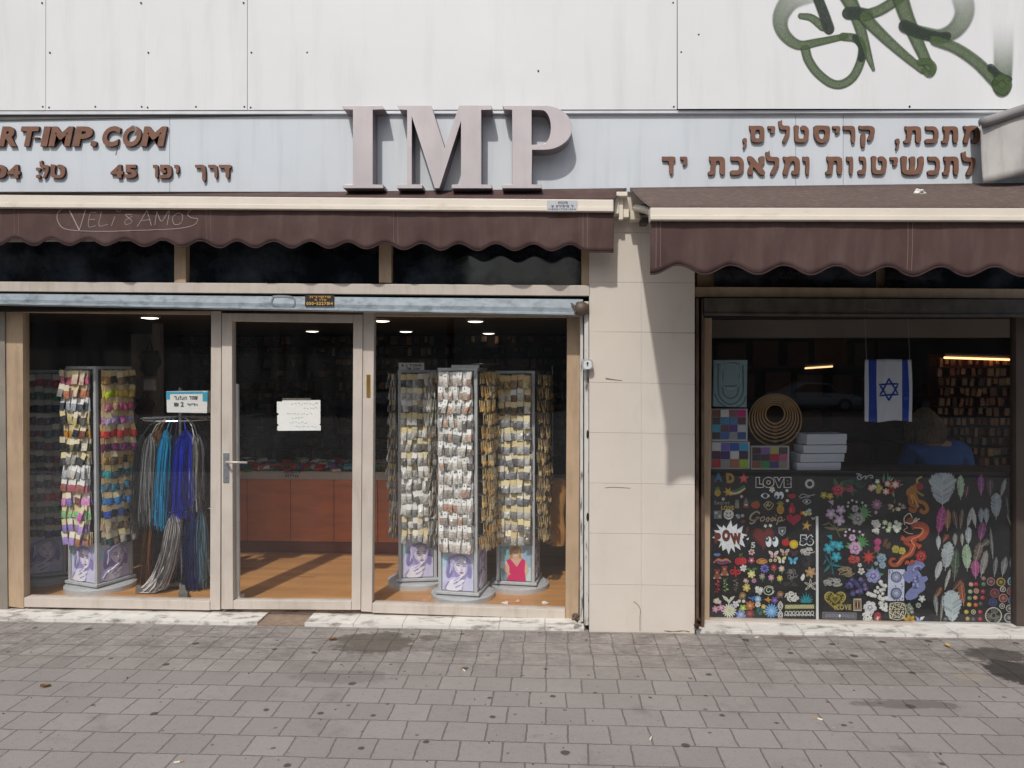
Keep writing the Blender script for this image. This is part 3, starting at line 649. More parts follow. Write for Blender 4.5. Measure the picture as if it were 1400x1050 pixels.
spray([(1060, -60), (1085, 60), (1040, 150), (960, 190), (880, 175), (790, 145)], 150, 84, SP3, lambda f: 1 - .25 * f)
spray([(770, 140), (850, 175), (940, 195), (990, 190)], 84, 52, SP2)
spray([(930, 215), (1040, 255), (1150, 330), (1240, 420), (1290, 470)], 66, 84, SP1)
spray([(1290, 90), (1292, 230), (1290, 350), (1285, 460)], 140, 116, SP4); spray([(1225, 360), (1270, 400), (1320, 420)], 50, 40, SP2)
spray([(1245, 440), (1275, 410), (1310, 425), (1320, 460), (1290, 490), (1255, 470), (1245, 440)], 40, 40, SP1)

# ================================================================ AWNINGS
def awning(name, label, ua, ub, vw, vt, vb, d, hem, per, ph, amp, seams, tilt=0.0, lft=True):
    """ua..ub photo span of the front bar; vw wall line; vt/vb bar top/bottom (left,right); hem mean (left,right); d projection"""
    root = empty(name, ((X(ua, -d) + X(ub, -d)) / 2, 0, Z(700, vw)), label, 'awning')
    yb_, yt = -.03, -d
    f = lambda pr, u: pr[0] + (pr[1] - pr[0]) * (u - ua) / (ub - ua)
    x0, x1 = P(ua, vt[0], yt), P(ub, vt[1], yt); w0 = P(ua - (28 if d > .5 else 1), vw, yb_); zw = Z(700, vw, yb_)
    b = MB()
    def top(s, t):
        fx = x0.lerp(x1, s); wx = w0.x + (x1.x + .1 - w0.x) * s
        sag = -.008 * d * math.sin(math.pi * t) * (1 + .3 * math.sin(s * 40)); return (wx + (fx.x - wx) * t, yb_ + (yt - yb_) * t, zw + (fx.z + .0 - zw) * t + sag)
    b.grid(lambda s, t: top(s, 1 - t), 60, 6); o = b.build('canopy', FABRIC_TOP if d > .5 else FABRIC, root, smooth=True); sd = o.modifiers.new('cloth', 'SOLIDIFY'); sd.thickness = .003; sd.offset = -1
    part('front_bar', [[(ua, vt[0]), (ub, vt[1]), (ub, vb[1]), (ua, vb[0])]], CREAM, root, yt, yt + .07, .006)
    part('bar_groove', [[(ua + .5, vt[0] + (vb[0] - vt[0]) * .62), (ub - .5, vt[1] + (vb[1] - vt[1]) * .62), (ub - .5, vt[1] + (vb[1] - vt[1]) * .95), (ua + .5, vt[0] + (vb[0] - vt[0]) * .95)]], CREAM, root, yt - .006, yt - .0005, .002)
    b = MB(); nU = int((ub - ua) * .8); ph0 = rnd.random() * 6
    def val(s, t):
        u = ua + (ub - ua) * s; uu = min(u, 805) if lft else u; hm = f(hem, u) - amp * math.cos(2 * math.pi * (uu - ph) / per)
        v = f(vb, u) - 1 + (hm - f(vb, u) + 1) * t; p = P(u, v, yt + .03)
        y = yt + .03 + t * (.012 * math.sin(u * .021 + ph0) + .006 * math.sin(u * .083 + t * 2.6 + 2 * math.sin(u * .011)) + .003 * math.sin(u * .27 + t)) - .012 * t * (1 - t)
        return (p.x, y, p.z)
    b.grid(lambda s, t: val(s, 1 - t), nU, 8); o = b.build('valance', FABRIC, root, smooth=True); sd = o.modifiers.new('cloth', 'SOLIDIFY'); sd.thickness = .003; sd.offset = 1
    b = MB(); pts = [Vector(val(i / (nU * 1.0), 1.0)) + Vector((0, -.003, 0)) for i in range(nU + 1)]; b.tube(pts, .0042, 6); b.build('hem', M('dark_hem_braid', '#3f2b2c', .85), root, smooth=True)
    for u in seams:
        for k in (0, 6):
            b = MB()
            pts = [Vector(val((u + k - ua) / (ub - ua), j / 10)) + Vector((0, -.0035, 0)) for j in range(10)]; b.tube(pts, .0016, 4); b.build('seam', M('seam_thread', '#8a6f6c', .8), root)
    return root, val
aw1, val1 = awning('shop_awning', 'brown scalloped awning above the left shop, nearly retracted with chalky scribble', -150, 839, 259, (264.5, 272.5), (283, 289.5), .2, (328.5, 340), 50.6, 476, 4.6, [282, 538, 797, 20], lft=True)
aw2, val2 = awning('shop_awning', 'brown scalloped awning above the right shop, extended far out over the display', 889, 1620, 258.5, (283, 284), (301, 303), 1.07, (368, 374), 71.5, 928, 6.5, [897, 1241, 1590], lft=False)
# end irons
b = MB()
b.pr(840, 266, 846, 292, -.12, -.02); b.pr(846, 262, 852, 300, -.1, -.06); b.pr(843, 262, 858, 268, -.14, -.03); b.pr(852, 270, 860, 297, -.08, -.02); b.build('end_bracket', CREAM, aw1, bevel=.003)
b = MB(); a0 = P(862, 284, -.1); b.tube([P(869, 284, -.06), P(879, 286, -.5), P(896, 292, -1.0)], .022, 8); b.pr(862, 288, 876, 300, -.12, -.02); b.build('folding_arm', M('cream_arm', '#cfc5b2', .45), aw2, bevel=.002)
b = MB(); b.pr(876, 279, 887, 290, -.2, -.1); b.pr(877, 297, 887, 305, -.14, -.02); b.build('arm_joint', M('dark_iron_joint', '#57504a', .6, .4), aw2, bevel=.003)
# scribble on the left valance and sticker on its bar
b = MB(); CH = M('chalky_marker', '#a79995', .9)
sc = lambda a, c: (a * .3357, 130 + c * .3357)
for ln, wd in [([(255, 462), (235, 485), (240, 520), (275, 548), (400, 556), (560, 552), (720, 545), (790, 530), (806, 505), (780, 500), (765, 485), (785, 465), (812, 468)], 1.6), ([(285, 470), (325, 552)], 2.6), ([(325, 552), (350, 468)], 2), ([(395, 480), (370, 482), (362, 535), (392, 533)], 1.4), ([(366, 508), (388, 506)], 1.4), ([(415, 475), (405, 532), (440, 528)], 1.4), ([(470, 495), (455, 533)], 1.5), ([(480, 462), (495, 462), (490, 474), (476, 472), (480, 462)], 1.4), ([(540, 488), (512, 488), (540, 515), (515, 528), (512, 512), (540, 495)], 1.4), ([(560, 538), (600, 470)], 1.7), ([(600, 470), (618, 532)], 1.7), ([(575, 512), (615, 508)], 1.3), ([(632, 530), (640, 475)], 1.6), ([(640, 475), (660, 515), (690, 470), (682, 530)], 1.6), ([(725, 480), (705, 500), (712, 527), (738, 522), (745, 490), (725, 480)], 1.5)]:
    pts = [sc(*p) for p in ln]
    q = spline([(a, c, 0) for a, c in pts], 6) if len(pts) > 2 else [Vector((*pts[0], 0)), Vector((*pts[1], 0))]
    tp = []
    for p in q:
        s = (p.x + 150) / 989; t = (p.y - (283 + .0066 * (p.x + 150))) / 46; c = val1(s, min(max(t, 0), .97)); tp.append(Vector((P(p.x, p.y, c[1]).x, c[1] - .0035, P(p.x, p.y, c[1]).z)))
    b.tube(tp, wd * .0016, 5)
b.build('marker_scribble', CH, aw1)
stk = part('sticker', [(748, 274, 789, 288.5)], M('silver_sticker', '#c3c6c8', .4), aw1, -.2085, -.2065, 0)
b = MB(); word_into(b, 'סוככים', (763, 275.5, 776, 279), -.2094, -.2086); word_into(b, '1-800-700-344', (750, 284.5, 787, 287.5), -.2094, -.2086, bold=.0); word_into(b, 'ש תריסים ל', (754, 280.5, 784, 283.6), -.2094, -.2086); b.build('lettering', C('#3f4a63'), stk)
# loose things on the right awning
b = MB(); b.add([tuple(x) for x in []], []) ; c = P(1257, 266, -.45)
bm = bmesh.new(); bmesh.ops.create_icosphere(bm, subdivisions=3, radius=.022)
for v in bm.verts: v.co *= 1 + .35 * math.sin(v.co.x * 190 + 1) * math.sin(v.co.z * 210) ; v.co.x *= 1.5
me = bpy.data.meshes.new('crumpled_paper'); bm.to_mesh(me); bm.free(); me.materials.append(C('#e3e0da')); o = bpy.data.objects.new('crumpled_paper', me); COL.objects.link(o); o.location = (c.x, c.y, c.z + .012)
tag(o, 'crumpled white paper lump lying on top of the right awning', 'paper')
# neighbouring grey canvas at the upper right corner
nb = empty('canvas_awning', P(1400, 200, -.2), 'pale grey canvas awning end jutting in at the upper right edge', 'awning')
gc = M('grey_canvas', '#bdbab6', .85, 0, .1, 5, .2, 200, '#6f6b69', .5, 3)
b = MB()
def cv(s, t):
    u = 1341 + 190 * s; v0 = 171 - 27 * s * 2.3 + 12 * s * s; v1 = 250 - 17 * s * 2.2; v = v0 + (v1 - v0) * t; p = P(u + 5 * t * (1 - s), v, -.2); return (p.x, -.2 + .015 * math.sin(s * 14 + t * 2), p.z)
b.grid(lambda s, t: cv(s, 1 - t), 40, 8); o = b.build('side_flap', gc, nb, smooth=True); sd = o.modifiers.new('cloth', 'SOLIDIFY'); sd.thickness = .004
b = MB(); b.tube([Vector(cv(i / 20, 0)) + Vector((0, -.012, .012)) for i in range(21)], .03, 10); b.build('front_roll', M('grey_canvas_roll', '#8f8d8d', .8), nb, smooth=True)
def roof(s, t): c = cv(s, 0); return (c[0] + .02 * t, c[1] + .14 * t, c[2] + .03 * t)
b = MB(); b.grid(roof, 20, 4); o = b.build('canopy', gc, nb); sd = o.modifiers.new('cloth', 'SOLIDIFY'); sd.thickness = .004

# ================================================================ ACROSS THE STREET (seen mirrored in the panes)
cols = ['#8a7f72', '#756c62', '#978d7f', '#6a635b']; lb = ['beige four storey block across the street', 'grey brown block across the street', 'low two storey cream block across the street', 'dull brown corner block across the street']
for k, (xa, xb, hh) in enumerate([(-34, -16, 12.5), (-15.5, -6, 15), (-5.6, 1.5, 6.2), (2, 34, 13)]):
    t = empty('apartment_block', ((xa + xb) / 2, -38, 0), lb[k], 'building'); b = MB(); b.box(xa, xb, -50, -38, 0, hh); b.box(xa - .2, xb + .2, -50.2, -37.6, hh, hh + .5); b.build('wall', M('far_facade_%d' % k, cols[k], .9, 0, .15, .4), t)
    pm = None
    for fl in range(1, int(hh // 3.2)):
        for i in range(5):
            xx = xa + 1.4 + i * (xb - xa - 2.6) / 5
            if pm is None:
                b = MB(); b.box(xx, xx + 1.5, -38.05, -37.95, fl * 3.3, fl * 3.3 + 1.6); pm = b.build('window', M('far_window', '#20252b', .2), t); px, pf = xx, fl
            else:
                o = pm.copy(); COL.objects.link(o); o.parent = t; o.location = (xx - px, 0, (fl - pf) * 3.3)

def parked_car(xc, yc, colr, lbl, flip=1):
    t = empty('parked_car', (xc, yc, -.13), lbl, 'car'); z0 = -.13; L = 2.1
    prof = [(-2.1, .35), (-2.12, .62), (-2.0, .82), (-1.15, .92), (-.6, 1.4), (.55, 1.46), (1.3, 1.02), (1.95, .92), (2.08, .62), (2.05, .35)]
    b = MB(); b.prism([(xc + flip * x, z0 + z - .05) for x, z in prof], yc - .85, yc + .85); b.build('body', M('car_paint_' + colr, colr, .25, .2, .03, 3), t, bevel=.09)
    gm = M('car_glass', '#0d1013', .05)
    for s in (-1, 1):
        b = MB(); b.prism([(xc + flip * x, z0 + z - .05) for x, z in ((-1.02, .95), (-.56, 1.34), (.5, 1.39), (1.12, 1.0))], yc + s * .86 - .01, yc + s * .86 + .01); b.build('side_window', gm, t)
    for x in (-1.32, 1.32):
        for s in (-1, 1):
            b = MB(); b.prism(circ(xc + x, z0 + .32, .32, n=24), yc + s * .78 - .1, yc + s * .78 + .1); wh = b.build('wheel', M('tyre_rubber', '#161616', .8), t)
            b = MB(); b.prism(circ(xc + x, z0 + .32, .2, n=18), yc + s * .89 - .01, yc + s * .89 + .01); b.build('rim', CHROME, wh)
    for s in (-1, 1): b = MB(); b.box(xc - flip * 2.1 - .04, xc - flip * 2.1 + .04, yc + s * .6 - .18, yc + s * .6 + .18, z0 + .55, z0 + .7); b.build('headlight', M('lamp_lens', '#e8e8e4', .1), t)
for args in [(-14, -31.5, '#30343a', 'dark grey car parked across the street'), (-7.6, -31.5, '#c9cbcc', 'white car parked across the street'), (-1.5, -31.6, '#23262b', 'black car parked across the street', -1), (6.2, -31.5, '#8d9194', 'silver car parked across the street'), (12.6, -31.4, '#d9dadb', 'bright white car parked across the street', -1), (19, -31.5, '#4b1d1f', 'dark red car parked across the street')]: parked_car(*args)
# grit and crumbs on the paving
r = random.Random(12); b = MB()
for k in range(230):
    u, v = r.uniform(-20, 1420), 866 + 190 * r.random() ** 1.6; dd = ray(u, v); p = CAM + dd * (-CAM.z / dd.z); s = r.uniform(.0012, .0032); m4 = Matrix.Translation((p.x, min(p.y, -.12), s * .4)) @ Matrix.Rotation(r.uniform(0, 3), 4, 'Z') @ Matrix.Rotation(r.uniform(-.3, .3), 4, 'X')
    b.box(-s * r.uniform(1, 2.2), s * r.uniform(.8, 2), -s, s, -s * .5, s * .6, r.randrange(3), m4)
tag(b.build('grit', [C('#8d857c'), C('#4a423c'), C('#a8a096')]), 'scattered grit and crumbs on the paving', 'grit', kind='stuff')
for i, (u, v, a_, lbl) in enumerate([(243, 1043, .4, 'cigarette butt near the lower left edge of the pavement'), (890, 1010, 1.2, 'cigarette butt on the pavement right of centre'), (634, 917, 2.2, 'cigarette butt near the shop step'), (1120, 984, 2.6, 'cigarette butt in front of the right window'), (1035, 872, .1, 'cigarette butt close to the right window sill')]):
    dd = ray(u, v); p = CAM + dd * (-CAM.z / dd.z); t = empty('cigarette_butt', (p.x, p.y, 0), lbl, 'cigarette butt'); q = Vector((math.cos(a_), math.sin(a_), 0)); c0 = Vector((p.x, p.y, .0042))
    b = MB(); b.tube([c0 - q * .016, c0 + q * .008], .004, 8); b.build('paper', C('#e4dfd4'), t); b = MB(); b.tube([c0 + q * .0085, c0 + q * .022], .0041, 8); b.build('filter', C('#b98a4c'), t)
for i, (u, v, lbl) in enumerate([(455, 876, 'curled dry brown leaf by the shop step'), (1296, 885, 'pale dry leaf on the pavement by the right window'), (62, 940, 'small dry leaf on the pavement at far left')]):
    dd = ray(u, v); p = CAM + dd * (-CAM.z / dd.z); b = MB(); m4 = Matrix.Translation((p.x, p.y, .004)) @ Matrix.Rotation(i * 1.9, 4, 'Z')
    b.grid(lambda s, t_: m4 @ Vector(((s - .5) * .05, (t_ - .5) * .03 * math.sin(math.pi * min(.97, max(.05, s))), .012 * (2 * t_ - 1) ** 2 + .006 * s)), 8, 4); o = b.build('dry_leaf', C(['#7d5a34', '#c2a878', '#8a6a40'][i])); sd = o.modifiers.new('thickness', 'SOLIDIFY'); sd.thickness = .001; tag(o, lbl, 'leaf')
# ================================================================ LEFT SHOP: FIXTURES AND GOODS
WOODO = M('orange_cabinet_wood', '#d67a46', .45, 0, .1, 2, .03, 20, '#7e3f24', .4, 2, (1, 1, 6), .45, .75)
ct = empty('shop_counter', (-1.3, 1.9, ZF), 'long orange wood counter crossing the left shop, glass trim along its top', 'counter')
YC = 1.75; zt = Z(400, 655, YC); x0c, x1c = X(292, YC), X(600, YC)
b = MB(); b.box(x0c, x1c, YC + .03, YC + .6, ZF, ZF + .11); b.build('plinth', M('dark_red_plinth', '#7b3a25', .6), ct)
ed = [292, 337, 396.5, 456, 516, 575, 600]
for i in range(6): b = MB(); b.box(X(ed[i], YC) + .003, X(ed[i + 1], YC) - .003, YC, YC + .6, ZF + .112, zt); b.build('cabinet_door', WOODO, ct, bevel=.002)
b = MB(); b.box(x0c, x1c, YC - .02, YC + .62, zt + .001, zt + .075); b.build('top_trim', M('grey_top_trim', '#b6aea4', .4, 0, .1, 6), ct, bevel=.003)
b = MB(); word_into(b, 'תיקון-שעונים', (388, 643, 410, 647), YC - .0225, YC - .021); word_into(b, 'סוללות', (390, 649, 408, 653), YC - .0225, YC - .021); b.build('lettering', C('#3a332e'), ct)
PK = ['#b8252a', '#d9d6cf', '#1f6fa8', '#2d8a4d', '#3a2a25', '#c2a04a', '#7a3d7a', '#2b3550', '#d0583a', '#5aa0b8', '#8d8d90', '#c93b62']
b = MB(); r = random.Random(5); mats = [C(c, .5) for c in PK]
for i in range(190):
    x = r.uniform(x0c + .02, x1c - .05); y = YC + r.uniform(.0, .3); z = zt + .076 + r.uniform(0, .03) + (y - YC) * .12
    m4 = Matrix.Translation((x, y, z)) @ Matrix.Rotation(r.uniform(-.9, .9), 4, 'Z') @ Matrix.Rotation(r.uniform(-.5, .6), 4, 'X')
    b.box(-r.uniform(.02, .06), r.uniform(.02, .05), -.03, .03, 0, r.uniform(.01, .03), (r.choice([0, 0, 3, 1, 2]) if x < X(450, YC) else r.randrange(12)), m4)
tag(b.build('counter_packets', mats), 'jumble of small colourful bead packets strewn along the counter top', 'packets', kind='stuff')
# dark goods wall behind the counter
gw = empty('goods_shelving', (-1.5, 5.2, ZF), 'dark rows of pegged goods covering the back wall of the left shop', 'shelving')
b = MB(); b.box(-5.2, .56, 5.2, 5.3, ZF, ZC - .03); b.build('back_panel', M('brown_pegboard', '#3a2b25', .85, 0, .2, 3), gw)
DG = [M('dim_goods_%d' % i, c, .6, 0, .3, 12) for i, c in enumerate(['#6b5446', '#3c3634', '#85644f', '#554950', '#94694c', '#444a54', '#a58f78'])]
b = MB(); r = random.Random(3)
for row in range(11):
    z = .55 + row * .155; x = -5.1
    while x < .3: wd = r.uniform(.05, .12); hz_ = r.uniform(.04, .125); b.box(x, x + wd * r.uniform(.5, .9), 5.03 + r.uniform(0, .12), 5.19, z + .13 - hz_, z + .13, r.randrange(7)); x += wd + (r.uniform(.05, .2) if r.random() < .15 else 0)
g_ = b.build('pegged_goods', DG, gw); g_['kind'] = 'stuff'
for row in range(11): b = MB(); b.box(-5.15, .35, 5.02, 5.195, .535 + row * .155, .545 + row * .155); b.build('shelf', DARK, gw)

# ---- spinner bead towers
ALL_N = [0]; _pk = {}; STUFF = MB(); STM = []
def stm(m):
    if m not in STM: STM.append(m)
    return STM.index(m)
def bagmat(c):
    return M('bag_' + c, c, .28, 0, .3, 55, .35, 70)
def packet_geo(b, w, hc, hb, mi_c, mi_b, T, r, tag_hole=None):
    b.box(-w / 2, w / 2, -.0012, .0012, -hc, .004, mi_c, T)
    g = [];
    n0 = len(b.v)
    for j in range(4):
        for i in range(4):
            x = (i / 3 - .5) * w * (1.0 + .04 * math.sin(j * 2)); z = -hc - hb * j / 3 + .002
            bul = .007 * math.sin(math.pi * min(i / 3, 1)) * (1.2 if j in (1, 2) else .35)
            b.v.append(T @ Vector((x, -.001 - bul - r.uniform(0, .0025), z)))
    for j in range(4):
        for i in range(4):
            x = (i / 3 - .5) * w; z = -hc - hb * j / 3 + .002; bul = .005 * math.sin(math.pi * i / 3) * (1.0 if j in (1, 2) else .3)
            b.v.append(T @ Vector((x, .001 + bul, z)))
    for j in range(3):
        for i in range(3):
            a = n0 + j * 4 + i; b.face((a + 4, a + 5, a + 1, a), mi_b); a += 16; b.face((a, a + 1, a + 5, a + 4), mi_b)
    for j in range(3):
        a = n0 + j * 4; b.face((a, a + 16, a + 20, a + 4), mi_b); a += 3; b.face((a, a + 4, a + 20, a + 16), mi_b)
    a = n0 + 12
    for i in range(3): b.face((a + i, a + i + 16, a + i + 17, a + i + 1), mi_b)
def packet_mesh(card, bag, w, hc, hb, var, hole):
    k = (card, bag, round(w, 3), round(hc, 3), var, hole)
    if k not in _pk:
        r = random.Random(str(k)); b = MB(); T = Matrix.Identity(4); packet_geo(b, w, hc, hb, 0, 1, T, r)
        if hole: b.prism(circ(0, -hc * .36, .0048, .0048, 8), -.0016, -.0008, 2)
        _pk[k] = b.mesh('bead_packet', [C(card, .6, .06), bagmat(bag), C('#26221f')])
    return _pk[k]
ORD = ['top', 'second', 'third', 'fourth', 'fifth', 'sixth', 'seventh', 'eighth', 'ninth', 'tenth', 'eleventh', 'twelfth', 'lowest']
def portrait(kind):
    """poster layers in unit coordinates: (polygon, colour)"""
    if kind == 'dress':
        return [([(0,0),(1,0),(1,1),(0,1)], '#c9dde2'), ([(0,.55),(.3,.55),(.3,1),(0,1)], '#8fb7bf'), ([(.72,.4),(1,.4),(1,1),(.72,1)], '#9dbcd2'), ([(0,0),(.25,0),(.2,.3),(0,.35)], '#7b99a4'),
            (circ(.5,.86,.2,.17), '#c8a169'), ([(.33,.9),(.3,.62),(.42,.62),(.6,.6),(.7,.62),(.68,.9)], '#b98f5b'), ([(.22,.55),(.42,.66),(.62,.66),(.85,.58),(.93,.3),(.86,.2),(.8,.1),(.2,.1),(.25,.2),(.12,.3)], '#dfb9a2'), (circ(.51,.81,.115,.14), '#e5bfa8'),
            ([(.4,.74),(.45,.7),(.56,.7),(.62,.74),(.6,.6),(.42,.6)], '#d9ae97'), ([(.2,.58),(.32,.64),(.55,.4),(.72,.66),(.82,.6),(.8,.3),(.84,0),(.22,0),(.3,.25),(.3,.4)], '#d8296a'), ([(.4,.6),(.55,.42),(.66,.6)], '#dfb7a0'),
            ([(.16,.45),(.24,.4),(.22,.28),(.34,.2),(.3,.15),(.12,.27)], '#d8ae97'), ([(.45,.765),(.57,.765),(.51,.735)], '#ffffff'), ([(.43,.835),(.48,.845),(.48,.83)], '#4d3a30'), ([(.54,.845),(.59,.835),(.54,.83)], '#4d3a30'),
            ([(.36,.93),(.5,.98),(.66,.93),(.63,.85),(.5,.9),(.4,.86)], '#b48a55')]
    d = '#5d5488'; L = [([(0,0),(1,0),(1,1),(0,1)], '#d3d4ea'), ([(0,.6),(.22,.72),(.2,1),(0,1)], '#b4d6e2'), ([(.75,.7),(1,.6),(1,1),(.7,1)], '#bfc3e0'),
        (chaikin([(.14,.9),(.4,1),(.72,1),(.92,.84),(.97,.5),(.9,.25),(.3,.3),(.1,.35)], 2), '#a9a2cf'), (chaikin([(.2,.75),(.3,.9),(.4,.75),(.34,.45),(.2,.3),(.12,.45)], 2), '#8b83b8'),
        (chaikin([(.84,.8),(.95,.6),(.9,.3),(.8,.4)], 2), '#8f87bc'), ([(.3,.36),(.02,.24),(0,0),(1,0),(1,.3),(.78,.4)], '#cfcce6'), (chaikin([(.38,.6),(.42,.34),(.76,.3),(.8,.58)], 1), '#9c93c4'),
        (chaikin([(.37,.84),(.5,.92),(.7,.9),(.82,.74),(.81,.55),(.7,.42),(.6,.42),(.45,.52),(.37,.68)], 2), '#e9e4f0'), (chaikin([(.7,.88),(.82,.74),(.81,.55),(.72,.45),(.74,.6),(.76,.74)], 1), '#cbc3df'), (chaikin([(.38,.7),(.46,.54),(.6,.43),(.5,.56),(.43,.7)], 1), '#d2cae4'),
        (chaikin([(.3,.85),(.5,.97),(.74,.96),(.6,.9),(.46,.84),(.38,.7),(.33,.5),(.27,.62)], 2), '#bdb6dc'), ([(.26,.84),(.31,.88),(.3,.66),(.26,.46),(.24,.5),(.28,.68)], '#e4e2f2'), ([(.5,.96),(.66,.97),(.8,.88),(.9,.66),(.84,.86)], '#cdc8e4'),
        ([(.44,.715),(.56,.70),(.575,.71),(.5,.725)], d), ([(.665,.69),(.765,.705),(.73,.715),(.665,.70)], d), ([(.43,.765),(.57,.765),(.5,.785)], '#8a80b0'), ([(.66,.755),(.79,.765),(.73,.78)], '#8a80b0'),
        ([(.615,.7),(.655,.59),(.63,.575),(.6,.58)], '#cfc6e0'), ([(.555,.515),(.61,.53),(.64,.522),(.69,.53),(.63,.49)], '#a8709c'),
        (chaikin([(.08,.0),(.28,.3),(.36,.29),(.6,.43),(.69,.42),(.52,.27),(.62,.3),(.7,.32),(.72,.28),(.62,.19),(.68,.16),(.6,.0)], 1), '#ece8f4'),
        ([(.36,.2),(.53,.275),(.55,.26),(.4,.17)], '#aaa2cc'), ([(.42,.11),(.62,.19),(.63,.17),(.45,.08)], '#aaa2cc'), ([(.38,.29),(.58,.41),(.6,.4),(.42,.27)], '#c5bddc'), ([(.1,.06),(.22,.24),(.2,.26),(.06,.1)], '#b7b0d4'), ([(.46,.25),(.5,.265),(.5,.24),(.47,.23)], '#4b4178')]
    return L
POSTER_C = {}
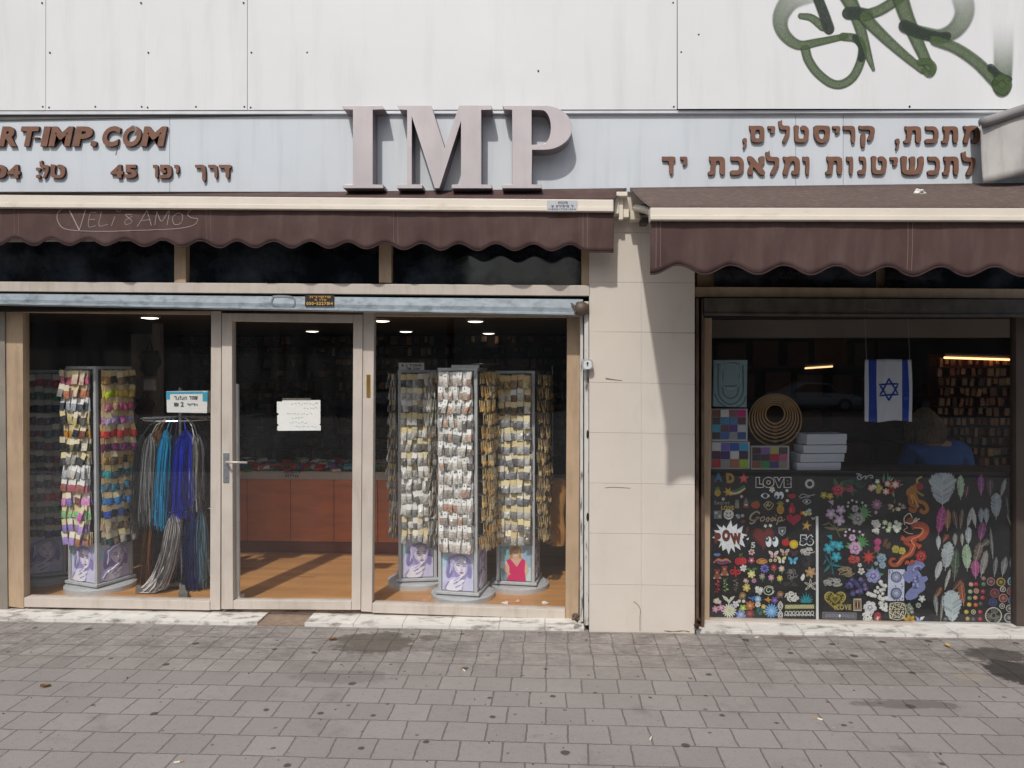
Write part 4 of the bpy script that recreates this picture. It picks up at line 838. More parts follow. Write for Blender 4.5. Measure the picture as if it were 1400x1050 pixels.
def make_spinner(label, uc, y, half, rot, v_base, v_top, rows, packs, faces, where, disc=True, dim=False, rowsz=None):
    """rotating four sided tower; faces: {index: (columns, per-row (card,bags), individuals?)}"""
    c = P(uc, (v_base + v_top) / 2, y); z1 = Z(uc, v_top, y); rz = rot
    root = empty('bead_tower', (c.x, y, ZF), label, 'display stand')
    MT = Matrix.Translation((c.x, y, 0)) @ Matrix.Rotation(rz, 4, 'Z')
    zb = ZF + .055
    b = MB(); b.lathe([(half * 1.75, ZF), (half * 1.75, ZF + .035), (half * 1.6, ZF + .045), (.04, ZF + .05)], c.x, y, 40); b.build('turntable', STEELG, root, smooth=False)
    b = MB(); b.box(-half - .03, half + .03, -half - .03, half + .03, zb, zb + .022, 0, MT); b.build('base_plate', STEELG, root, bevel=.004)
    b = MB(); b.box(-half - .015, half + .015, -half - .015, half + .015, z1 - .022, z1, 0, MT); b.build('top_plate', STEELG, root, bevel=.003)
    for sx in (-1, 1):
        for sy in (-1, 1): b = MB(); b.box(sx * half - .013, sx * half + .013, sy * half - .013, sy * half + .013, zb + .022, z1 - .022, 0, MT); b.build('post', STEELG, root, bevel=.003)
    zp1 = zb + .33
    core = M('tower_panel_grey', '#7d7f80', .5, .2, .1, 30, .2, 150)
    b = MB(); b.box(-half + .006, half - .006, -half + .006, half - .006, zp1, z1 - .022, 0, MT); b.build('hook_panel', core, root)
    for k in range(4):
        Q = MT @ Matrix.Rotation(k * math.pi / 2, 4, 'Z')
        if k in faces:
            lay = portrait(faces[k].get('poster', 'face')); cl = []
            for _, cc in lay:
                if cc not in cl: cl.append(cc)
            b = MB(); W, H = 2 * half - .035, zp1 - zb - .035
            for i, (pl, cc) in enumerate(lay):
                th = .0007 * i; b.prism([((a - .5) * W, zb + .028 + (d_ * .88 if i else d_) * H) for a, d_ in pl], -half - .004 - th, -half + .004, cl.index(cc))
            b.v = [Q @ p for p in b.v]; b.build('poster', [M('print_' + cc, cc, .35, 0, .04, 20) for cc in cl], root)
        else:
            b = MB(); b.box(-half + .012, half - .012, -half - .002, -half + .004, zb + .028, zp1, 0, Q); b.build('side_panel', M('dark_poster', '#4a4356', .5), root)
    n = len(rows); zr0 = zp1 + .088; pitch = (z1 - .03 - zr0) / (n - 1) if rowsz is None else rowsz
    for k, fc in faces.items():
        Q = MT @ Matrix.Rotation(k * math.pi / 2, 4, 'Z'); nc = fc['cols']; pw = 2 * (half - .012) / nc
        for ri in range(n):
            card, bags = fc['rows'][ri % len(fc['rows'])]; z = z1 - .035 - ri * pitch
            b = MB(); r = random.Random(ri * 7 + k * 3 + int(uc))
            b.tube([Q @ Vector((-half, -half - .006, z + .01)), Q @ Vector((half, -half - .006, z + .01))], .0028, 5)
            for i in range(nc):
                xx = -half + .012 + pw * (i + .5); b.tube([Q @ Vector((xx, -half - .004, z + .01)), Q @ Vector((xx, -half - .085, z + .003)), Q @ Vector((xx, -half - .1, z + .017))], .0017, 4)
            b.build('hook_rail', CHROME, root)
            lean = r.uniform(-.06, .06)
            for i in range(nc):
                xx = -half + .012 + pw * (i + .5); cw = pw * r.uniform(.84, .98); hc = pitch * r.uniform(.36, .46); hb = pitch * r.uniform(.5, .62)
                bg = bags[r.randrange(len(bags))]; cd = card[r.randrange(len(card))]
                dep = r.uniform(.055, .09); ry = r.gauss(0, .1) + lean; rx = r.uniform(-.28, .04); dx = r.uniform(-.004, .004) + lean * .05; dz = r.uniform(-.013, .005)
                if r.random() < .05: bg = None
                loc = Q @ Vector((xx + dx, -half - dep, z + dz))
                rotm = Q.to_3x3() @ (Matrix.Rotation(rx, 3, 'X') @ Matrix.Rotation(ry, 3, 'Y') @ Matrix.Rotation(r.uniform(-.2, .2), 3, 'Z'))
                if fc.get('single') and (fc['single'] is True or i < fc['single']) and bg:
                    me = packet_mesh(cd, bg, round(cw * 100) / 100 if False else pw * .92, pitch * .42, pitch * .56, r.randrange(3), fc.get('hole', False))
                    o = bpy.data.objects.new('bead_packet', me); COL.objects.link(o); o.location = loc; o.rotation_euler = rotm.to_euler(); ALL_N[0] += 1
                    tag(o, '%s bead packet, %s row, %s' % (fc['adj'], ORD[int(ri * 12 / (n - 1))] if n != 13 else ORD[ri], fc['where']), 'bead packet', 'bead packets, %s row, %s' % (ORD[ri], fc['where']))
                elif bg:
                    packet_geo(STUFF, cw, hc, hb, stm(C(cd, .6, .06)), stm(bagmat(bg)), Matrix.Translation(loc) @ rotm.to_4x4(), r)
                for q in range(4 if fc.get('deep', True) else 2):
                    loc = Q @ Vector((xx + r.uniform(-.006, .006), -half - (dep - .016 * (q + 1) - .004 if q < 2 else dep + .014 * (q - 1) if fc.get('reach') else .02 + .01 * q), z + r.uniform(-.008, .004)))
                    rotm = Q.to_3x3() @ (Matrix.Rotation(r.uniform(-.1, .05), 3, 'X') @ Matrix.Rotation(r.uniform(-.12, .12), 3, 'Y') @ Matrix.Rotation(r.uniform(-.25, .25), 3, 'Z'))
                    packet_geo(STUFF, cw * (.8 if fc.get('reach') else 1), hc, hb * (r.uniform(.6, .8) if fc.get('reach') else r.uniform(.9, 1.05)), stm(C(cd, .6, .06)), stm(bagmat(bags[r.randrange(len(bags))])), Matrix.Translation(loc) @ rotm.to_4x4(), r)
    return root, z1, MT
CR = ['#e6d7a8', '#e3cf9a', '#ded2b2', '#efe6cf']; TN = ['#dcc291', '#d6b983', '#e6d3a8']; WH = ['#f1f0ec', '#f4f3f0', '#e6e4de']
A_left = [(CR, ['#c0637f', '#d8b9a6', '#c77a90']), (CR, ['#c98562', '#e3d3b4', '#9c9a96', '#a8606a']), (WH, ['#aab0b8', '#d7d3c8', '#4f5560']), (CR, ['#5a5550', '#cdbb85', '#3c3a3d']), (CR, ['#27324a', '#c98d3c', '#703a2c', '#c6b52f']), (CR, ['#2c2b2c', '#cfc9b8', '#84794f']), (CR, ['#4a4b4e', '#a3a19c', '#b8ac7e']), (WH, ['#b9bbbd', '#8f9296', '#d0c9bf']), (WH, ['#cf8fb4', '#b8606e', '#7f76b8', '#a0665a', '#dcb4cc']), (CR, ['#8a78bd', '#d592c0', '#b3d4a8', '#c47aa2', '#8a5a54']), (CR, ['#a9d29a', '#d45fc0', '#c9b08e', '#8fbf8a']), (CR, ['#9a88c8', '#b598cc', '#b5875f', '#9a5a50']), (CR, ['#ad98d2', '#9c6450', '#b0785a', '#cbb69a'])]
A_right = [(TN, ['#3a3430', '#b98f58', '#8e744e']), (TN, ['#d9c52e', '#c7e23c', '#d2b45c']), (TN, ['#c97f93', '#d0678a', '#c2a27a']), (TN, ['#c66fb6', '#b9a3c4', '#cf8fbf']), (TN, ['#d6492c', '#c12c38', '#d9682f', '#b41f3b']), (TN, ['#6b2c58', '#4a2436', '#8a3c70']), (TN, ['#b48a4c', '#5c4a3c', '#c29c64']), (TN, ['#2f9aa0', '#3a7f8a', '#24505a']), (TN, ['#2f86a6', '#3f9cb8', '#5a6f78']), (TN, ['#2a78b8', '#2f68a4', '#4a93c9']), (TN, ['#2f55b0', '#20242f', '#4a6fc0']), (CR, ['#a9907a', '#cbb79c', '#6e5a4a']), (CR, ['#34494c', '#a8a39a', '#7d6a58'])]
GREY = ['#b5b4b0', '#8d8b88', '#d0cec8', '#75706a', '#c0bab0']
rowsN = list(range(13))
uA = 137
aA = math.atan2(X(uA, .55), 5.55)
make_spinner('left bead tower with a corner post facing the street, packets in many colours', uA, .62, .145, -aA + R(38), 806, 501, rowsN, None, {
    0: dict(cols=5, rows=A_right, single=4, adj='small colourful', where='right face of the left coloured tower'), 3: dict(cols=5, rows=A_left, single=4, adj='small colourful', where='left face of the left coloured tower')}, '')
DK = [(['#b9b5a8', '#9c988e', '#cfc9b8'], ['#4d5058', '#5c5464', '#7a3a4c', '#3a5660'])]
DK2 = [(['#cbc6b8', '#a8a396'], ['#b02a48', '#6a4a54']), (['#b9b4a6'], ['#3f8a66', '#5a6a64']), (['#b5b1a6'], ['#3a3c48', '#5a5464']), (['#c2bba8'], ['#3f4a80', '#4a4754'])] + DK * 5
make_spinner('dark bead tower standing half hidden behind the left coloured tower', 64, .84, .15, R(24), 796, 506, rowsN, None, {0: dict(cols=5, rows=DK2, deep=False), 1: dict(cols=5, rows=DK, deep=False)}, '', dim=True)
B_f = [(CR, GREY + ['#3f4c52']), (CR, ['#9a9894', '#c2c0ba']), (CR + WH, ['#8a8a88', '#d0cfcb'])] + [(CR, GREY)] * 2 + [(CR + WH, GREY)] * 3 + [(WH, GREY)] * 3 + [(CR + WH, GREY)] * 2
make_spinner('left one of the three bead towers in the right shop window', 571, .86, .135, R(10), 805, 506, rowsN, None, {0: dict(cols=6, rows=B_f, single=4, adj='grey', where='left tower of the three in the right shop window'), 1: dict(cols=4, rows=[(['#e6e0d2', '#d2cabb'], ['#bdb5a8', '#a39a8c', '#d6cebf', '#b09876'])], reach=True), 3: dict(cols=4, rows=[(CR, GREY)])}, '')
C_f = [(WH, ['#cfc9c4', '#b9a79c', '#e0dcd6', '#a98f80'])] * 2 + [(WH, GREY + ['#c9a894'])] * 5 + [(WH, ['#b58f7c', '#b5aaa2', '#d0c4ba', '#9c958e', '#c9c4be'])] * 6
make_spinner('tallest middle bead tower nearest the glass, rows of white header cards', 633, .52, .135, R(-9), 820, 503, rowsN, None, {0: dict(cols=7, rows=C_f, single=6, hole=True, adj='white carded', where='middle tower of the three in the right shop window'), 1: dict(cols=4, rows=[(['#e2cd9c', '#d2b27a', '#ece2c8'], ['#c99c58', '#b08c58', '#dcc08a', '#b5a286'])], reach=True), 3: dict(cols=4, rows=[(['#d2ccbd', '#b9b2a4'], GREY + ['#a98c6c'])], reach=True)}, '')
D_f = [(TN, ['#a58a5c', '#8e7f66', '#c9b98f']), (TN + WH, ['#7b6a58', '#c9c4ba']), (CR, ['#5a5650', '#c7c3bb', '#6e5a44'])] + [(CR, ['#6c6a6a', '#97969a', '#c4c3c0', '#828286'])] * 7 + [(CR, GREY)] * 3
make_spinner('right one of the three bead towers, cream cards and a pink dress poster', 709, .80, .135, R(-7), 803, 507, rowsN, None, {0: dict(cols=5, rows=D_f, single=True, poster='dress', adj='cream carded', where='right tower of the three in the right shop window'), 1: dict(cols=4, rows=[(['#c2ac84', '#dcc493'], ['#c9a45c', '#b09c7c', '#8a7c6c', '#dcc48c'])], reach=True), 3: dict(cols=3, rows=[(['#b9b2a4'], GREY)])}, '')
tag(STUFF.build('bead_packets', STM), 'crowded small bead packets hanging behind and beside the front ones', 'bead packets', kind='stuff')
print('PACKETS', ALL_N[0])
# cards standing on the towers
def topcard(u0, v0, u1, v1, y, lbl, txt=None, colr='#e4e3df'):
    b = MB(); b.pr(u0, v0, u1, v1, y, y + .006); o = b.build('price_card', C(colr, .6, .05)); tag(o, lbl, 'card')
    if txt:
        for i, (s, bx) in enumerate(txt): b = MB(); word_into(b, s, bx, y - .0015, y - .0002); b.build('lettering', C('#33373c'), o)
topcard(545, 496, 580, 508.5, .74, 'white price card standing on the left one of three bead towers', [('ש 5 לכמות', (549, 498, 576, 501)), ('לש 2,90', (556, 502.5, 574, 505.5))])
topcard(617, 499, 655, 505, .5, 'blank pale card lying across the top of the middle bead tower')
b = MB(); cx = P(662, 498, .95); b.lathe([(.06, cx.z - .02), (.13, cx.z - .01), (.135, cx.z), (.1, cx.z + .004)], cx.x, .95, 28); b.box(cx.x - .01, cx.x + .01, .94, .96, ZF, cx.z - .015)
tag(b.build('round_tray', M('clear_plastic_tray', '#5c5955', .2), smooth=False), 'dark round tray on a thin post behind the middle bead tower', 'tray')

# ---- cord rack
yR = .62; rc = P(247, 600, yR)
rack = empty('cord_rack', (rc.x, yR, ZF), 'wire rack hung with long hanks of coloured cord, left window', 'rack')
zr = Z(247, 573, yR); zl = Z(247, 700, yR)
b = MB(); b.tube([(rc.x, yR, ZF), (rc.x, yR, Z(247, 530, yR))], .013, 8); b.build('pole', CHROME, rack)
b = MB(); b.tube([(rc.x + .26 * math.cos(a * .3), yR + .26 * math.sin(a * .3), zr) for a in range(22)], .005, 6)
for k in range(12): b.tube([(rc.x, yR, zr + .02), (rc.x + .3 * math.cos(k * math.pi / 6), yR + .22 * math.sin(k * math.pi / 6), zr + .01)], .004, 5)
b.build('hook_wheel', CHROME, rack)
b = MB()
for k in range(12): b.tube([(rc.x, yR, zl + .02), (rc.x + .24 * math.cos(k * math.pi / 6), yR + .18 * math.sin(k * math.pi / 6), zl + .03)], .004, 5)
b.build('hook_wheel', CHROME, rack)
for k in range(4):
    b = MB(); m4 = Matrix.Translation((rc.x, yR, 0)) @ Matrix.Rotation(k * math.pi / 2 + .5, 4, 'Z'); b.box(0, .3, -.02, .02, ZF + .02, ZF + .05, 0, m4); b.box(.25, .32, -.03, .03, ZF, ZF + .045, 0, m4); b.build('foot', M('grey_rack_foot', '#77756f', .6), rack, bevel=.003)
def mixhex(c, k): return c if k == 0 else '#%02x%02x%02x' % tuple(int(int(c[i:i + 2], 16) * .55) for i in (1, 3, 5))
def hank(name, col, u0, v0, u1, v1, wpx, lbl, n=70, dy=0.0, curve=None, rod=None, wbot=None):
    wpx *= 1.3; v1 += 6
    r = random.Random(int(u0 * 31 + v0)); b = MB(); yy = yR + dy; wbot = wbot or wpx * 1.15
    mats = [M('cord_%s_%d' % (name, k), mixhex(col, k), .55, 0, .1 + .12 * k, 30) for k in range(2)]
    n = int(n * 1.5)
    for s in range(n):
        ph = r.random() * 6.28; amp = r.uniform(.3, 1.4); a = (s + .5) / n - .5; off = r.uniform(-.5, .5); dd = r.uniform(-.05, .05); end = v1 + r.uniform(-1, 1) * 14
        pts = []
        m = 11
        for i in range(m):
            t = i / (m - 1); u = u0 + (u1 - u0) * t + (curve(t) if curve else 0)
            ww = wpx * (.35 + .65 * min(1, t * 6)) if t < .17 else wpx + (wbot - wpx) * (t - .17) / .83
            v = v0 + (end - v0) * t + (math.cos(a * math.pi) * -5 + 5) * (t < .05)
            p = P(u + a * ww + amp * math.sin(ph + t * 5) * t * 1.6 + off * 2 * t, v, yy); pts.append((p.x, yy + dd * (.3 + .7 * min(1, t * 3)) + .006 * math.sin(ph * 2 + t * 7), max(p.z, ZF + .012)))
        b.tube(pts, .0033, 3, r.randrange(2))
    ru, rv = rod or (247 + (u0 - 247) * .5, 573)
    nr = len(b.v); b.tube([P(ru, rv, yR), P(ru + (u0 - ru) * .6, rv + (v0 - rv) * .4, yy), P(u0, v0 + 3, yy)], .004, 5, 0)
    return tag(b.build('cord_hank', mats), lbl, 'cord hank', 'cord hanks on the wire rack')
hank('dgrey', '#4a4a4c', 194, 594, 188, 712, 10, 'dark grey cord hank at the left end of the upper tier', dy=-.02)
hank('lgrey', '#a9a8a6', 206, 593, 203, 702, 13, 'light grey cord hank beside the dark grey one', dy=-.06)
hank('brown', '#8f6a4a', 217, 588, 212, 698, 13, 'brown cord hank between the light grey and turquoise ones', dy=-.03)
hank('cyan', '#2fb0dc', 227, 588, 220, 706, 11, 'bright turquoise cord hank in the middle of the rack', dy=-.1, wbot=16)
hank('navy', '#232c54', 240, 594, 236, 692, 16, 'dark navy cord hank between the turquoise and royal blue ones', dy=-.05)
hank('royal', '#2c44d0', 254, 588, 251, 692, 19, 'wide royal blue cord hank on the upper tier', 110, dy=-.12, wbot=30)
hank('white', '#d9d8d4', 266, 596, 266, 680, 6, 'thin white cord hank right of the royal blue one', 34, dy=-.11)
hank('char', '#3c3a3c', 276, 590, 280, 690, 18, 'charcoal cord hank at the right end of the rack', dy=.05)
hank('tan', '#b08d62', 211, 590, 209, 690, 9, 'sandy tan cord hank tucked behind the brown one', dy=.06)
hank('steel', '#6d737c', 232, 592, 228, 690, 12, 'steel grey cord hank behind the turquoise one', dy=.05)
hank('slate', '#34363e', 224, 704, 222, 800, 15, 'slate black cord hank behind the white trailing one', 80, dy=.03, rod=(240, 700))
hank('mist', '#b9bcc0', 270, 594, 272, 686, 9, 'pale silver cord hank between the white and charcoal ones', 50, dy=-.02)
hank('red', '#5a2f33', 284, 592, 285, 690, 8, 'dark red cord hank half hidden behind the right window post', 40, dy=.14)
hank('rust', '#94603a', 206, 702, 200, 800, 9, 'long rust brown cord hank hanging to the floor, lower tier', dy=-.02, rod=(232, 700))
hank('pale', '#d3d0cf', 238, 702, 208, 812, 15, 'long white cord hank trailing aside onto the floor', 80, dy=-.12, curve=lambda t: 8 * math.sin(math.pi * min(1, t * 1.0)) - 16 * max(0, t - .85) * 4, wbot=17, rod=(245, 698))
hank('black', '#1d1c20', 246, 706, 246, 806, 20, 'black cord hank in the middle of the lower tier', 80, dy=.04, rod=(247, 700))
hank('dblue', '#26387c', 262, 700, 262, 806, 15, 'dark blue cord hank reaching the floor, lower tier', 80, dy=-.06, rod=(254, 700))
hank('sky', '#7ba7bd', 274, 698, 275, 792, 9, 'pale blue cord hank at the right of the lower tier', 50, dy=-.05, rod=(258, 700))
bx = empty('sign_box', P(255, 564, yR - .1), 'white carton with blue corners and handwritten Hebrew price on the cord rack', 'box')
b = MB(); b.pq([(227, 535), (284, 534.5), (283, 565), (228, 564)], yR - .16, yR + .06); b.build('carton', C('#eceae6', .6, .04), bx, bevel=.003)
b = MB()
for q in ([(227.2, 535.3), (232, 535.2), (232, 546), (227.3, 546)], [(277, 536), (283.8, 535.6), (283.6, 549), (277, 548.5)], [(232.3, 535.4), (276.8, 535.2), (276.8, 538), (232.3, 538.5)]): b.pq(q, yR - .1625, yR - .1605)
b.build('blue_tape', C('#3fa7c6', .5), bx)
b = MB(); word_into(b, 'רצועה דמש', (238, 541.5, 270, 546.5), yR - .1625, yR - .1605); glyph_into(b, '2', (247, 549.5, 251, 556), yR - .1625, yR - .1605); glyph_into(b, '₪', (238, 550.5, 244, 555.5), yR - .1625, yR - .1605); word_into(b, 'יחידה', (256, 551.5, 270, 555), yR - .1625, yR - .1605); b.build('lettering', C('#3b3f46'), bx)
# ---- notice on the door, white wall strip, slim stand
nt_ = empty('paper_notice', P(410, 568, .235), 'white handwritten paper notice with torn left edge taped inside the door glass', 'notice')
b = MB(); b.prism([XZ(*p, .2335) for p in [(378.5, 549), (386, 549), (386, 547.5), (438, 547), (438, 579), (436.5, 580.5), (438.5, 582), (438.5, 588.5), (381, 589), (379, 588), (379, 583), (381, 581), (379, 579), (379, 568), (381.5, 566), (378.5, 564)]], .2335, .236); b.build('sheet', M('notice_paper', '#f3f2ee', .7, 0, .02, 20), nt_)
b = MB(); b.pr(386, 544.3, 425, 547.3, .233, .2355); b.build('tape', C('#6b6863', .3), nt_)
b = MB(); r = random.Random(11)
for (u0, u1, v) in [(398, 432, 552), (415, 433, 558), (392, 424, 566), (399, 416, 571.5), (396, 420, 578), (404, 431, 583), (431, 434, 551)]:
    u = u0
    while u < u1: d_ = r.uniform(1.5, 4.5); stroke(b, [(u, v + r.uniform(-1, 1)), (u + d_ * .5, v + r.uniform(-1.6, 1.4)), (u + d_, v + r.uniform(-1, 1))], .45, .2325); u += d_ + r.uniform(.8, 2.5)
b.build('handwriting', C('#85878e'), nt_)
b = MB(); pA = P(323.5, 525, .27); b.box(pA.x - .014, pA.x + .014, .255, .285, ZF + .02, pA.z); b.box(pA.x - .045, pA.x + .02, .25, .34, ZF, ZF + .05)
for k in range(4): b.box(pA.x - .03, pA.x - .0145, .26, .28, ZF + .25 + k * .3, ZF + .28 + k * .3)
tag(b.build('slim_stand', M('white_stand_metal', '#e6e6e3', .4), bevel=.003), 'slim white metal upright standing just inside the door, left edge', 'stand')
b = MB(); m4 = Matrix.Translation((X(761, 1.1), 1.1, 0)) @ Matrix.Rotation(R(15), 4, 'Z')
za, zb_ = Z(761, 745, 1.1), Z(761, 655, 1.1)
def bagf(s, t): a = s * 2 * math.pi; rx = .075 * (1 - .25 * (1 - t)); return m4 @ Vector((rx * math.copysign(abs(math.cos(a)) ** .5, math.cos(a)) + .01 * math.sin(9 * t), .06 * math.copysign(abs(math.sin(a)) ** .5, math.sin(a)) * (1 + .15 * math.sin(14 * t + a)), za + (zb_ - za) * t))
b.grid(bagf, 28, 14); bag = b.build('paper_bag', M('kraft_paper', '#b5813f', .8, 0, .15, 8, .3, 25), smooth=True); tag(bag, 'brown kraft paper bag hanging behind the right bead tower', 'bag')
b = MB(); b.tube([P(756, 655, 1.1), P(755, 500, 1.1)], .004, 5); tag(b.build('hanging_rod', CHROME), 'thin steel rod holding the brown paper bag', 'rod')
b = MB(); b.pq([(741, 733), (757, 726), (760, 740), (747, 745)], 1.0, 1.015); tag(b.build('card_flap', C('#b58a52')), 'loose brown cardboard flap beside the paper bag', 'cardboard')
for i, (u, v, l) in enumerate([(690, 825, 'white scrap on the shop floor in front of the right bead tower'), (708, 823, 'small pinkish scrap on the shop floor, middle of three'), (746, 825, 'white folded scrap on the shop floor near the right window post'), (582, 822, 'pale scrap on the shop floor left of the middle bead tower')]):
    d_ = ray(u, v); p = CAM + d_ * ((ZF - CAM.z) / d_.z); m4 = Matrix.Translation((p.x, p.y, ZF + .002)) @ Matrix.Rotation(i * 1.3, 4, 'Z') @ Matrix.Rotation(.12, 4, 'Y'); b = MB(); b.box(-.022, .022, -.014, .014, 0, .003, 0, m4); b.box(.0, .024, -.012, .012, .0032, .012, 0, m4)
    tag(b.build('paper_scrap', C(['#f0eee8', '#e0b8a4', '#f4f2ee', '#d8a98e'][i])), l, 'paper scrap')

# dark bags and a spotted carton hanging by the partition at the left
for i, (u, v, w_, h_, colr, lbl) in enumerate([(198, 560, 26, 30, '#4a1a22', 'dark maroon cloth bag hanging behind the left bead tower'), (192, 596, 22, 34, '#17161a', 'black cloth bag hanging below the maroon one'), (205, 497, 30, 36, '#211f22', 'black bundle hanging above the maroon bag'), (205, 526, 13, 16, '#d2d4d4', 'small white carton between the hanging bags')]):
    y = 1.55; p0 = P(u, v, y); W = w_ / 2 * 6.55 / 1022; H = h_ / 2 * 6.55 / 1022; b = MB(); r = random.Random(i)
    if i == 3: b.box(p0.x - W, p0.x + W, y - .03, y + .03, p0.z - H, p0.z + H)
    else: b.grid(lambda s, t: (p0.x + W * (1 - .35 * (1 - t) ** 3) * math.cos(6.283 * s) * (.75 + .25 * math.sin(3.14 * (1 - t) ** .7)) + .01 * math.sin(11 * t + i), y + .06 * math.sin(6.283 * s) * (1 + .2 * math.sin(9 * t + 5 * s)), p0.z - H + 2 * H * t), 24, 12)
    o = b.build('carton' if i == 3 else 'hanging_bag', M('bag_cloth_%d' % i, colr, .8, 0, .25, 14, .3, 40), smooth=i != 3); tag(o, lbl, 'carton' if i == 3 else 'bag')
    if i != 3: b = MB(); b.tube([(p0.x - .03, y, p0.z + H), (p0.x, y, p0.z + H + .1), (p0.x + .03, y, p0.z + H)], .005, 5); b.build('handle', o.data.materials[0], o)
# ================================================================ RIGHT WINDOW: SAMPLE BOARDS
YBD = .27
def board(name, q, label):
    root = empty(name, P((q[0][0] + q[1][0]) / 2, q[2][1], YBD), label, 'display board')
    b = MB(); b.pq(q, YBD, YBD + .012); b.build('felt_panel', BLACK, root); return root
bd1 = board('patch_board', [(967, 645.5), (1117.8, 647), (1117.8, 853), (967, 850)], 'black sample board of small iron-on patches with LOVE and POW, left third')
bd2 = board('patch_board', [(1118.2, 647), (1271.8, 649.5), (1271.8, 857), (1118.2, 853)], 'black sample board of embroidered flowers, dragon and lace, middle of the right window')
bd3 = board('feather_board', [(1272.2, 649.5), (1399, 652), (1399, 860), (1272.2, 857)], 'black sample board of feathers and buttons at the right of the display window')
part('divider_strip', [[(1115.6, 706), (1119, 706), (1119.2, 851), (1116, 851)]], WHITE, bd1, YBD - .012, YBD - .004, .001)
NP = [0]
class Patch:
    def __init__(s, name, root): s.n = name; s.root = root; s.b = MB(); s.c = []; s.k = 0; NP[0] += 1
    def col(s, c):
        if c not in s.c: s.c.append(c)
        return s.c.index(c)
    def poly(s, pts, c, hole=()):
        y = YBD - .0035 - .0008 * s.k; s.k += 1
        s.b.prism([XZ(u, v, y) for u, v in pts], y, YBD - .0004 if s.k == 1 else y + .0016, s.col(c), [[XZ(u, v, y) for u, v in h] for h in hole]); return s
    def line(s, pts, w, c, wfn=None, n=5):
        y = YBD - .0035 - .0008 * s.k; s.k += 1; stroke(s.b, pts, w, y, 0, s.col(c), wfn, n); return s
    def done(s):
        o = s.b.build(s.n, [M('thread_' + c, c, .8, 0, .22, 160, .3, 400) for c in s.c], s.root); return o
def rot(pts, u, v, a):
    ca, sa = math.cos(R(a)), math.sin(R(a)); return [(u + x * ca - y * sa, v + x * sa + y * ca) for x, y in pts]
def petals(p, u, v, r, n, c, inner=.35, a0=0, fat=.5, c2=None):
    pts = []
    for i in range(n * 8):
        a = 2 * math.pi * i / (n * 8); q = r * (inner + (1 - inner) * abs(math.cos(a * n / 2)) ** fat); pts.append((u + q * math.cos(a + a0), v + q * math.sin(a + a0)))
    p.poly(pts, c)
    if c2: p.poly(circ(u, v, r * .34, n=10), c2)
    return p
def leaf(p, u, v, L, w, a, c):
    return p.poly(rot([(0, 0), (L * .3, -w / 2), (L * .65, -w * .42), (L, 0), (L * .65, w * .42), (L * .3, w / 2)], u, v, a), c)
def flower(root, u, v, r, n, c, c2, stem=None, a0=.3, leaves=(), name='flower_patch', fat=.5):
    p = Patch(name, root); r *= 1.13
    if stem: p.line([(u, v), (u + stem[0] * .4, v + stem[1] * .6), (u + stem[0], v + stem[1])], 1.1, stem[2])
    for a, L in leaves: leaf(p, u, v + (stem[1] * .6 if stem else 0), L, L * .42, a, stem[2] if stem else '#3f7a3f')
    petals(p, u, v, r, n, c, .4, a0, fat); petals(p, u, v, r * .58, n, mixc(c, c2, .4), .5, a0 + .4, fat); p.poly(circ(u, v, r * .25, n=9), c2); return p.done()
def mixc(a, b, t):
    f = lambda s: [int(s.lstrip('#')[i:i + 2], 16) for i in (0, 2, 4)]
    return '#%02x%02x%02x' % tuple(int(x + (y - x) * t) for x, y in zip(f(a), f(b)))
def star(root, u, v, r, n, c, c2=None, inn=.45, a0=-90, name='star_patch'):
    p = Patch(name, root); pts = [(u + (r if i % 2 == 0 else r * inn) * math.cos(R(a0 + 180 * i / n)), v + (r if i % 2 == 0 else r * inn) * math.sin(R(a0 + 180 * i / n))) for i in range(2 * n)]
    p.poly(pts, c)
    if c2: p.poly([(u + (x - u) * .6, v + (y - v) * .6) for x, y in pts], c2)
    return p.done()
def heart_pts(u, v, w, h): return [(u + w / 2 * (16 * math.sin(t) ** 3) / 16, v - h / 2 * (13 * math.cos(t) - 5 * math.cos(2 * t) - 2 * math.cos(3 * t) - math.cos(4 * t)) / 14.5) for t in [2 * math.pi * i / 28 for i in range(28)]]
def heart(root, u, v, w, h, c, c2=None):
    p = Patch('heart_patch', root); p.poly(heart_pts(u, v, w, h), c)
    if c2: p.poly(heart_pts(u, v, w * .7, h * .7), c2)
    return p
def butterfly(root, u, v, w, c, c2):
    p = Patch('butterfly_patch', root)
    for s in (-1, 1):
        p.poly(chaikin([(u, v), (u + s * w * .15, v - w * .3), (u + s * w * .5, v - w * .42), (u + s * w * .46, v - w * .1), (u + s * w * .2, v + w * .05)], 1), c)
        p.poly(chaikin([(u, v), (u + s * w * .3, v + .02 * w), (u + s * w * .33, v + w * .25), (u + s * w * .1, v + w * .38)], 1), c2)
        p.poly(chaikin([(u + s * w * .1, v - w * .12), (u + s * w * .18, v - w * .25), (u + s * w * .4, v - w * .3), (u + s * w * .33, v - w * .1)], 1), mixc(c, c2, .6))
    p.line([(u, v - w * .3), (u, v), (u, v + w * .35)], 1, '#2f2a2a'); return p.done()
def scroll(root, name, lines, c, w=1.1, extra=None):
    p = Patch(name, root)
    for i, l in enumerate(lines): p.line(l, w, c if isinstance(c, str) else c[i % len(c)], n=5)
    if extra: extra(p)
    return p.done()
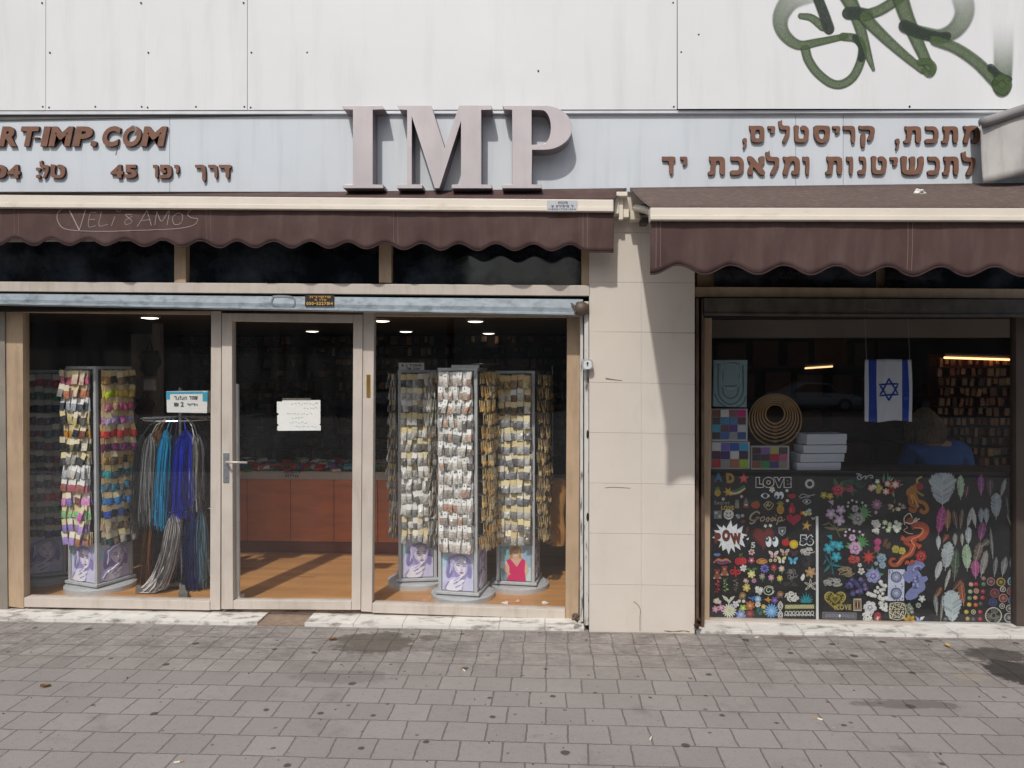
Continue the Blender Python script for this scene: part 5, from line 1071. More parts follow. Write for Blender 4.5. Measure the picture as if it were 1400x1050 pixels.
def bunch(root, name, u, v, rx, ry, spec, seed, leafc=None, nleaf=0, stems=None):
    """cluster of blossoms: spec = [(count, radius, colour, centre)]"""
    r = random.Random(seed); p = Patch(name, root)
    if stems:
        for s in stems: p.line(s[0], s[1], s[2])
    for i in range(nleaf):
        a = r.uniform(0, 360); leaf(p, u + rx * .55 * math.cos(R(a)), v + ry * .55 * math.sin(R(a)), r.uniform(.4, .7) * max(rx, ry), r.uniform(2.0, 3.4), a + r.uniform(-40, 40), r.choice(leafc))
    for cnt, rad, c, c2 in spec:
        for i in range(cnt):
            a = r.uniform(0, 6.28); q = r.uniform(.1, 1) ** .6
            cu, cv_ = u + rx * q * math.cos(a), v + ry * q * math.sin(a); rr = rad * r.uniform(.8, 1.2); petals(p, cu, cv_, rr, r.choice([5, 5, 6]), c, .5, a, .6); petals(p, cu, cv_, rr * .62, 5, mixc(c, c2, .45), .5, a + .5); p.poly(circ(cu, cv_, rr * .25, n=8), c2)
    return p.done()
def textp(root, s, box, c, out=None, bold=.04, name='word_patch', shear=0, ow=.11, ob=None):
    p = Patch(name, root)
    if out:
        b0 = len(p.b.v); y = YBD - .0015; word_into(p.b, s, (box[0], box[1], box[2], box[3]), y, YBD - .0004, p.col(out), bold, None, shear, .05, ow * 14, bold + ow if ob is None else ob)
    y = YBD - .0032; word_into(p.b, s, box, y, YBD - .0017, p.col(c), bold, None, shear, .05 + (ow * 2 if out else 0) * .0); p.k += 4
    return p.done()
ga = lambda a, c: (960 + a * .11429, 640 + c * .11429)
gb = lambda a, c: (960 + a * .11429, 740 + c * .11429)
gc_ = lambda a, c: (1110 + a * .12143, 640 + c * .12143)
gd_ = lambda a, c: (1110 + a * .12143, 740 + c * .12143)
ge = lambda a, c: (1270 + a * .2097, 640 + c * .2097)
B1, B2, B3 = bd1, bd2, bd3
# --- left board
p = Patch('letter_patch', B1); y = YBD - .003; glyph_into(p.b, 'A', (*ga(148, 58), *ga(245, 166)), y, YBD - .0004, p.col('#2b6f93'), None, 0, .03); p.done()
p = Patch('letter_patch', B1); glyph_into(p.b, 'D', (*ga(295, 58), *ga(392, 180)), y, YBD - .0004, p.col('#a9853f'), None, -.1, .07); p.done()
star(B1, *ga(497, 125), 7.6, 5, '#c2434a', '#d86b62', .5)
textp(B1, 'LOVE', (*ga(648, 118), *ga(1060, 218)), '#0c0b0c', '#e9e7e3', .07, ow=.07)
star(B1, *ga(1287, 188), 7.2, 14, '#d9d6d2', '#2a272a', .72, name='rosette_patch')
petals(Patch('doily_patch', B1), *ga(1287, 188), 3.6, 10, '#cfccc8', .6, 0, .5, '#2a272a').done()
p = Patch('pineapple_patch', B1); p.poly(circ(*ga(185, 295), 4.3, 5), '#b79a34'); [leaf(p, *ga(185, 255), 4.5, 1.6, a, '#4c7a35') for a in (-150, -120, -90, -60, -30)]; p.done()
p = Patch('shooting_star_patch', B1); p.line([ga(320, 290), ga(420, 270), ga(510, 215)], 4.2, '#2d6b35'); p.line([ga(330, 305), ga(430, 290), ga(515, 240)], 1.6, '#dcd9d0'); p.line([ga(330, 322), ga(430, 305), ga(515, 250)], 1.3, '#c9a437')
pts = [(ga(310, 285)[0] + (7 if i % 2 == 0 else 3) * math.cos(i * math.pi / 6), ga(310, 285)[1] + (7 if i % 2 == 0 else 3) * math.sin(i * math.pi / 6)) for i in range(12)]; p.poly(pts, '#c9a437'); p.done()
flower(B1, *ga(837, 258), 3.6, 5, '#e8e6e2', '#cfc9a8'); p = Patch('eye_patch', B1); p.poly(chaikin([ga(690, 330), ga(750, 290), ga(820, 330), ga(755, 372)], 2), '#dfe6ea'); p.poly(circ(*ga(755, 330), 3.2), '#27496b'); p.poly(circ(*ga(755, 330), 1.5), '#0d0d10'); p.done()
p = Patch('googly_eyes_patch', B1)
for a in (895, 945): p.poly(circ(*ga(a, 325), 3.6, 5), '#dfe6ee'); p.poly(circ(*ga(a - 8, 345), 1.7, 2.4), '#1b2c52')
p.done()
for a, c, w_ in ((1075, 332, 6.5), (492, 640, 3.3)):
    u, v = ga(a, c); p = Patch('lips_patch', B1); p.poly([(u - w_, v - .4), (u - w_ * .35, v - w_ * .45), (u, v - w_ * .22), (u + w_ * .35, v - w_ * .45), (u + w_, v - .4), (u + w_ * .4, v + w_ * .5), (u - w_ * .4, v + w_ * .5)], '#b3232f'); p.line([(u - w_ * .8, v), (u, v + .3), (u + w_ * .8, v)], .7, '#5e1016'); p.done()
scroll(B1, 'wing_patch', [[ga(1160, 345), ga(1200, 310), ga(1280, 330), ga(1350, 315)], [ga(1165, 360), ga(1230, 345), ga(1290, 345)], [ga(1200, 395), ga(1250, 370), ga(1300, 400), ga(1250, 430), ga(1200, 395)]], '#8f9193', 1.6, lambda p: p.poly(circ(*ga(1250, 400), 1.6), '#d9d9da'))
p = Patch('cat_face_patch', B1); p.done() if False else None
NP[0] -= 1
for a, c, col in ((1015, 270, '#d9d9d6'), (1020, 390, '#d6d6d2'), (253, 370, '#c9cdb2'), (472, 340, '#c98a9a'), (757, 692, '#d9d6d2'), (817, 688, '#e4e2de')): flower(B1, *ga(a, c), 2.1, 5, col, '#f1efe6', name='tiny_flower_patch')
textp(B1, 'Secret', (*ga(143, 388), *ga(330, 435)), '#8a8683', None, .02); textp(B1, 'LOVE', (*ga(228, 450), *ga(380, 498)), '#c9b552', None, .05)
p = Patch('jar_patch', B1); p.poly([ga(395, 410), ga(440, 410), ga(443, 480), ga(392, 480)], '#8a8f6b'); p.poly([ga(398, 378), ga(438, 378), ga(438, 408), ga(398, 408)], '#6f7a80'); p.done()
p = Patch('tree_patch', B1); p.poly([ga(525, 350), ga(555, 420), ga(495, 420)], '#5f7f6a'); p.poly([ga(495, 420), ga(555, 420), ga(558, 478), ga(492, 478)], '#8f3436'); p.poly([ga(505, 430), ga(545, 430), ga(540, 450), ga(510, 450)], '#d8d4cf'); p.done()
p = Patch('pumpkin_patch', B1); p.poly(circ(*ga(640, 440), 6.2, 4.9), '#a8472b'); p.line([ga(640, 405), ga(642, 380)], 1.6, '#3f6a34'); leaf(p, *ga(640, 405), 5, 2, -20, '#4d7a3c'); p.done()
scroll(B1, 'badge_patch', [[ga(735, 440), ga(790, 400), ga(850, 440), ga(795, 500), ga(735, 440)], [ga(765, 430), ga(775, 460), ga(790, 410), ga(800, 460), ga(820, 430)]], '#b3a67c', 1.2)
p = Patch('pineapple_patch', B1); p.poly(circ(*ga(937, 495), 5, 6.4), '#c9962e'); [leaf(p, *ga(937, 440), 6, 2.4, a, '#7f8c3c') for a in (-155, -120, -90, -60, -25)]; [p.line([ga(905, 470 + 22 * k), ga(968, 482 + 22 * k)], .5, '#7a5717') for k in range(3)]; p.done()
p = Patch('perfume_bottle_patch', B1); p.poly(chaikin([ga(1040, 540), ga(1035, 480), ga(1060, 455), ga(1060, 420), ga(1090, 420), ga(1090, 455), ga(1115, 480), ga(1112, 540)], 1), '#b01c28'); p.poly([ga(1055, 480), ga(1068, 480), ga(1066, 530), ga(1055, 525)], '#e0656a'); p.done()
p = heart(B1, *ga(1095, 612), 20, 16, '#a91f3f'); p.done()
bunch(B1, 'flower_heart_patch', *ga(1247, 530), 6.5, 4.5, [(4, 2.8, '#9fb8c0', '#e8e6e2'), (3, 3, '#b52b33', '#e0c437'), (3, 2, '#d9c437', '#f3efe2')], 4, ['#3f7a3f'], 5)
p = Patch('letter_tile_patch', B1); p.poly([ga(140, 510), ga(235, 508), ga(236, 605), ga(142, 607)], '#7d868b'); p.poly([ga(150, 520), ga(185, 520), ga(185, 550), ga(150, 550)], '#c9d2d2'); p.poly([ga(192, 560), ga(226, 556), ga(226, 596), ga(196, 596)], '#b9c6c4'); p.done()
u, v = ga(317, 555); p = Patch('smiley_patch', B1); p.poly(circ(u, v, 6.9), '#e6e4dc'); p.poly(circ(u - 2.3, v - 1.8, .9, 1.4, 8), '#1c1a1a'); p.poly(circ(u + 2.3, v - 1.8, .9, 1.4, 8), '#1c1a1a'); p.line([(u - 4, v + 1), (u - 2, v + 3.4), (u, v + 4), (u + 2, v + 3.4), (u + 4, v + 1)], .8, '#1c1a1a'); p.done()
bunch(B1, 'silver_bloom_patch', *ga(455, 568), 4.5, 2.6, [(6, 2.4, '#9aa0a6', '#c9ccd0')], 9)
p = Patch('script_word_patch', B1); SC = '#b3a387'
for l, w_ in [([(690, 545), (650, 520), (590, 560), (575, 610), (620, 625), (680, 590), (640, 595), (650, 600), (630, 640), (590, 665), (570, 650)], 2.2), ([(735, 580), (700, 600), (705, 635), (740, 620), (745, 590), (735, 580)], 1.7), ([(760, 620), (790, 590), (800, 605), (785, 635), (765, 630)], 1.6), ([(815, 620), (845, 588), (855, 605), (840, 632), (820, 628)], 1.6), ([(875, 590), (868, 625), (890, 615)], 1.7), ([(915, 590), (890, 680)], 1.7), ([(905, 600), (940, 585), (955, 605), (930, 635), (905, 630)], 1.7), ([(945, 632), (975, 625), (988, 610)], 1.2)]: p.line([ga(*q) for q in l], w_, SC)
p.poly(circ(*ga(885, 566), 1.0, n=8), SC); p.done()
star(B1, *ga(1250, 690), 7.6, 5, '#b3813c', '#cfa457', .38, -80, 'starfish_patch'); butterfly(B1, *ga(1328, 605), 5, '#e3e1dc', '#d9d6d0')
# POW burst
p = Patch('comic_burst_patch', B1); bp = [(345, 620), (362, 705), (420, 665), (415, 740), (490, 690), (470, 780), (540, 800), (480, 850), (515, 945), (440, 905), (460, 980), (385, 930), (390, 1010), (345, 950), (318, 1032), (290, 960), (245, 990), (235, 920), (200, 950), (225, 880), (120, 830), (190, 800), (140, 745), (215, 745), (170, 670), (240, 715), (255, 680), (290, 725)]
p.poly([ga(*q) for q in bp], '#e6ebef')
yy = YBD - .0045
for ch, bx, sh in (('P', (146, 772, 225, 900), 0), ('O', (238, 735, 335, 880), 0), ('W', (345, 775, 480, 915), -.12)): glyph_into(p.b, ch, (*ga(bx[0], bx[1]), *ga(bx[2], bx[3])), yy, yy + .002, p.col('#6e2a22'), None, sh, .1)
p.k += 4; p.line([ga(555, 705), ga(520, 790)], 3.4, '#6e2a22', lambda t: 1.2 - .8 * t); p.poly(circ(*ga(508, 822), 1.5, n=8), '#6e2a22'); p.poly([ga(525, 850), ga(560, 830), ga(550, 862)], '#e6ebef'); p.done()
p = heart(B1, *ga(735, 830), 30, 31, '#5b1c19'); p.poly(heart_pts(*ga(735, 826), 24, 24), '#6f241f')
for a in (790, 870): p.poly(circ(*ga(a, 880), 4.6, 7.6), '#0e2c33'); p.poly(circ(*ga(a + 6, 882), 4.1, 7.1), '#e9f0f3'); p.poly(circ(*ga(a - 12, 850), 2.4, 3.6), '#14444d'); p.poly(circ(*ga(a - 14, 842), .9, 1.2, 8), '#dfe9ec')
p.done()
textp(B1, '56', (*ga(1176, 808), *ga(1327, 908)), '#10162c', '#e6e6e4', .06, 'number_patch', ow=.09, ob=.075); textp(B1, '5', (*ga(585, 885), *ga(635, 952)), '#c9c9c6', None, .03, 'number_patch')
p = Patch('shield_patch', B1); p.poly([ga(912, 705), ga(1005, 700), ga(1000, 775), ga(958, 815), ga(916, 780)], '#8d9396'); p.poly([ga(930, 722), ga(988, 720), ga(985, 765), ga(958, 792), ga(932, 770)], '#4d5356'); p.poly([ga(940, 740), ga(978, 738), ga(958, 780)], '#c9cdd0'); p.done()
p = Patch('apple_patch', B1); p.poly(circ(*ga(1000, 890), 5.2, 5), '#b7202a'); p.line([ga(1000, 850), ga(1005, 838)], 1, '#5a3a22'); leaf(p, *ga(1003, 848), 4, 1.6, -25, '#4f8a3b'); p.done()
star(B1, *ga(1097, 912), 6.4, 12, '#d6b12a', '#e2c338', .84, name='sun_patch')
for a, c, w_, c1, c2 in ((855, 160, 13.5, '#e8d9d6', '#d9a5b0'), (988, 135, 13, '#d9bfae', '#b78a86'), (950, 225, 13, '#cfd08a', '#e6e2d8'), (1087, 235, 13.5, '#4fa5cf', '#6cbbe0'), (1100, 145, 11, '#4a2832', '#5c3340')): butterfly(B1, *gb(a, c), w_, c1, c2)
p = Patch('lips_patch', B1); u, v = gb(180, 160); p.poly([(u - 5, v), (u - 2, v - 2), (u, v - 1.2), (u + 2, v - 2), (u + 5, v), (u + 2, v + 2.2), (u - 2, v + 2.2)], '#6f78b8'); p.done()
p = Patch('rainbow_moustache_patch', B1)
for k, cc in enumerate(['#c2632b', '#c99a35', '#7d3c7d', '#3c4f9a', '#8a2f3a']): p.line([gb(135 + 8 * k, 245 - 6 * k + 14), gb(190, 212 + 12 * k), gb(240, 225 + 12 * k), gb(290, 212 + 12 * k), gb(345 - 6 * k, 250)], 1.9, cc)
p.done()
p = Patch('cherry_patch', B1); p.poly(circ(*gb(435, 240), 5), '#b51f2c'); p.poly(circ(*gb(490, 238), 5), '#c22a36'); p.line([gb(440, 205), gb(465, 160), gb(490, 140)], 1, '#5c6b38'); p.line([gb(488, 205), gb(470, 170), gb(445, 155)], 1, '#5c6b38'); leaf(p, *gb(440, 170), 5, 2, -30, '#557a3c'); p.done()
flower(B1, *gb(592, 130), 4, 6, '#d9c2b8', '#7a4a4a', name='daisy_patch'); flower(B1, *gb(590, 228), 4.2, 5, '#b5365a', '#f0e4e8')
p = Patch('hot_dog_patch', B1); p.poly(chaikin([gb(645, 235), gb(700, 200), gb(775, 220), gb(785, 255), (gb(720, 278)), gb(655, 262)], 2), '#c98f45'); p.line([gb(665, 245), gb(715, 225), gb(770, 240)], 3, '#a24a2b'); p.line([gb(680, 240), gb(700, 232), gb(715, 238), gb(735, 228), gb(760, 240)], .8, '#e4c44a'); p.done()
for a, c in ((820, 230), (873, 228)): p = Patch('button_patch', B1); p.poly(circ(*gb(a, c), 2.3, n=12), '#d6c9a0'); p.poly(circ(*gb(a, c), 1.1, n=8), '#a8925a'); p.done()
for a, c, col in ((180, 395, '#7e3326'), (268, 355, '#8b4227')):
    u, v = gb(a, c); p = Patch('teddy_bear_patch', B1); [p.poly(circ(u + s * 2.6, v - 5.5, 1.4, n=8), col) for s in (-1, 1)]; p.poly(circ(u, v - 3.2, 3.4), col); p.poly(circ(u, v + 2.6, 4.4, 4), mixc(col, '#ffffff', .1)); p.poly(circ(u, v - 2.4, 1.3, n=8), '#c99a6a'); [p.poly(circ(u + s * 4, v + 5, 1.6, n=8), mixc(col, '#ffffff', .45)) for s in (-1, 1)]; p.done()
scroll(B1, 'bow_patch', [[gb(335, 360), gb(365, 345), gb(395, 370), gb(430, 345), gb(455, 375), gb(420, 390), gb(395, 370), gb(395, 300)], [gb(395, 370), gb(360, 390), gb(340, 370)], [gb(395, 370), gb(405, 425)]], '#b9242f', 2.2)
flower(B1, *gb(495, 322), 4.4, 6, '#e3e1dc', '#cfcabc'); flower(B1, *gb(590, 395), 4.9, 6, '#e3d98a', '#efe9c4', (3, -9, '#47743c'), leaves=((-160, 9), (-20, 9)), name='narcissus_patch'); flower(B1, *gb(748, 327), 5.4, 9, '#7a74c9', '#1d2552', name='daisy_patch')
for a, c, c1 in ((857, 312, '#b8242f'), (950, 328, '#d9b9a8'), (718, 418, '#9c8a80'), (825, 432, '#cf8fae'), (928, 442, '#d6bf4a')): flower(B1, *gb(a, c), 3.7, 6, c1, mixc(c1, '#ffffff', .4), (.8, 7.5, '#4c7f4c'), leaves=((-150, 4.5), (-30, 4.5)), name='rosebud_patch')
flower(B1, *gb(620, 472), 3, 7, '#c48ab0', '#a8648e'); 
def lace(root, name, u, v, w_, h_, c, seed, n=8, lw=.7):
    r = random.Random(seed); L = []
    for i in range(n):
        a = r.uniform(0, 6.28); cu, cv2 = u + w_ * .3 * math.cos(a), v + h_ * .3 * math.sin(a); rr = r.uniform(.16, .3)
        L.append([(cu + w_ * rr * math.cos(a + t * 1.05) * (1 - t * .11), cv2 + h_ * rr * math.sin(a + t * 1.05) * (1 - t * .11)) for t in range(7)])
    return scroll(root, name, L, c, lw)
lace(B1, 'lace_patch', *gb(1075, 400), 14, 16, '#8c8783', 3, 13, .6); lace(B1, 'lace_patch', *gb(1255, 235), 18, 16, '#4d4a4c', 4, 10, .5); lace(B1, 'lace_patch', *gb(1050, 520), 22, 8, '#4a4749', 5, 10, .5)
lace(B1, 'guipure_patch', *gb(1260, 120), 18, 10, '#d6d2cc', 6, 12, 1)
p = Patch('pearl_drop_patch', B1); p.poly(chaikin([gb(1215, 380), gb(1232, 430), gb(1200, 482), gb(1172, 440)], 2), '#e2dfd8'); p.done()
for a, c, r_, c1 in ((1297, 372, 7, '#b08a62'), (1295, 530, 8, None)):
    u, v = gb(a, c)
    if c1: flower(B1, u, v, r_, 6, c1, '#d0a878', fat=.9)
    else: scroll(B1, 'leaf_outline_patch', [[(u, v), (u + 4 * math.cos(R(k - 16)), v + 4 * math.sin(R(k - 16))), (u + 9 * math.cos(R(k)), v + 9 * math.sin(R(k))), (u + 4 * math.cos(R(k + 16)), v + 4 * math.sin(R(k + 16))), (u, v)] for k in (-90, -28, 40, 140, 208)], '#c2bfb2', .9)
for a, c, c1 in ((180, 540, '#b01f3a'), (283, 530, '#7fa055'), (400, 530, '#6c6454')):
    u, v = gb(a, c); p = Patch('seed_sprig_patch', B1); r = random.Random(a); p.line([(u, v - 10), (u + 1, v), (u, v + 10)], .7, mixc(c1, '#000000', .4))
    for k in range(16): leaf(p, u + r.uniform(-.5, .5), v - 9 + k * 1.15, r.uniform(2.5, 4.8), 1.4, r.choice([20, 160, -30, -150]) + r.uniform(-15, 15), mixc(c1, r.choice(['#ffffff', '#000000']), r.uniform(0, .35)))
    p.done()
flower(B1, *gb(530, 555), 5, 6, '#c9b252', '#e6dca0', (3, -10, '#b8b2a8'), name='lily_patch'); flower(B1, *gb(520, 472), 2.8, 5, '#cfa9a0', '#e4d6d0')
bunch(B1, 'white_blossom_patch', *gb(685, 568), 4.6, 6.6, [(7, 2.8, '#dedbd6', '#f0eee8')], 8)
u, v = gb(798, 588); scroll(B1, 'rose_outline_patch', [[(u + (1.2 + t * .52) * math.cos(t * .75), v + (1.2 + t * .45) * math.sin(t * .75)) for t in range(13)], circ(u, v, 7, 6, 14)], '#c9d2bc', 1)
def monkey(u, v, c): p = Patch('monkey_patch', B1); p.poly(circ(u, v, 4.4, 4), c); p.poly(circ(u, v + .6, 2.6, 2.2, 10), mixc(c, '#ffffff', .3)); p.line([(u - 4.5, v + 1), (u - 3, v + 5), (u, v + 3.5), (u + 3.4, v + 5.4)], 1.5, c); p.done()
monkey(*gb(935, 630), '#7d5a3a'); monkey(*gb(485, 645), '#8a6a42')
lace(B1, 'white_vine_patch', *gb(1075, 660), 18, 13, '#e0ddd8', 12, 12, 1.3)
p = Patch('fan_leaf_patch', B1)
for k in range(9): leaf(p, *gb(1245, 735), 15 - abs(k - 4) * 1.4, 2.2, -90 + (k - 4) * 20, ['#1c7f8c', '#2797a2'][k % 2])
p.done()
bunch(B1, 'cream_blossom_patch', *gb(182, 710), 4.6, 4, [(6, 2.6, '#d6cbb9', '#efe9dc')], 14)
p = Patch('dove_patch', B1); p.poly([gb(238, 645), gb(295, 670), gb(320, 705), gb(345, 668), gb(392, 655), gb(365, 700), gb(340, 722), gb(322, 755), gb(300, 720), gb(262, 695)], '#d0cab9'); p.done()
flower(B1, *gb(400, 755), 4.4, 5, '#dcdce4', '#b9b9d0'); flower(B1, *gb(325, 830), 8.8, 16, '#dfe0d4', '#c9c88a', name='daisy_patch', fat=.8); flower(B1, *gb(828, 832), 8.6, 14, '#6fa9dc', '#a4cdee', name='daisy_patch', fat=.8)
for a, c, c1 in ((160, 812, '#c98fa8'), (228, 795, '#d08fb0')): flower(B1, *gb(a, c), 4.2, 6, c1, '#e4c4d2', (1, 6, '#7a5a62'))
for a, c, r_, n_, c1, c2 in ((488, 800, 4.4, 5, '#9dbb45', '#e3e6a8'), (573, 770, 6, 7, '#b0653c', '#e0b27a'), (462, 880, 6.5, 6, '#7d8fc4', '#bcc8e4'), (572, 868, 5.6, 7, '#7d2b2c', '#b8655c'), (667, 757, 3.6, 8, '#e2ddd4', '#c9958a'), (735, 783, 3, 8, '#c9b04a', '#e6d890'), (868, 705, 4.4, 5, '#6b4a9c', '#9f86c4'), (668, 692, 4.3, 9, '#8ab8d6', '#d4e4ee'), (445, 716, 2.2, 6, '#cfc4b4', '#e9e2d6'), (496, 718, 2.2, 6, '#d6d0c6', '#ece8e0')): flower(B1, *gb(a, c), r_, n_, c1, c2)
p = Patch('bluebird_patch', B1); p.poly([gb(545, 662), gb(590, 675), gb(635, 650), gb(615, 690), gb(610, 725), gb(590, 695), gb(560, 685)], '#3f6fb0'); p.done()
p = Patch('hummingbird_patch', B1); p.poly([gb(738, 695), gb(770, 690), gb(795, 660), gb(800, 690), gb(835, 700), gb(800, 712), gb(808, 742), gb(785, 720)], '#c98a2b'); p.done()
flower(B1, *gb(745, 840), 2, 5, '#c9a837', '#e8dc9a', (1, 5, '#3f6a44')); lace(B1, 'teal_sprig_patch', *gb(690, 835), 10, 9, '#2f7a70', 21, 9, .9)
L = []; 
for k in (0, 1): u, v = gb(935, 770 + 110 * k); L += [[(u, v - 6), (u + 3.2, v), (u, v + 6), (u - 3.2, v), (u, v - 6)], [(u, v - 3), (u + 1.4, v), (u, v + 3), (u - 1.4, v), (u, v - 3)]]
scroll(B1, 'lattice_trim_patch', L, '#dedad4', 1.1)
p = Patch('trim_band_patch', B1); p.poly([gb(990, 760), gb(1340, 757), gb(1342, 808), gb(992, 812)], '#9c9a5a')
for k in range(12): p.line([gb(1000 + 28 * k, 800), gb(1012 + 28 * k, 765), gb(1024 + 28 * k, 800)], .7, '#dcd9b4')
p.done()
p = Patch('loop_trim_patch', B1)
for k in range(8): u, v = gb(1005 + 44 * k, 868); p.line([(u - 2, v + 3), (u - 1, v - 3), (u + 2, v - 3), (u + 1.5, v + 1), (u - 1, v + 1.2), (u + 3, v + 3)], .9, '#d9d5cf')
p.done()
# --- middle board
def rose(root, u, v, r, c, name='rose_patch', leaves=(), lc='#2f6a3d'):
    p = Patch(name, root); r *= 1.13
    for a, L in leaves: leaf(p, u, v, L, L * .36, a, lc)
    petals(p, u, v, r, 6, c, .75, .2, .5); petals(p, u + r * .06, v, r * .72, 5, mixc(c, '#ffffff', .22), .7, .9); petals(p, u, v + r * .05, r * .46, 5, mixc(c, '#000000', .22), .7, .3); p.poly(circ(u, v, r * .2, n=8), mixc(c, '#ffffff', .3)); return p.done()
rose(B2, *gc_(297, 245), 7.6, '#a91b36', leaves=((-110, 17), (-60, 15), (60, 12), (95, 13), (-10, 15))); rose(B2, *gc_(425, 230), 5, '#9c1f3a', leaves=((-70, 13), (-130, 12), (60, 12), (20, 12)), lc='#20523a'); lace(B2, 'dark_leaf_spray_patch', *gc_(470, 190), 30, 16, '#1f4a3a', 2, 10, 1.1)
flower(B2, *gc_(135, 305), 4.4, 5, '#a8932c', '#d9cc4a'); flower(B2, *gc_(205, 315), 4.2, 5, '#b19c30', '#d6c63e')
scroll(B2, 'silver_scroll_patch', [[gc_(500, 65), gc_(540, 70), gc_(510, 105), gc_(540, 130), gc_(575, 100), gc_(610, 90), gc_(600, 125), (gc_(640, 85)), gc_(680, 85), gc_(685, 110), gc_(655, 105)], [gc_(560, 70), gc_(545, 95), gc_(560, 115)]], '#a9b0b6', 1.5)
bunch(B2, 'bouquet_patch', *gc_(835, 205), 22, 8, [(6, 3.8, '#b8ab45', '#e0d88a'), (4, 5.6, '#8f3328', '#5c1c18'), (4, 5.4, '#b89a94', '#dcc8c2'), (3, 3, '#a9bba2', '#d9e0cc')], 6, ['#5c8a5c', '#7fae8a', '#40694a'], 12)
p = Patch('phoenix_patch', B2)
for l, w_, c in [([(1080, 310), (1120, 250), (1180, 200), (1220, 180)], 7, '#a8681f'), ([(1100, 300), (1110, 400), (1170, 440), (1150, 485), (1110, 470), (1120, 445)], 5, '#9a5a1c'), ([(1150, 260), (1190, 360), (1270, 400), (1300, 460), (1270, 500), (1230, 485), (1245, 465)], 5, '#a8681f'), ([(1130, 290), (1170, 380), (1200, 440)], 3, '#c98a2e'), ([(1160, 240), (1220, 290), (1260, 310)], 3, '#8a7a2c'), ([(1190, 170), (1185, 130), (1240, 95)], 2.6, '#a9a24a'), ([(1070, 270), (1100, 230)], 3, '#b3742a'), ([(1110, 205), (1125, 230)], 3, '#8f7a4a')]: p.line([gc_(*q) for q in l], w_, c)
p.poly(circ(*gc_(1215, 205), 5, 5), '#8f1e1a'); p.line([gc_(1110, 300), gc_(1130, 350), gc_(1140, 400)], 1.5, '#d9a84a'); p.done()
def orchid(c1, c2, stemc, A):
    p = Patch('orchid_spray_patch', B2)
    for l in A['stems']: p.line(l, 1.2, stemc)
    for u, v, L, a in A['leaves']: leaf(p, u, v, L, L * .22, a, stemc)
    for u, v, r in A['bl']: petals(p, u, v, r, 5, c1, .45, .3, .5); petals(p, u, v, r * .6, 5, mixc(c1, c2, .5), .5, .3); p.poly(circ(u, v, r * .2, n=8), c2)
    p.poly([A['bud'][0], A['bud'][1], A['bud'][2]], c1); p.done()
orchid('#b79cb8', '#e0d2e2', '#6c6a45', dict(stems=[[gc_(215, 420), gc_(240, 600), gc_(320, 780)], [gc_(180, 600), gc_(270, 690)], [gc_(330, 590), gc_(275, 690)]], leaves=[(*gc_(270, 690), 17, 190), (*gc_(270, 700), 17, -8), (*gc_(200, 620), 11, 165)], bl=[(*gc_(215, 515), 7.5), (*gc_(325, 470), 6.8), (*gc_(310, 585), 7.8)], bud=[gc_(180, 370), gc_(245, 360), gc_(238, 420)]))
orchid('#1f93a8', '#58c4d2', '#17737c', dict(stems=[[gd_(205, -20), gd_(205, 120), gd_(240, 375)], [gd_(150, 160), gd_(220, 270)], [gd_(280, 200), gd_(222, 275)]], leaves=[(*gd_(210, 262), 15, 130), (*gd_(222, 268), 15, 8), (*gd_(165, 200), 9, 120)], bl=[(*gd_(190, 80), 7.6), (*gd_(305, 50), 6.8), (*gd_(275, 175), 7.2), (*gd_(240, 30), 5)], bud=[gc_(165, 760), gc_(225, 752), gc_(228, 812)]))
def peony(u, v, c, r, up, gl):
    rose(B2, u, v, r, c, 'peony_patch', ((-170, 15), (-150, 14), (-25, 16), (-45, 15), (-60, 13)), gl)
    p = Patch('bud_spray_patch', B2)
    for k in range(8): leaf(p, u + 7, v - 8, 10 + k % 3 * 2, 2.4, -120 + 28 * k, gl)
    for x, y_ in ((-13, -22), (-8, -25), (-2, -23), (6, -22), (10, -18), (-14, -17)): p.poly(circ(u + x, v + y_, 1.7, n=8), mixc(c, '#ffffff', .35))
    petals(p, u - 4, v - 14, 5, 6, mixc(c, '#cccccc', .3), .7); p.poly(circ(u - 4, v - 14, 1.8, n=8), mixc(c, '#333333', .3)); p.done()
peony(*gc_(520, 570), '#8d918c', 8.2, 0, '#5f9a58'); peony(*gd_(490, 75), '#c294b8', 8.2, 0, '#4f8f4f')
flower(B2, *gc_(732, 410), 6.6, 9, '#8d5f7a', '#c29ab0', (2, 11, '#5a4a50')); p = Patch('lotus_bud_patch', B2); p.poly(circ(*gc_(722, 500), 1.8, 2.4), '#c9a5b0'); p.done()
bunch(B2, 'beige_sprig_patch', *gc_(950, 430), 12, 6, [(6, 2.9, '#8a7560', '#c9b8a4'), (4, 2.2, '#c9c2a4', '#e4dfcc')], 12, ['#5c6a48', '#b0a488'], 7)
for a, c, c1, c2, nn in ((718, 665, '#dcdbd6', '#c0beba', 9), (845, 655, '#b5c49c', '#dfe6cf', 6), (962, 640, '#d3dccb', '#eef0e6', 8)): bunch(B2, 'white_spray_patch', *gc_(a, c), 4.5, 8.5, [(nn, 3.2, c1, c2)], a, ['#cfd6c4'], 4)
p = Patch('dragon_patch', B2); DC = '#a8492c'
for l, w_, c in [([(1120, 660), (1200, 640), (1260, 660), (1280, 700), (1240, 770), (1170, 790), (1090, 800), (1050, 830), (1090, 860), (1150, 880)], 9, DC)]: p.line([gc_(*q) for q in l], w_, c, lambda t: .55 + .6 * math.sin(math.pi * min(1, t + .2)))
p.line([gc_(1170, 830), gd_(1140, 60), gd_(1110, 140), gd_(1030, 180), gd_(980, 250), gd_(920, 270), gd_(880, 240), gd_(900, 200), gd_(940, 200)], 8, DC, lambda t: 1.15 - .8 * t)
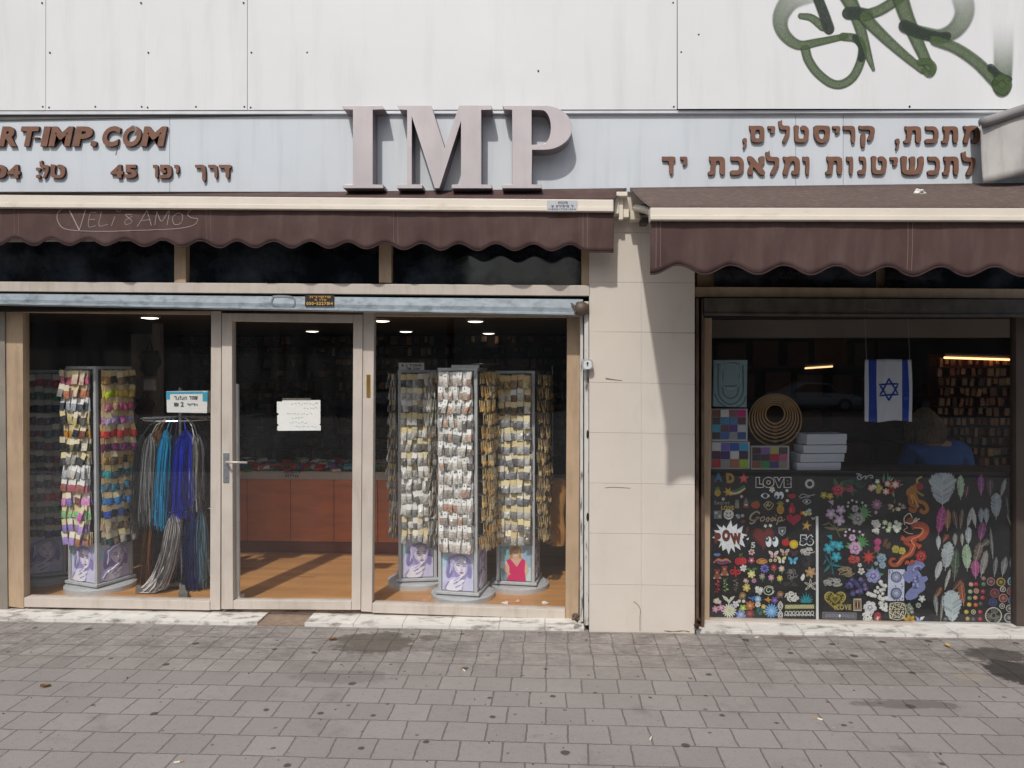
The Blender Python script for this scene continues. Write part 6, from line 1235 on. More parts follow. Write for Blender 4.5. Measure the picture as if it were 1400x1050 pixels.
p.line([gc_(1150, 670), gc_(1240, 680), gc_(1250, 720), gc_(1200, 770), gc_(1120, 810), gc_(1160, 880)], 1.6, '#d98a5c'); p.line([gd_(1150, 60), gd_(1105, 140), gd_(1020, 190), gd_(960, 255)], 1.5, '#d98a5c')
p.poly(chaikin([gc_(1050, 620), gc_(1080, 560), gc_(1140, 560), gc_(1170, 610), gc_(1120, 650)], 1), '#8f3a28'); p.line([gc_(1045, 640), gc_(1040, 560), gc_(1100, 510), gc_(1130, 560)], 1.3, '#d9cbb4'); p.line([gc_(1050, 610), gc_(1110, 625), gc_(1160, 600)], 1.6, '#e0d6c4'); p.line([gc_(1060, 650), gc_(1075, 670), gc_(1035, 700), gc_(1090, 735), gc_(1140, 740)], 1, '#c9a890')
for a, c in ((1180, 560), (1215, 570), (1190, 590)): p.line([gc_(1140, 610), gc_((1140 + a) / 2, c + 15), gc_(a, c)], 1.6, '#d6c6ae')
for a, c, d_ in ((1050, 800, 200), (1120, 210, 60), (1190, 40, 40), (1070, 215, 80)):
    u, v = gc_(a, c) if c > 500 else gd_(a, c)
    for k in (-30, 0, 30): leaf(p, u, v, 7, 2.6, d_ + k, '#b9522e')
p.poly(circ(*gc_(1195, 805), 2, n=8), '#7a1c18'); p.done()
rose(B2, *gc_(742, 830), 4.6, '#b02a6a'); rose(B2, *gd_(735, 80), 4, '#a82b62', leaves=((80, 10), (120, 8))); lace(B2, 'brown_sprig_patch', *gc_(850, 845), 10, 14, '#6a4a35', 31, 9, 1.4)
rose(B2, *gd_(945, 90), 5, '#a99a2f'); rose(B2, *gd_(1015, 108), 4.6, '#b8a834'); rose(B2, *gd_(460, 205), 5.5, '#a8302a'); rose(B2, *gd_(505, 205), 4.2, '#b53a2c')
star(B2, *gd_(640, 180), 10, 8, '#a82a28', '#c2462f', .5, name='poinsettia_patch'); rose(B2, *gd_(785, 190), 6, '#7f97a8'); rose(B2, *gd_(795, 270), 4.4, '#8aa2b2'); rose(B2, *gd_(725, 250), 2.4, '#93a5b0'); rose(B2, *gd_(1228, 170), 6.8, '#a31c16', leaves=((-90, 9), (-60, 9), (90, 8)), lc='#b5301c')
lace(B2, 'gold_lace_patch', *gd_(380, 345), 22, 13, '#9a8a6a', 41, 18, 1); flower(B2, *gd_(540, 270), 2.6, 5, '#dcdad2', '#b8b4a8'); flower(B2, *gd_(557, 338), 4.2, 5, '#dcd9d0', '#8f8c7a')
rose(B2, *gd_(690, 390), 9, '#8a8ac0', 'rose_patch', ((-95, 14), (-60, 13), (-130, 13), (-10, 15), (190, 12)), '#4f8f80'); lace(B2, 'silver_lace_patch', *gd_(235, 465), 24, 12, '#b5b2ae', 43, 18, .9)
bunch(B2, 'indigo_beaded_patch', *gd_(500, 510), 14, 11, [(11, 4.6, '#3d3d6c', '#6a6a9c'), (5, 3, '#57577f', '#8c5a7a')], 17, ['#34345c', '#55557a'], 14)
p = Patch('gold_heart_patch', B2); h0 = heart_pts(*gd_(262, 655), 30, 26); p.poly(h0, '#b3a052'); p.poly(heart_pts(*gd_(262, 654), 26, 22.5), '#4c4418')
for k in range(20): t = k / 20 * 6.28; u, v = heart_pts(*gd_(262, 654), 22.5, 19)[int(k * 28 / 20)]; p.poly(circ(u, v, .95, n=6), '#c9b64a')
p.poly(heart_pts(*gd_(262, 652), 15, 13), '#8f7d2c'); p.poly(heart_pts(*gd_(262, 652), 8, 7), '#5c5220'); p.done()
textp(B2, 'LOVE', (*gd_(280, 712), *gd_(442, 768)), '#a8975a', '#4a421c', .05, ow=.05)
p = Patch('playing_card_patch', B2); p.poly([gd_(468, 645), gd_(556, 645), gd_(560, 785), gd_(470, 785)], '#b9b5a8'); p.poly([gd_(476, 662), gd_(550, 662), gd_(552, 770), gd_(478, 770)], '#8f6a4a'); p.poly(circ(*gd_(514, 716), 3, 5), '#3c2c22'); p.line([gd_(514, 675), gd_(514, 755)], .8, '#d9c49a'); p.done()
p = Patch('beaded_band_patch', B2); p.poly([gd_(120, 795), gd_(505, 805), gd_(503, 882), gd_(118, 870)], '#6e6c76'); p.poly([gd_(132, 806), gd_(492, 815), gd_(491, 872), gd_(130, 861)], '#56545f')
for k in range(9): u, v = gd_(165 + 37 * k, 835 + k); p.line([(u - 1.8, v), (u, v - 2.2), (u + 1.8, v), (u, v + 2.2), (u - 1.8, v)], .6, '#a9a7b2', n=2)
p.poly(circ(*gd_(313, 840), 1.3, 2.2), '#e2e2e4'); p.done()
for (a, c, rx, ry, n_, s) in ((780, 500, 6, 7, 8, 1), (690, 590, 7, 6, 9, 2), (800, 630, 6, 6, 7, 3), (810, 735, 7, 7, 8, 5)): bunch(B2, 'white_lace_flower_patch', *gd_(a, c), rx, ry, [(n_, 3, '#d9d7d2', '#f0eee9')], s)
rose(B2, *gd_(655, 745), 8, '#cfcdd0', 'white_rose_patch', ((170, 10), (20, 10), (200, 9)), '#d6d4d0'); lace(B2, 'white_sprig_patch', *gd_(630, 850), 14, 14, '#e4e2dd', 55, 12, 1.5)
p = Patch('red_bottle_patch', B2); p.poly(chaikin([gd_(705, 905), gd_(698, 840), gd_(722, 800), gd_(762, 800), gd_(782, 840), gd_(775, 905)], 1), '#9c1c22'); p.line([gd_(720, 880), gd_(745, 845), gd_(735, 890), gd_(762, 850)], .9, '#dcd6d2'); p.done()
p = Patch('lace_panel_patch', B2); u0, v0 = gd_(862, 318); u1, v1 = gd_(1045, 672); p.poly([(u0, v0), (u1, v0), (u1 - 1, v1), (u0 - 1, v1)], '#c9cde2')
for cc in ((950, 403), (950, 585)):
    u, v = gd_(*cc); p.poly(circ(u, v, 7.6), '#3e4258'); p.poly(circ(u, v, 6.6), '#737a9a')
    for k in range(6): p.line([(u - 6 * math.cos(k * .52), v - 6 * math.sin(k * .52)), (u + 6 * math.cos(k * .52), v + 6 * math.sin(k * .52))], .7, '#c2c7de')
    p.poly(circ(u, v, 1.6, n=8), '#c9cde2')
r = random.Random(2)
for k in range(30):
    u, v = r.uniform(u0 + 1, u1 - 2), r.uniform(v0 + 1, v1 - 1)
    if all((u - gd_(*cc)[0]) ** 2 + (v - gd_(*cc)[1]) ** 2 > 75 for cc in ((950, 403), (950, 585))): p.poly(circ(u, v, .9, n=6), '#2b2b34')
p.done()
p = Patch('peacock_lace_patch', B2); LV = '#7d83b4'
for l, w_ in [([(1250, 300), (1200, 260), (1140, 290), (1130, 340), (1170, 400), (1200, 470), (1180, 540), (1110, 600), (1080, 650)], 13), ([(1070, 340), (1060, 400), (1110, 460)], 7), ([(1300, 410), (1240, 440), (1180, 480)], 7), ([(1250, 470), (1230, 530), (1150, 570)], 8), ([(1190, 600), (1130, 620), (1060, 640)], 7)]: p.line([gd_(*q) for q in l], w_, LV, lambda t: .7 + .5 * math.sin(t * 3.1))
for k in range(14): a = k * .9; u, v = gd_(1170 + 30 * math.cos(a), 450 + 60 * math.sin(a * .7)); p.poly(circ(u, v, 1.5, n=7), '#a9aed6' if k % 2 else '#5a5f90')
p.line([gd_(1235, 295), gd_(1195, 275), gd_(1150, 300), gd_(1145, 340)], 1.2, '#b5badc'); p.poly(circ(*gd_(1215, 300), .9, n=6), '#22243a'); p.done()
p = Patch('lattice_lace_patch', B2)
for i in range(2):
    for j in range(2):
        u, v = gd_(915 + 85 * i, 740 + 85 * j)
        for k in range(4): a = k * math.pi / 2 + .785; p.line([(u, v), (u + 4 * math.cos(a - .4), v + 4 * math.sin(a - .4)), (u + 5.5 * math.cos(a), v + 5.5 * math.sin(a)), (u + 3.4 * math.cos(a + .5), v + 3.4 * math.sin(a + .5))], 1.3, '#cfc7ac')
p.line([gd_(880, 700), gd_(1040, 700), gd_(1040, 865), gd_(880, 865), gd_(880, 700)], 1.1, '#cfc7ac', n=2); p.done()
bunch(B2, 'grey_green_spray_patch', *gd_(1100, 760), 5, 9, [(8, 3, '#7d8274', '#c2c8b4')], 61, ['#8f9a86'], 6); flower(B2, *gd_(1240, 648), 4.5, 5, '#b8bcb8', '#e0e2de', fat=.8); flower(B2, *gd_(1200, 722), 3.4, 6, '#a9aca8', '#55584f'); flower(B2, *gd_(1103, 888), 7, 6, '#c99c22', '#8a6414', name='yellow_flower_patch'); p = Patch('blue_butterfly_patch', B2); p.poly([gd_(1165, 840), gd_(1205, 865), gd_(1215, 900), gd_(1200, 920), gd_(1180, 890)], '#8fa2c9'); p.poly([gd_(1270, 845), gd_(1225, 855), gd_(1215, 895), gd_(1245, 885)], '#d9dfe4'); p.poly([gd_(1205, 895), gd_(1235, 912), gd_(1180, 918)], '#5c74b0'); p.done()
# --- feather board
def feather(u, v, L, w_, a, c, name='feather', fluff=1.0, seed=0):
    p = Patch(name, B3); r = random.Random(int(u * 7 + v)); n = 26
    for k in range(n):
        t = k / (n - 1)
        for s in (-1, 1):
            ww = w_ / 2 * math.sin(math.pi * min(.98, .12 + .86 * t)) ** .7 * r.uniform(.8, 1.1); x0 = L * t - L / 2; lean = ww * .7
            q = [(x0, 0), (x0 + L / n * 1.7, 0), (x0 + lean + L / n * 1.2, s * ww), (x0 + lean * .9, s * ww * .96)]
            y = YBD - .003 - .0004 * (k % 3) - r.uniform(0, .0025) * fluff; pts = rot(q, u, v, a); cc = p.col(mixc(c, r.choice(['#000000', '#ffffff']), r.choice([0, .06, .14])))
            A = [P(x, z_, y if i < 2 else y - .004 * fluff) for i, (x, z_) in enumerate(pts)]
            if (A[1] - A[0]).cross(A[2] - A[0]).y > 0: A.reverse()
            p.b.add(A, [(0, 1, 2, 3)], cc)
    y = YBD - .008; stroke(p.b, rot([(-L * .62, 0), (0, .3), (L * .45, 0)], u, v, a), .7, y, 0, p.col(mixc(c, '#e8e4da', .5))); return p.done()
FE = [(88, 142, 38, 28, -90, '#a9b3b8'), (207, 122, 27, 8, -90, '#a3bd9a'), (340, 105, 24, 7, -90, '#8a3a86'), (248, 150, 13, 6, -80, '#5c2426'), (399, 125, 18, 8, -90, '#4a3840'), (485, 125, 21, 5, -75, '#8f8f92'), (573, 130, 20, 5, -115, '#9a9a9c'), (438, 245, 29, 12, -90, '#8e9aa4'), (78, 340, 32, 10, -80, '#b5478f'), (122, 335, 24, 7, -88, '#a8714f'), (170, 330, 20, 6, -100, '#5c4236'), (212, 325, 22, 5, -84, '#6a564a'), (268, 320, 24, 5, -75, '#b9b9b6'), (293, 320, 22, 5, -100, '#c2c2bf'), (340, 310, 18, 6, -90, '#8996a0'), (375, 310, 18, 6, -90, '#98a4ac'), (345, 410, 21, 9, -80, '#8a3f78'), (258, 440, 20, 7, -88, '#a3aaae'), (62, 485, 16, 5, -90, '#b4babd'), (108, 455, 10, 6, -60, '#8c3b22'), (170, 465, 14, 5, -90, '#8f8a88'), (217, 465, 14, 4, -90, '#9a9794'), (408, 480, 36, 4, -95, '#5c5a5a'), (120, 570, 32, 13, -82, '#aab3b6'), (172, 625, 36, 9, -86, '#3a4a38'), (247, 580, 30, 10, -92, '#9db596'), (318, 555, 26, 9, -75, '#6a574e'), (368, 490, 11, 7, -40, '#55524f'), (358, 620, 30, 8, -78, '#8a8682'), (433, 640, 22, 5, -84, '#66686a'), (490, 640, 22, 7, -80, '#74777a'), (548, 635, 22, 7, -96, '#5f6264'), (303, 660, 20, 10, -92, '#a84a80'), (62, 665, 22, 7, -75, '#b9babb'), (122, 720, 24, 4, -75, '#a9a6a2'), (215, 808, 30, 8, -98, '#8f4628'), (62, 810, 14, 6, -60, '#7a4a22'), (150, 905, 38, 20, -92, '#b3bec2'), (46, 885, 24, 5, -95, '#83868a'), (85, 905, 30, 4, -85, '#77716c'), (512, 255, 28, 4, -95, '#3c3d40'), (522, 340, 16, 2, -110, '#8a8a88'), (182, 765, 16, 7, -50, '#4a2f22')]
for a, c, L, w_, an, cc in FE: feather(*ge(a, c), L * 1.06, w_ * 1.3, an, cc)
for a, c, cc in ((275, 758, '#c99a86'), (308, 757, '#a81f2c'), (357, 720, '#8f6a6a'), (357, 757, '#3f7a4f'), (270, 805, '#8fae7a'), (353, 805, '#98243a'), (265, 848, '#5c8f6a'), (303, 845, '#c9885c'), (350, 845, '#a3242f'), (263, 890, '#c9a837'), (306, 892, '#b8552f'), (338, 885, '#3a4a34'), (245, 938, '#b8a23f'), (335, 938, '#a0303a'), (253, 982, '#b08f4a'), (290, 985, '#4a4552'), (335, 985, '#a81c2c'), (110, 985, '#55585a')):
    u, v = ge(a, c); p = Patch('ladybird_button' if cc[1] in 'a9' else 'small_button', B3); p.poly(circ(u, v, 3.0, 2.8, 12), cc); p.poly(circ(u - .6, v - .7, 1.2, n=8), mixc(cc, '#ffffff', .3)); p.done()
for a, c, r_, c1, c2 in ((405, 740, 5.6, '#9a7a76', '#5c2c34'), (470, 743, 6, '#b09a4a', '#3a3524'), (544, 740, 6.4, '#8fb0b4', '#1f5a66'), (430, 815, 6.2, '#8a4a4e', '#55202a'), (483, 790, 3.8, '#cfcac4', '#3a3838'), (537, 803, 6, '#8a6a6a', '#6a3238'), (485, 848, 6, '#a87a74', '#6a302c'), (417, 875, 5.6, '#3c4a7c', '#23264a'), (541, 863, 5, '#6a7f9a', '#2c3a5c'), (478, 900, 3.6, '#c9c4be', '#3c3a3a'), (527, 915, 5, '#b8b6b4', '#3c3b3d'), (523, 975, 6.6, '#b5b3b0', '#2c2b2d'), (310, 801, 3.4, '#c9b8a4', '#a8443c'), (291, 938, 3.2, '#cfc6a4', '#55643c')):
    u, v = ge(a, c); p = Patch('ring_button', B3); p.poly(circ(u, v, r_, n=22), c1); p.poly(circ(u, v, r_ * .8, n=18), c2); p.poly(circ(u, v, r_ * .5, n=14), mixc(c1, c2, .5)); p.poly(circ(u, v, r_ * .2, n=8), c1); p.done()
u, v = ge(422, 962); p = Patch('dream_web_ring', B3); p.poly(circ(u, v, 11.4, n=36), '#c9bfae', [circ(u, v, 10.2, n=36)])
for k in range(14): a = k * 2.2; p.line([(u + 10 * math.cos(a), v + 10 * math.sin(a)), (u + 3 * math.cos(a + 1.2), v + 3 * math.sin(a + 1.2)), (u + 10 * math.cos(a + 2.2), v + 10 * math.sin(a + 2.2))], .45, '#8a8880')
p.done()
print('PATCHES', NP[0])

# ================================================================ RIGHT WINDOW: THINGS STANDING BEHIND THE BOARDS
zsh = Z(1100, 643, .32)
tb = empty('display_table', (2.3, .48, ZF), 'low dark display table behind the sample boards in the right window', 'table')
b = MB(); b.box(XP1 + .12, 3.4, .29, .68, zsh - .03, zsh); b.build('tabletop', M('dark_table_wood', '#3a2f28', .6), tb)
for xx in (XP1 + .16, 3.3):
    for yy in (.31, .61): b = MB(); b.box(xx, xx + .05, yy, yy + .05, ZF, zsh - .031); b.build('leg', DARK, tb)
# colour chart boxes
BXC = [['#7a4a3e', '#d8d4ce', '#8a5a58', '#c2247a', '#3a2c34', '#2b7fb0', '#3c74a8', '#4a2a38', '#2a98b8', '#5c3a4c', '#4a2c7c', '#b9bcc0', '#2a2430', '#2f5fb0', '#8f9698', '#1f4f8f'],
       ['#d0cfd2', '#6a5cb0', '#2a4fa8', '#2a9ac9', '#4c2038', '#3a2468', '#cfcfd2', '#34203c', '#b02030', '#8f9498', '#a8654a', '#9ab828'],
       ['#4a2a2a', '#7a5aa0', '#a8a860', '#4a4440', '#3a3040', '#44303c', '#b02030', '#b0507c', '#8a5040', '#2a8a48', '#4a3c80', '#8a8478']]
for (u0, v0, u1, v1, cols_, nc, nr, lbl) in ((972.5, 559, 1022, 603, BXC[0], 4, 4, 'upper clear box of sixteen bead colours under the grey bead tray'), (972, 604, 1025, 641.5, BXC[1], 4, 3, 'lower clear box of bead colours standing against the window frame'), (1027, 610, 1079, 642, BXC[2], 4, 3, 'clear box of bead colours in front of the wooden hoops')):
    t = empty('bead_box', P((u0 + u1) / 2, v1, .32), lbl, 'bead box'); b = MB(); b.pr(u0, v0, u1, v1, .32, .38)
    b.build('tray', M('white_bead_tray', '#b9b7b4', .5), t)
    for i in range(nc * nr):
        cu = u0 + 1.6 + (u1 - u0 - 3.2) * (i % nc) / nc; cv2 = v0 + 1.6 + (v1 - v0 - 3.2) * (i // nc) / nr; du, dv = (u1 - u0 - 3.2) / nc - .7, (v1 - v0 - 3.2) / nr - .8
        b = MB(); b.pr(cu, cv2, cu + du, cv2 + dv, .314, .3195); b.build('compartment', M('beads_' + cols_[i], cols_[i], .4, 0, .3, 160, .5, 220), t)
# bead board
t = empty('bead_design_board', P(998, 556, .33), 'grey blue beading board with U shaped channels standing on the colour boxes', 'beading board')
GB = M('grey_blue_flock', '#8fa6ac', .9, 0, .06, 20)
b = MB(); b.pq([(975.5, 492), (1022, 492), (1021, 557), (974.5, 555.5)], .315, .335); b.build('board', GB, t, bevel=.004)
tt = lambda a, c: (940 + a * .32857, 400 + c * .32857)
b = MB()
for l, w_ in [([(128, 305), (128, 400), (135, 435), (165, 462), (200, 460), (225, 430), (232, 400), (230, 300)], 1.4), ([(146, 320), (146, 395), (152, 425), (175, 440), (200, 432), (212, 400), (212, 300), (148, 300)], 1.2), ([(150, 390), (208, 388)], 1.2), ([(120, 300), (138, 300)], 1.3), ([(112, 420), (130, 455), (160, 475)], 1.2), ([(244, 430), (230, 462), (205, 475)], 1.2)]: stroke(b, [tt(*q) for q in l], w_ * 1.5, .3135, n=5)
b.build('channel', M('flock_channel', '#5f757c', .9), t)
b = MB(); stroke(b, [tt(*q) for q in [(146, 302), (212, 302), (212, 390), (146, 390), (146, 302)]], 1, .3125, n=2); b.build('raised_rim', M('flock_rim', '#a9bdc2', .9), t)
b = MB(); word_into(b, '1234', (*tt(165, 395), *tt(195, 404)), .3125, .3135); b.build('lettering', C('#c9d6d8'), t)
# embroidery hoops, nested and touching at the top
WH_ = M('bamboo_hoop', '#a5804f', .5, 0, .18, 12)
rad = [112, 99, 88, 77, 66, 55, 43]; cyv = [530, 524, 519, 515, 511, 508, 505]
for i, (rr, c) in enumerate(zip(rad, cyv)):
    uc, vc = tt(365, c); yy = .40 - .011 * i; R0 = (XZ(uc + rr * .3286, vc, yy)[0] - XZ(uc, vc, yy)[0]); cx, cz = XZ(uc, vc, yy); b = MB()
    b.prism(circ(cx, cz, R0, n=64), yy, yy + .009, 0, [circ(cx, cz, R0 - .009, n=64)])
    b.box(cx - .012, cx + .012, yy - .003, yy + .008, cz - R0 - .004, cz - R0 + .006, 0)
    tag(b.build('embroidery_hoop', WH_, bevel=.001), ['outermost and largest of the nested bamboo embroidery hoops', 'second largest bamboo hoop just inside the outermost one', 'third bamboo hoop from the outside of the nest', 'middle bamboo hoop of the nest of seven', 'third bamboo hoop from the centre of the nest', 'second smallest bamboo hoop around the innermost one', 'innermost and smallest of the nested bamboo hoops'][i], 'embroidery hoop', 'nested bamboo embroidery hoops')
# stack of white boxes
BW = M('white_card_box', '#c6c9d2', .6, 0, .03, 5)
for i, (q, lbl) in enumerate([([(496, 645), (652, 590), (654, 628), (502, 652)], 'topmost white carton of the stack beside the hoops'), ([(498, 655), (654, 630), (650, 660), (500, 675)], 'second white carton from the top of the stack'), ([(478, 678), (642, 660), (640, 692), (480, 718)], 'third white carton from the top of the stack'), ([(468, 718), (628, 695), (610, 745), (470, 742)], 'bottom white carton of the stack resting on the table')]):
    pass
for i, (u0, u1, va, vb_, yaw, lbl) in enumerate([(1091, 1154, 592, 606.5, -16, 'topmost white carton of the stack beside the hoops'), (1088, 1154, 607, 618, -10, 'second white carton from the top of the stack'), (1083, 1151, 618.5, 630, -14, 'third white carton from the top of the stack'), (1080, 1146, 630.5, 643.5, -8, 'bottom white carton of the stack resting on the table')]):
    cx = P((u0 + u1) / 2, va, .42); z1, z0 = Z(1115, va, .42), Z(1115, vb_, .42); W = (X(u1, .42) - X(u0, .42)) / 2 * .93
    t = empty('carton', (cx.x, .42, z0), lbl, 'carton', 'stack of white cartons'); m4 = Matrix.Translation((cx.x, .42, 0)) @ Matrix.Rotation(R(-yaw * .6), 4, 'Z')
    b = MB(); b.box(-W + .003, W - .003, -.077, .077, z0 + .0015, z1 - .012, 0, m4); b.build('box_base', BW, t)
    b = MB(); b.box(-W, W, -.08, .08, z0 + (z1 - z0) * .42, z1 - .001, 0, m4); b.build('lid', BW, t, bevel=.002)
# flag
fl = empty('flag', P(1213, 576, .3), 'white flag with two blue stripes and a blue hexagram hanging in the window', 'flag')
FW = M('flag_cloth_white', '#cfd0d6', .85, 0, .05, 8); FBm = M('flag_cloth_blue', '#1f3f9c', .85, 0, .1, 8)
def ff(s, t):
    u = 1182.5 + 63 * s + 1.5 * math.sin(t * 3) * s; v = 491 + (85 + 1.2 * math.sin(s * 7)) * t + 1.5 * abs(s - .5) * (1 - t); p = P(u, v, .3); return (p.x, .3 + .008 * math.sin(s * 9 + t * 2.0) * (.3 + t) + .004 * math.sin(s * 23 + t * 5), p.z)
b = MB(); b.grid(lambda s, t: ff(s, 1 - t), 60, 20, lambda s, t: 1 if .075 < s < .235 or .785 < s < .93 else 0); o = b.build('cloth', [FW, FBm], fl, smooth=True); sd = o.modifiers.new('cloth', 'SOLIDIFY'); sd.thickness = .002; sd.offset = 1
b = MB()
for a0 in (-90, 90):
    tri = [(.505 + .235 * math.cos(R(a0 + 120 * k)) * 1.0, .49 + .175 * math.sin(R(a0 + 120 * k))) for k in range(4)]
    pts = []
    for k in range(3):
        for j in range(8): f_ = j / 8; pts.append((tri[k][0] + (tri[k + 1][0] - tri[k][0]) * f_, tri[k][1] + (tri[k + 1][1] - tri[k][1]) * f_))
    pts.append(pts[0]); b.tube([Vector(ff(*q)) + Vector((0, -.003, 0)) for q in pts], .0062, 4)
b.v = [Vector((p.x, p.y, p.z)) for p in b.v]; b.build('hexagram', FBm, fl)
b = MB(); 
for s in (.04, .97): c = Vector(ff(s, .01)); b.tube([c, (c.x, c.y + .05, c.z + .5)], .0015, 4)
b.build('hanging_thread', C('#a9a6a0'), fl)
# bare tubes and shelving further back
def tube_lamp(u0, v0, u1, v1, y, lbl, st, colr):
    p0, p1 = P(u0, v0, y), P(u1, v1, y + .2); t = empty('strip_light', (p0 + p1) / 2, lbl, 'strip light'); b = MB(); b.tube([p0, p1], .009, 8); b.build('tube', emit('strip_glow_' + colr, colr, st), t)
    b = MB(); b.tube([p0 + Vector((0, 0, .028)), p1 + Vector((0, 0, .028))], .02, 4); b.build('batten', C('#8a8378'), t)
tube_lamp(1101, 503.5, 1138, 501, 3.2, 'short warm strip light deep in the right shop, left of the flag', 2.2, '#ffc08a')
tube_lamp(1291, 489, 1388, 492, 2.5, 'long warm strip light above the packet shelves, right of the flag', 4.5, '#ffb070')
sh = empty('packet_shelves', (X(1335, 2.75), 2.75, ZF), 'shelves of amber lit packets under the strip light in the right shop', 'shelving')
xs0, xs1 = X(1280, 2.7), X(1400, 2.7)
b = MB(); b.box(xs0, xs1 + .6, 2.85, 2.9, ZF, Z(1340, 484, 2.7)); b.build('back_panel', M('amber_pegboard', '#7a4a2c', .8), sh)
r = random.Random(8); b = MB(); AM = [M('amber_%d' % i, c, .4, 0, .3, 30) for i, c in enumerate(['#94653f', '#7a4c2f', '#a9825a', '#5f3c28', '#8f745a', '#54402f', '#7d7266'])]
for row in range(15):
    z = Z(1340, 497 + row * 13.6, 2.7); x = xs0 + .02
    while x < xs1 + .5: wd = r.uniform(.045, .075); hh = r.uniform(.055, .085); fl_ = r.uniform(.45, .85); m4 = Matrix.Translation((x, 0, z + .05)) @ Matrix.Rotation(r.gauss(0, .09), 4, 'Y'); b.box(0, wd * fl_, 2.66 + r.uniform(0, .05), 2.73, -hh, 0, r.randrange(5 if row < 7 else 7), m4); x += wd * r.choice([.9, 1, 1, 1.1, 1.6])
o = b.build('hung_packets', AM, sh); o['kind'] = 'stuff'
for row in range(15): z = Z(1340, 497 + row * 13.6, 2.7) + .062; b = MB(); b.box(xs0, xs1 + .6, 2.66, 2.845, z - .004, z + .004); b.build('shelf', M('dark_rail', '#2e221b', .6), sh)
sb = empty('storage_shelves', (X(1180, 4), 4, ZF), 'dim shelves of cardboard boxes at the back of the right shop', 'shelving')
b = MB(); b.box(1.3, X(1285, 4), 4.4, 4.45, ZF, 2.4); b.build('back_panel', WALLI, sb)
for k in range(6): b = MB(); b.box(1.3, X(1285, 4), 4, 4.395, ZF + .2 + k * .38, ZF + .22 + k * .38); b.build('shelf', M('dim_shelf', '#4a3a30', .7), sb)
nb_ = 0
for k in range(6):
    x = 1.35
    while x < X(1285, 4) - .3:
        wd = r.uniform(.22, .42); hh = r.uniform(.2, .33); b = MB(); b.box(x, x + wd, 4.02, 4.35, ZF + .2225 + k * .38, ZF + .2225 + k * .38 + hh); x += wd + r.uniform(.02, .12)
        tag(b.build('storage_box', M('dim_box_%d' % r.randrange(4), r.choice(['#6a4c36', '#5a4030', '#7d5a40', '#4c3a32']), .8, 0, .1, 6), bevel=.004), 'brown cardboard storage box on the dim back shelves of the right shop', 'storage box', 'boxes on the back shelves of the right shop')
# ---- seated shop assistant seen from behind
yP = 1.0; pc = P(1287, 650, yP); px0 = pc.x
st_ = empty('stool', (px0, yP, ZF), 'dark round stool under the seated shop assistant', 'stool'); zs = .56
b = MB(); b.lathe([(.16, zs - .05), (.18, zs - .03), (.18, zs - .005), (.15, zs)], px0, yP, 24); b.build('seat', M('black_vinyl', '#222226', .5), st_)
for k in range(4): a = k * math.pi / 2 + .4; b = MB(); b.tube([(px0 + .12 * math.cos(a), yP + .12 * math.sin(a), zs - .05), (px0 + .2 * math.cos(a), yP + .2 * math.sin(a), ZF)], .014, 8); b.build('leg', CHROME, st_)
def skin(name, nodes, edges, m, parent, off, sub=2, root=0):
    me = bpy.data.meshes.new(name); me.from_pydata([tuple(Vector(n[0]) - off) for n in nodes], edges, []); o = bpy.data.objects.new(name, me); COL.objects.link(o)
    if parent: o.parent = parent
    md = o.modifiers.new('skin', 'SKIN'); md.use_smooth_shade = True
    for i, n in enumerate(nodes): rr = n[1]; me.skin_vertices[0].data[i].radius = rr if isinstance(rr, tuple) else (rr, rr)
    me.skin_vertices[0].data[root].use_root = True; s2 = o.modifiers.new('sub', 'SUBSURF'); s2.levels = sub; s2.render_levels = sub; me.materials.append(m); return o
head = P(1266, 585, yP + .04); hz = head.z; sho = P(1288, 610, yP).z
pr_ = empty('person', (px0, yP, ZF), 'person in a blue shirt with ash blond hair, sitting bent forward behind the boards', 'person'); off = Vector((px0, yP, ZF))
sx = .2; SH = Vector((px0, yP + .04, sho - .02)); nk = Vector((head.x + .045, yP + .05, hz - .13)); H = Vector((head.x, yP + .06, hz))
nodes = [((px0, yP, zs + .12), (.16, .13)), ((px0 + .0, yP + .01, zs + .3), (.145, .12)), ((px0, yP + .03, sho - .14), (.17, .125)), ((px0 - .02, yP + .045, sho - .02), (.12, .09)), (tuple(nk), .055), (tuple(H + Vector((.01, 0, -.05))), .075), (tuple(H + Vector((0, .0, .03))), .088), (tuple(H + Vector((-.0, .0, .085))), .06),
    ((px0 - sx, yP + .05, sho - .04), .062), ((px0 - sx - .07, yP + .14, sho - .28), .045), ((px0 - .12, yP + .36, sho - .33), .036), ((px0 - .04, yP + .43, sho - .32), (.032, .018)),
    ((px0 + sx, yP + .05, sho - .04), .062), ((px0 + sx + .07, yP + .14, sho - .28), .045), ((px0 + .14, yP + .36, sho - .33), .036), ((px0 + .06, yP + .43, sho - .32), (.032, .018)),
    ((px0 - .1, yP + .08, zs + .09), .095), ((px0 - .13, yP + .42, zs + .07), .065), ((px0 - .13, yP + .40, ZF + .28), .052), ((px0 - .13, yP + .38, ZF + .07), .038), ((px0 - .14, yP + .55, ZF + .035), (.04, .03)),
    ((px0 + .1, yP + .08, zs + .09), .095), ((px0 + .13, yP + .42, zs + .07), .065), ((px0 + .13, yP + .40, ZF + .28), .052), ((px0 + .13, yP + .38, ZF + .07), .038), ((px0 + .14, yP + .55, ZF + .035), (.04, .03))]
edges = [(0, 1), (1, 2), (2, 3), (3, 4), (4, 5), (5, 6), (6, 7), (3, 8), (8, 9), (9, 10), (10, 11), (3, 12), (12, 13), (13, 14), (14, 15), (0, 16), (16, 17), (17, 18), (18, 19), (19, 20), (0, 21), (21, 22), (22, 23), (23, 24), (24, 25)]
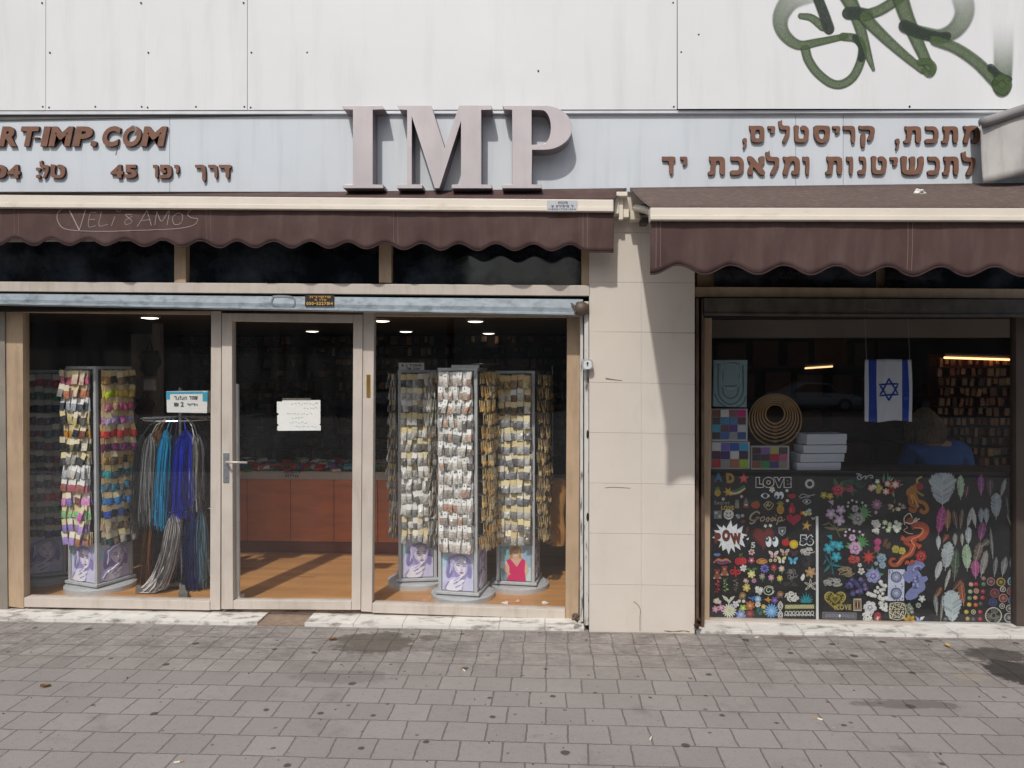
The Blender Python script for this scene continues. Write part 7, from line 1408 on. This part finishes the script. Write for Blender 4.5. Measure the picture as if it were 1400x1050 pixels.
for hand, s in ((11, 1), (15, -1)):
    hp = Vector(nodes[hand][0])
    for k in range(4): i = len(nodes); f0 = hp + Vector(((k - 1.5) * .019 * s, .03, .0)); nodes += [(tuple(f0), .0085), (tuple(f0 + Vector((s * .004, .035 + .004 * (k in (1, 2)), -.008))), .008), (tuple(f0 + Vector((s * .006, .06, -.03))), .007)]; edges += [(hand, i), (i, i + 1), (i + 1, i + 2)]
    i = len(nodes); nodes += [(tuple(hp + Vector((s * .035, .0, -.005))), .0095), (tuple(hp + Vector((s * .05, .03, -.015))), .0085)]; edges += [(hand, i), (i, i + 1)]
SKIN = M('skin_tone', '#b98a6c', .6, 0, .06, 10)
skin('body', nodes, edges, SKIN, pr_, off)
# shirt and trousers grown a little outside the body
grow = lambda idx, d: [(nodes[i][0], tuple(x + d for x in (nodes[i][1] if isinstance(nodes[i][1], tuple) else (nodes[i][1],) * 2))) for i in idx]
skin('shirt', grow([0, 1, 2, 3, 8, 9, 12, 13], .016) + [((px0 - .17, yP + .25, sho - .305), .055), ((px0 + .19, yP + .25, sho - .305), .055)], [(0, 1), (1, 2), (2, 3), (3, 4), (4, 5), (3, 6), (6, 7), (5, 8), (7, 9)], M('blue_shirt_cloth', '#2d5390', .8, 0, .12, 14, .5, 22), pr_, off)
skin('trousers', [((px0, yP + .0, zs + .1), (.165, .14))] + grow([16, 17, 18, 19, 21, 22, 23, 24], .014), [(0, 1), (1, 2), (2, 3), (3, 4), (0, 5), (5, 6), (6, 7), (7, 8)], M('dark_trousers', '#23242c', .85), pr_, off)
b = MB(); r = random.Random(4)
for k in range(900):
    th = r.uniform(0, 6.28); ph = r.uniform(0, 1.9); d0 = Vector((math.sin(ph) * math.cos(th), math.sin(ph) * math.sin(th), math.cos(ph)))
    if d0.y > .55 and d0.z < .35: continue
    s_ = H + Vector((0, 0, .035)) + Vector((d0.x * .102, d0.y * .108, d0.z * .115)); e_ = s_ + Vector((d0.x * .03, d0.y * .02 - .012, -.1 - r.uniform(0, .05)))
    mid = (s_ + e_) / 2 + Vector((d0.x * .03, d0.y * .03, .012)); b.tube(spline([s_ + Vector((-d0.x * .02, -d0.y * .02, .01)), s_, mid, e_], 3), .0048, 3, taper=lambda t: 1 - .6 * t)
b.build('hair', M('ash_blond_hair', '#8a775c', .6, 0, .2, 40), pr_, smooth=True)
b = MB(); f0 = H + Vector((0, .085, -.0)); b.tube([f0 + Vector((0, 0, .02)), f0 + Vector((0, .028, -.018)), f0 + Vector((0, .008, -.028))], .011, 8, taper=lambda t: .7 + .6 * t); b.build('nose', SKIN, pr_, smooth=True)
for s in (-1, 1):
    bm = bmesh.new(); bmesh.ops.create_uvsphere(bm, u_segments=12, v_segments=8, radius=.011); me = bpy.data.meshes.new('eye'); bm.to_mesh(me); bm.free(); me.materials.append(C('#d8d4cf', .3)); o = bpy.data.objects.new('eye', me); COL.objects.link(o); o.parent = pr_; o.location = f0 + Vector((s * .032, -.012, .022)) - off
b = MB(); b.tube([f0 + Vector((-.024, -.008, -.055)), f0 + Vector((0, .002, -.056)), f0 + Vector((.024, -.008, -.055))], .006, 6); b.build('mouth', C('#8f4f48'), pr_, smooth=True)
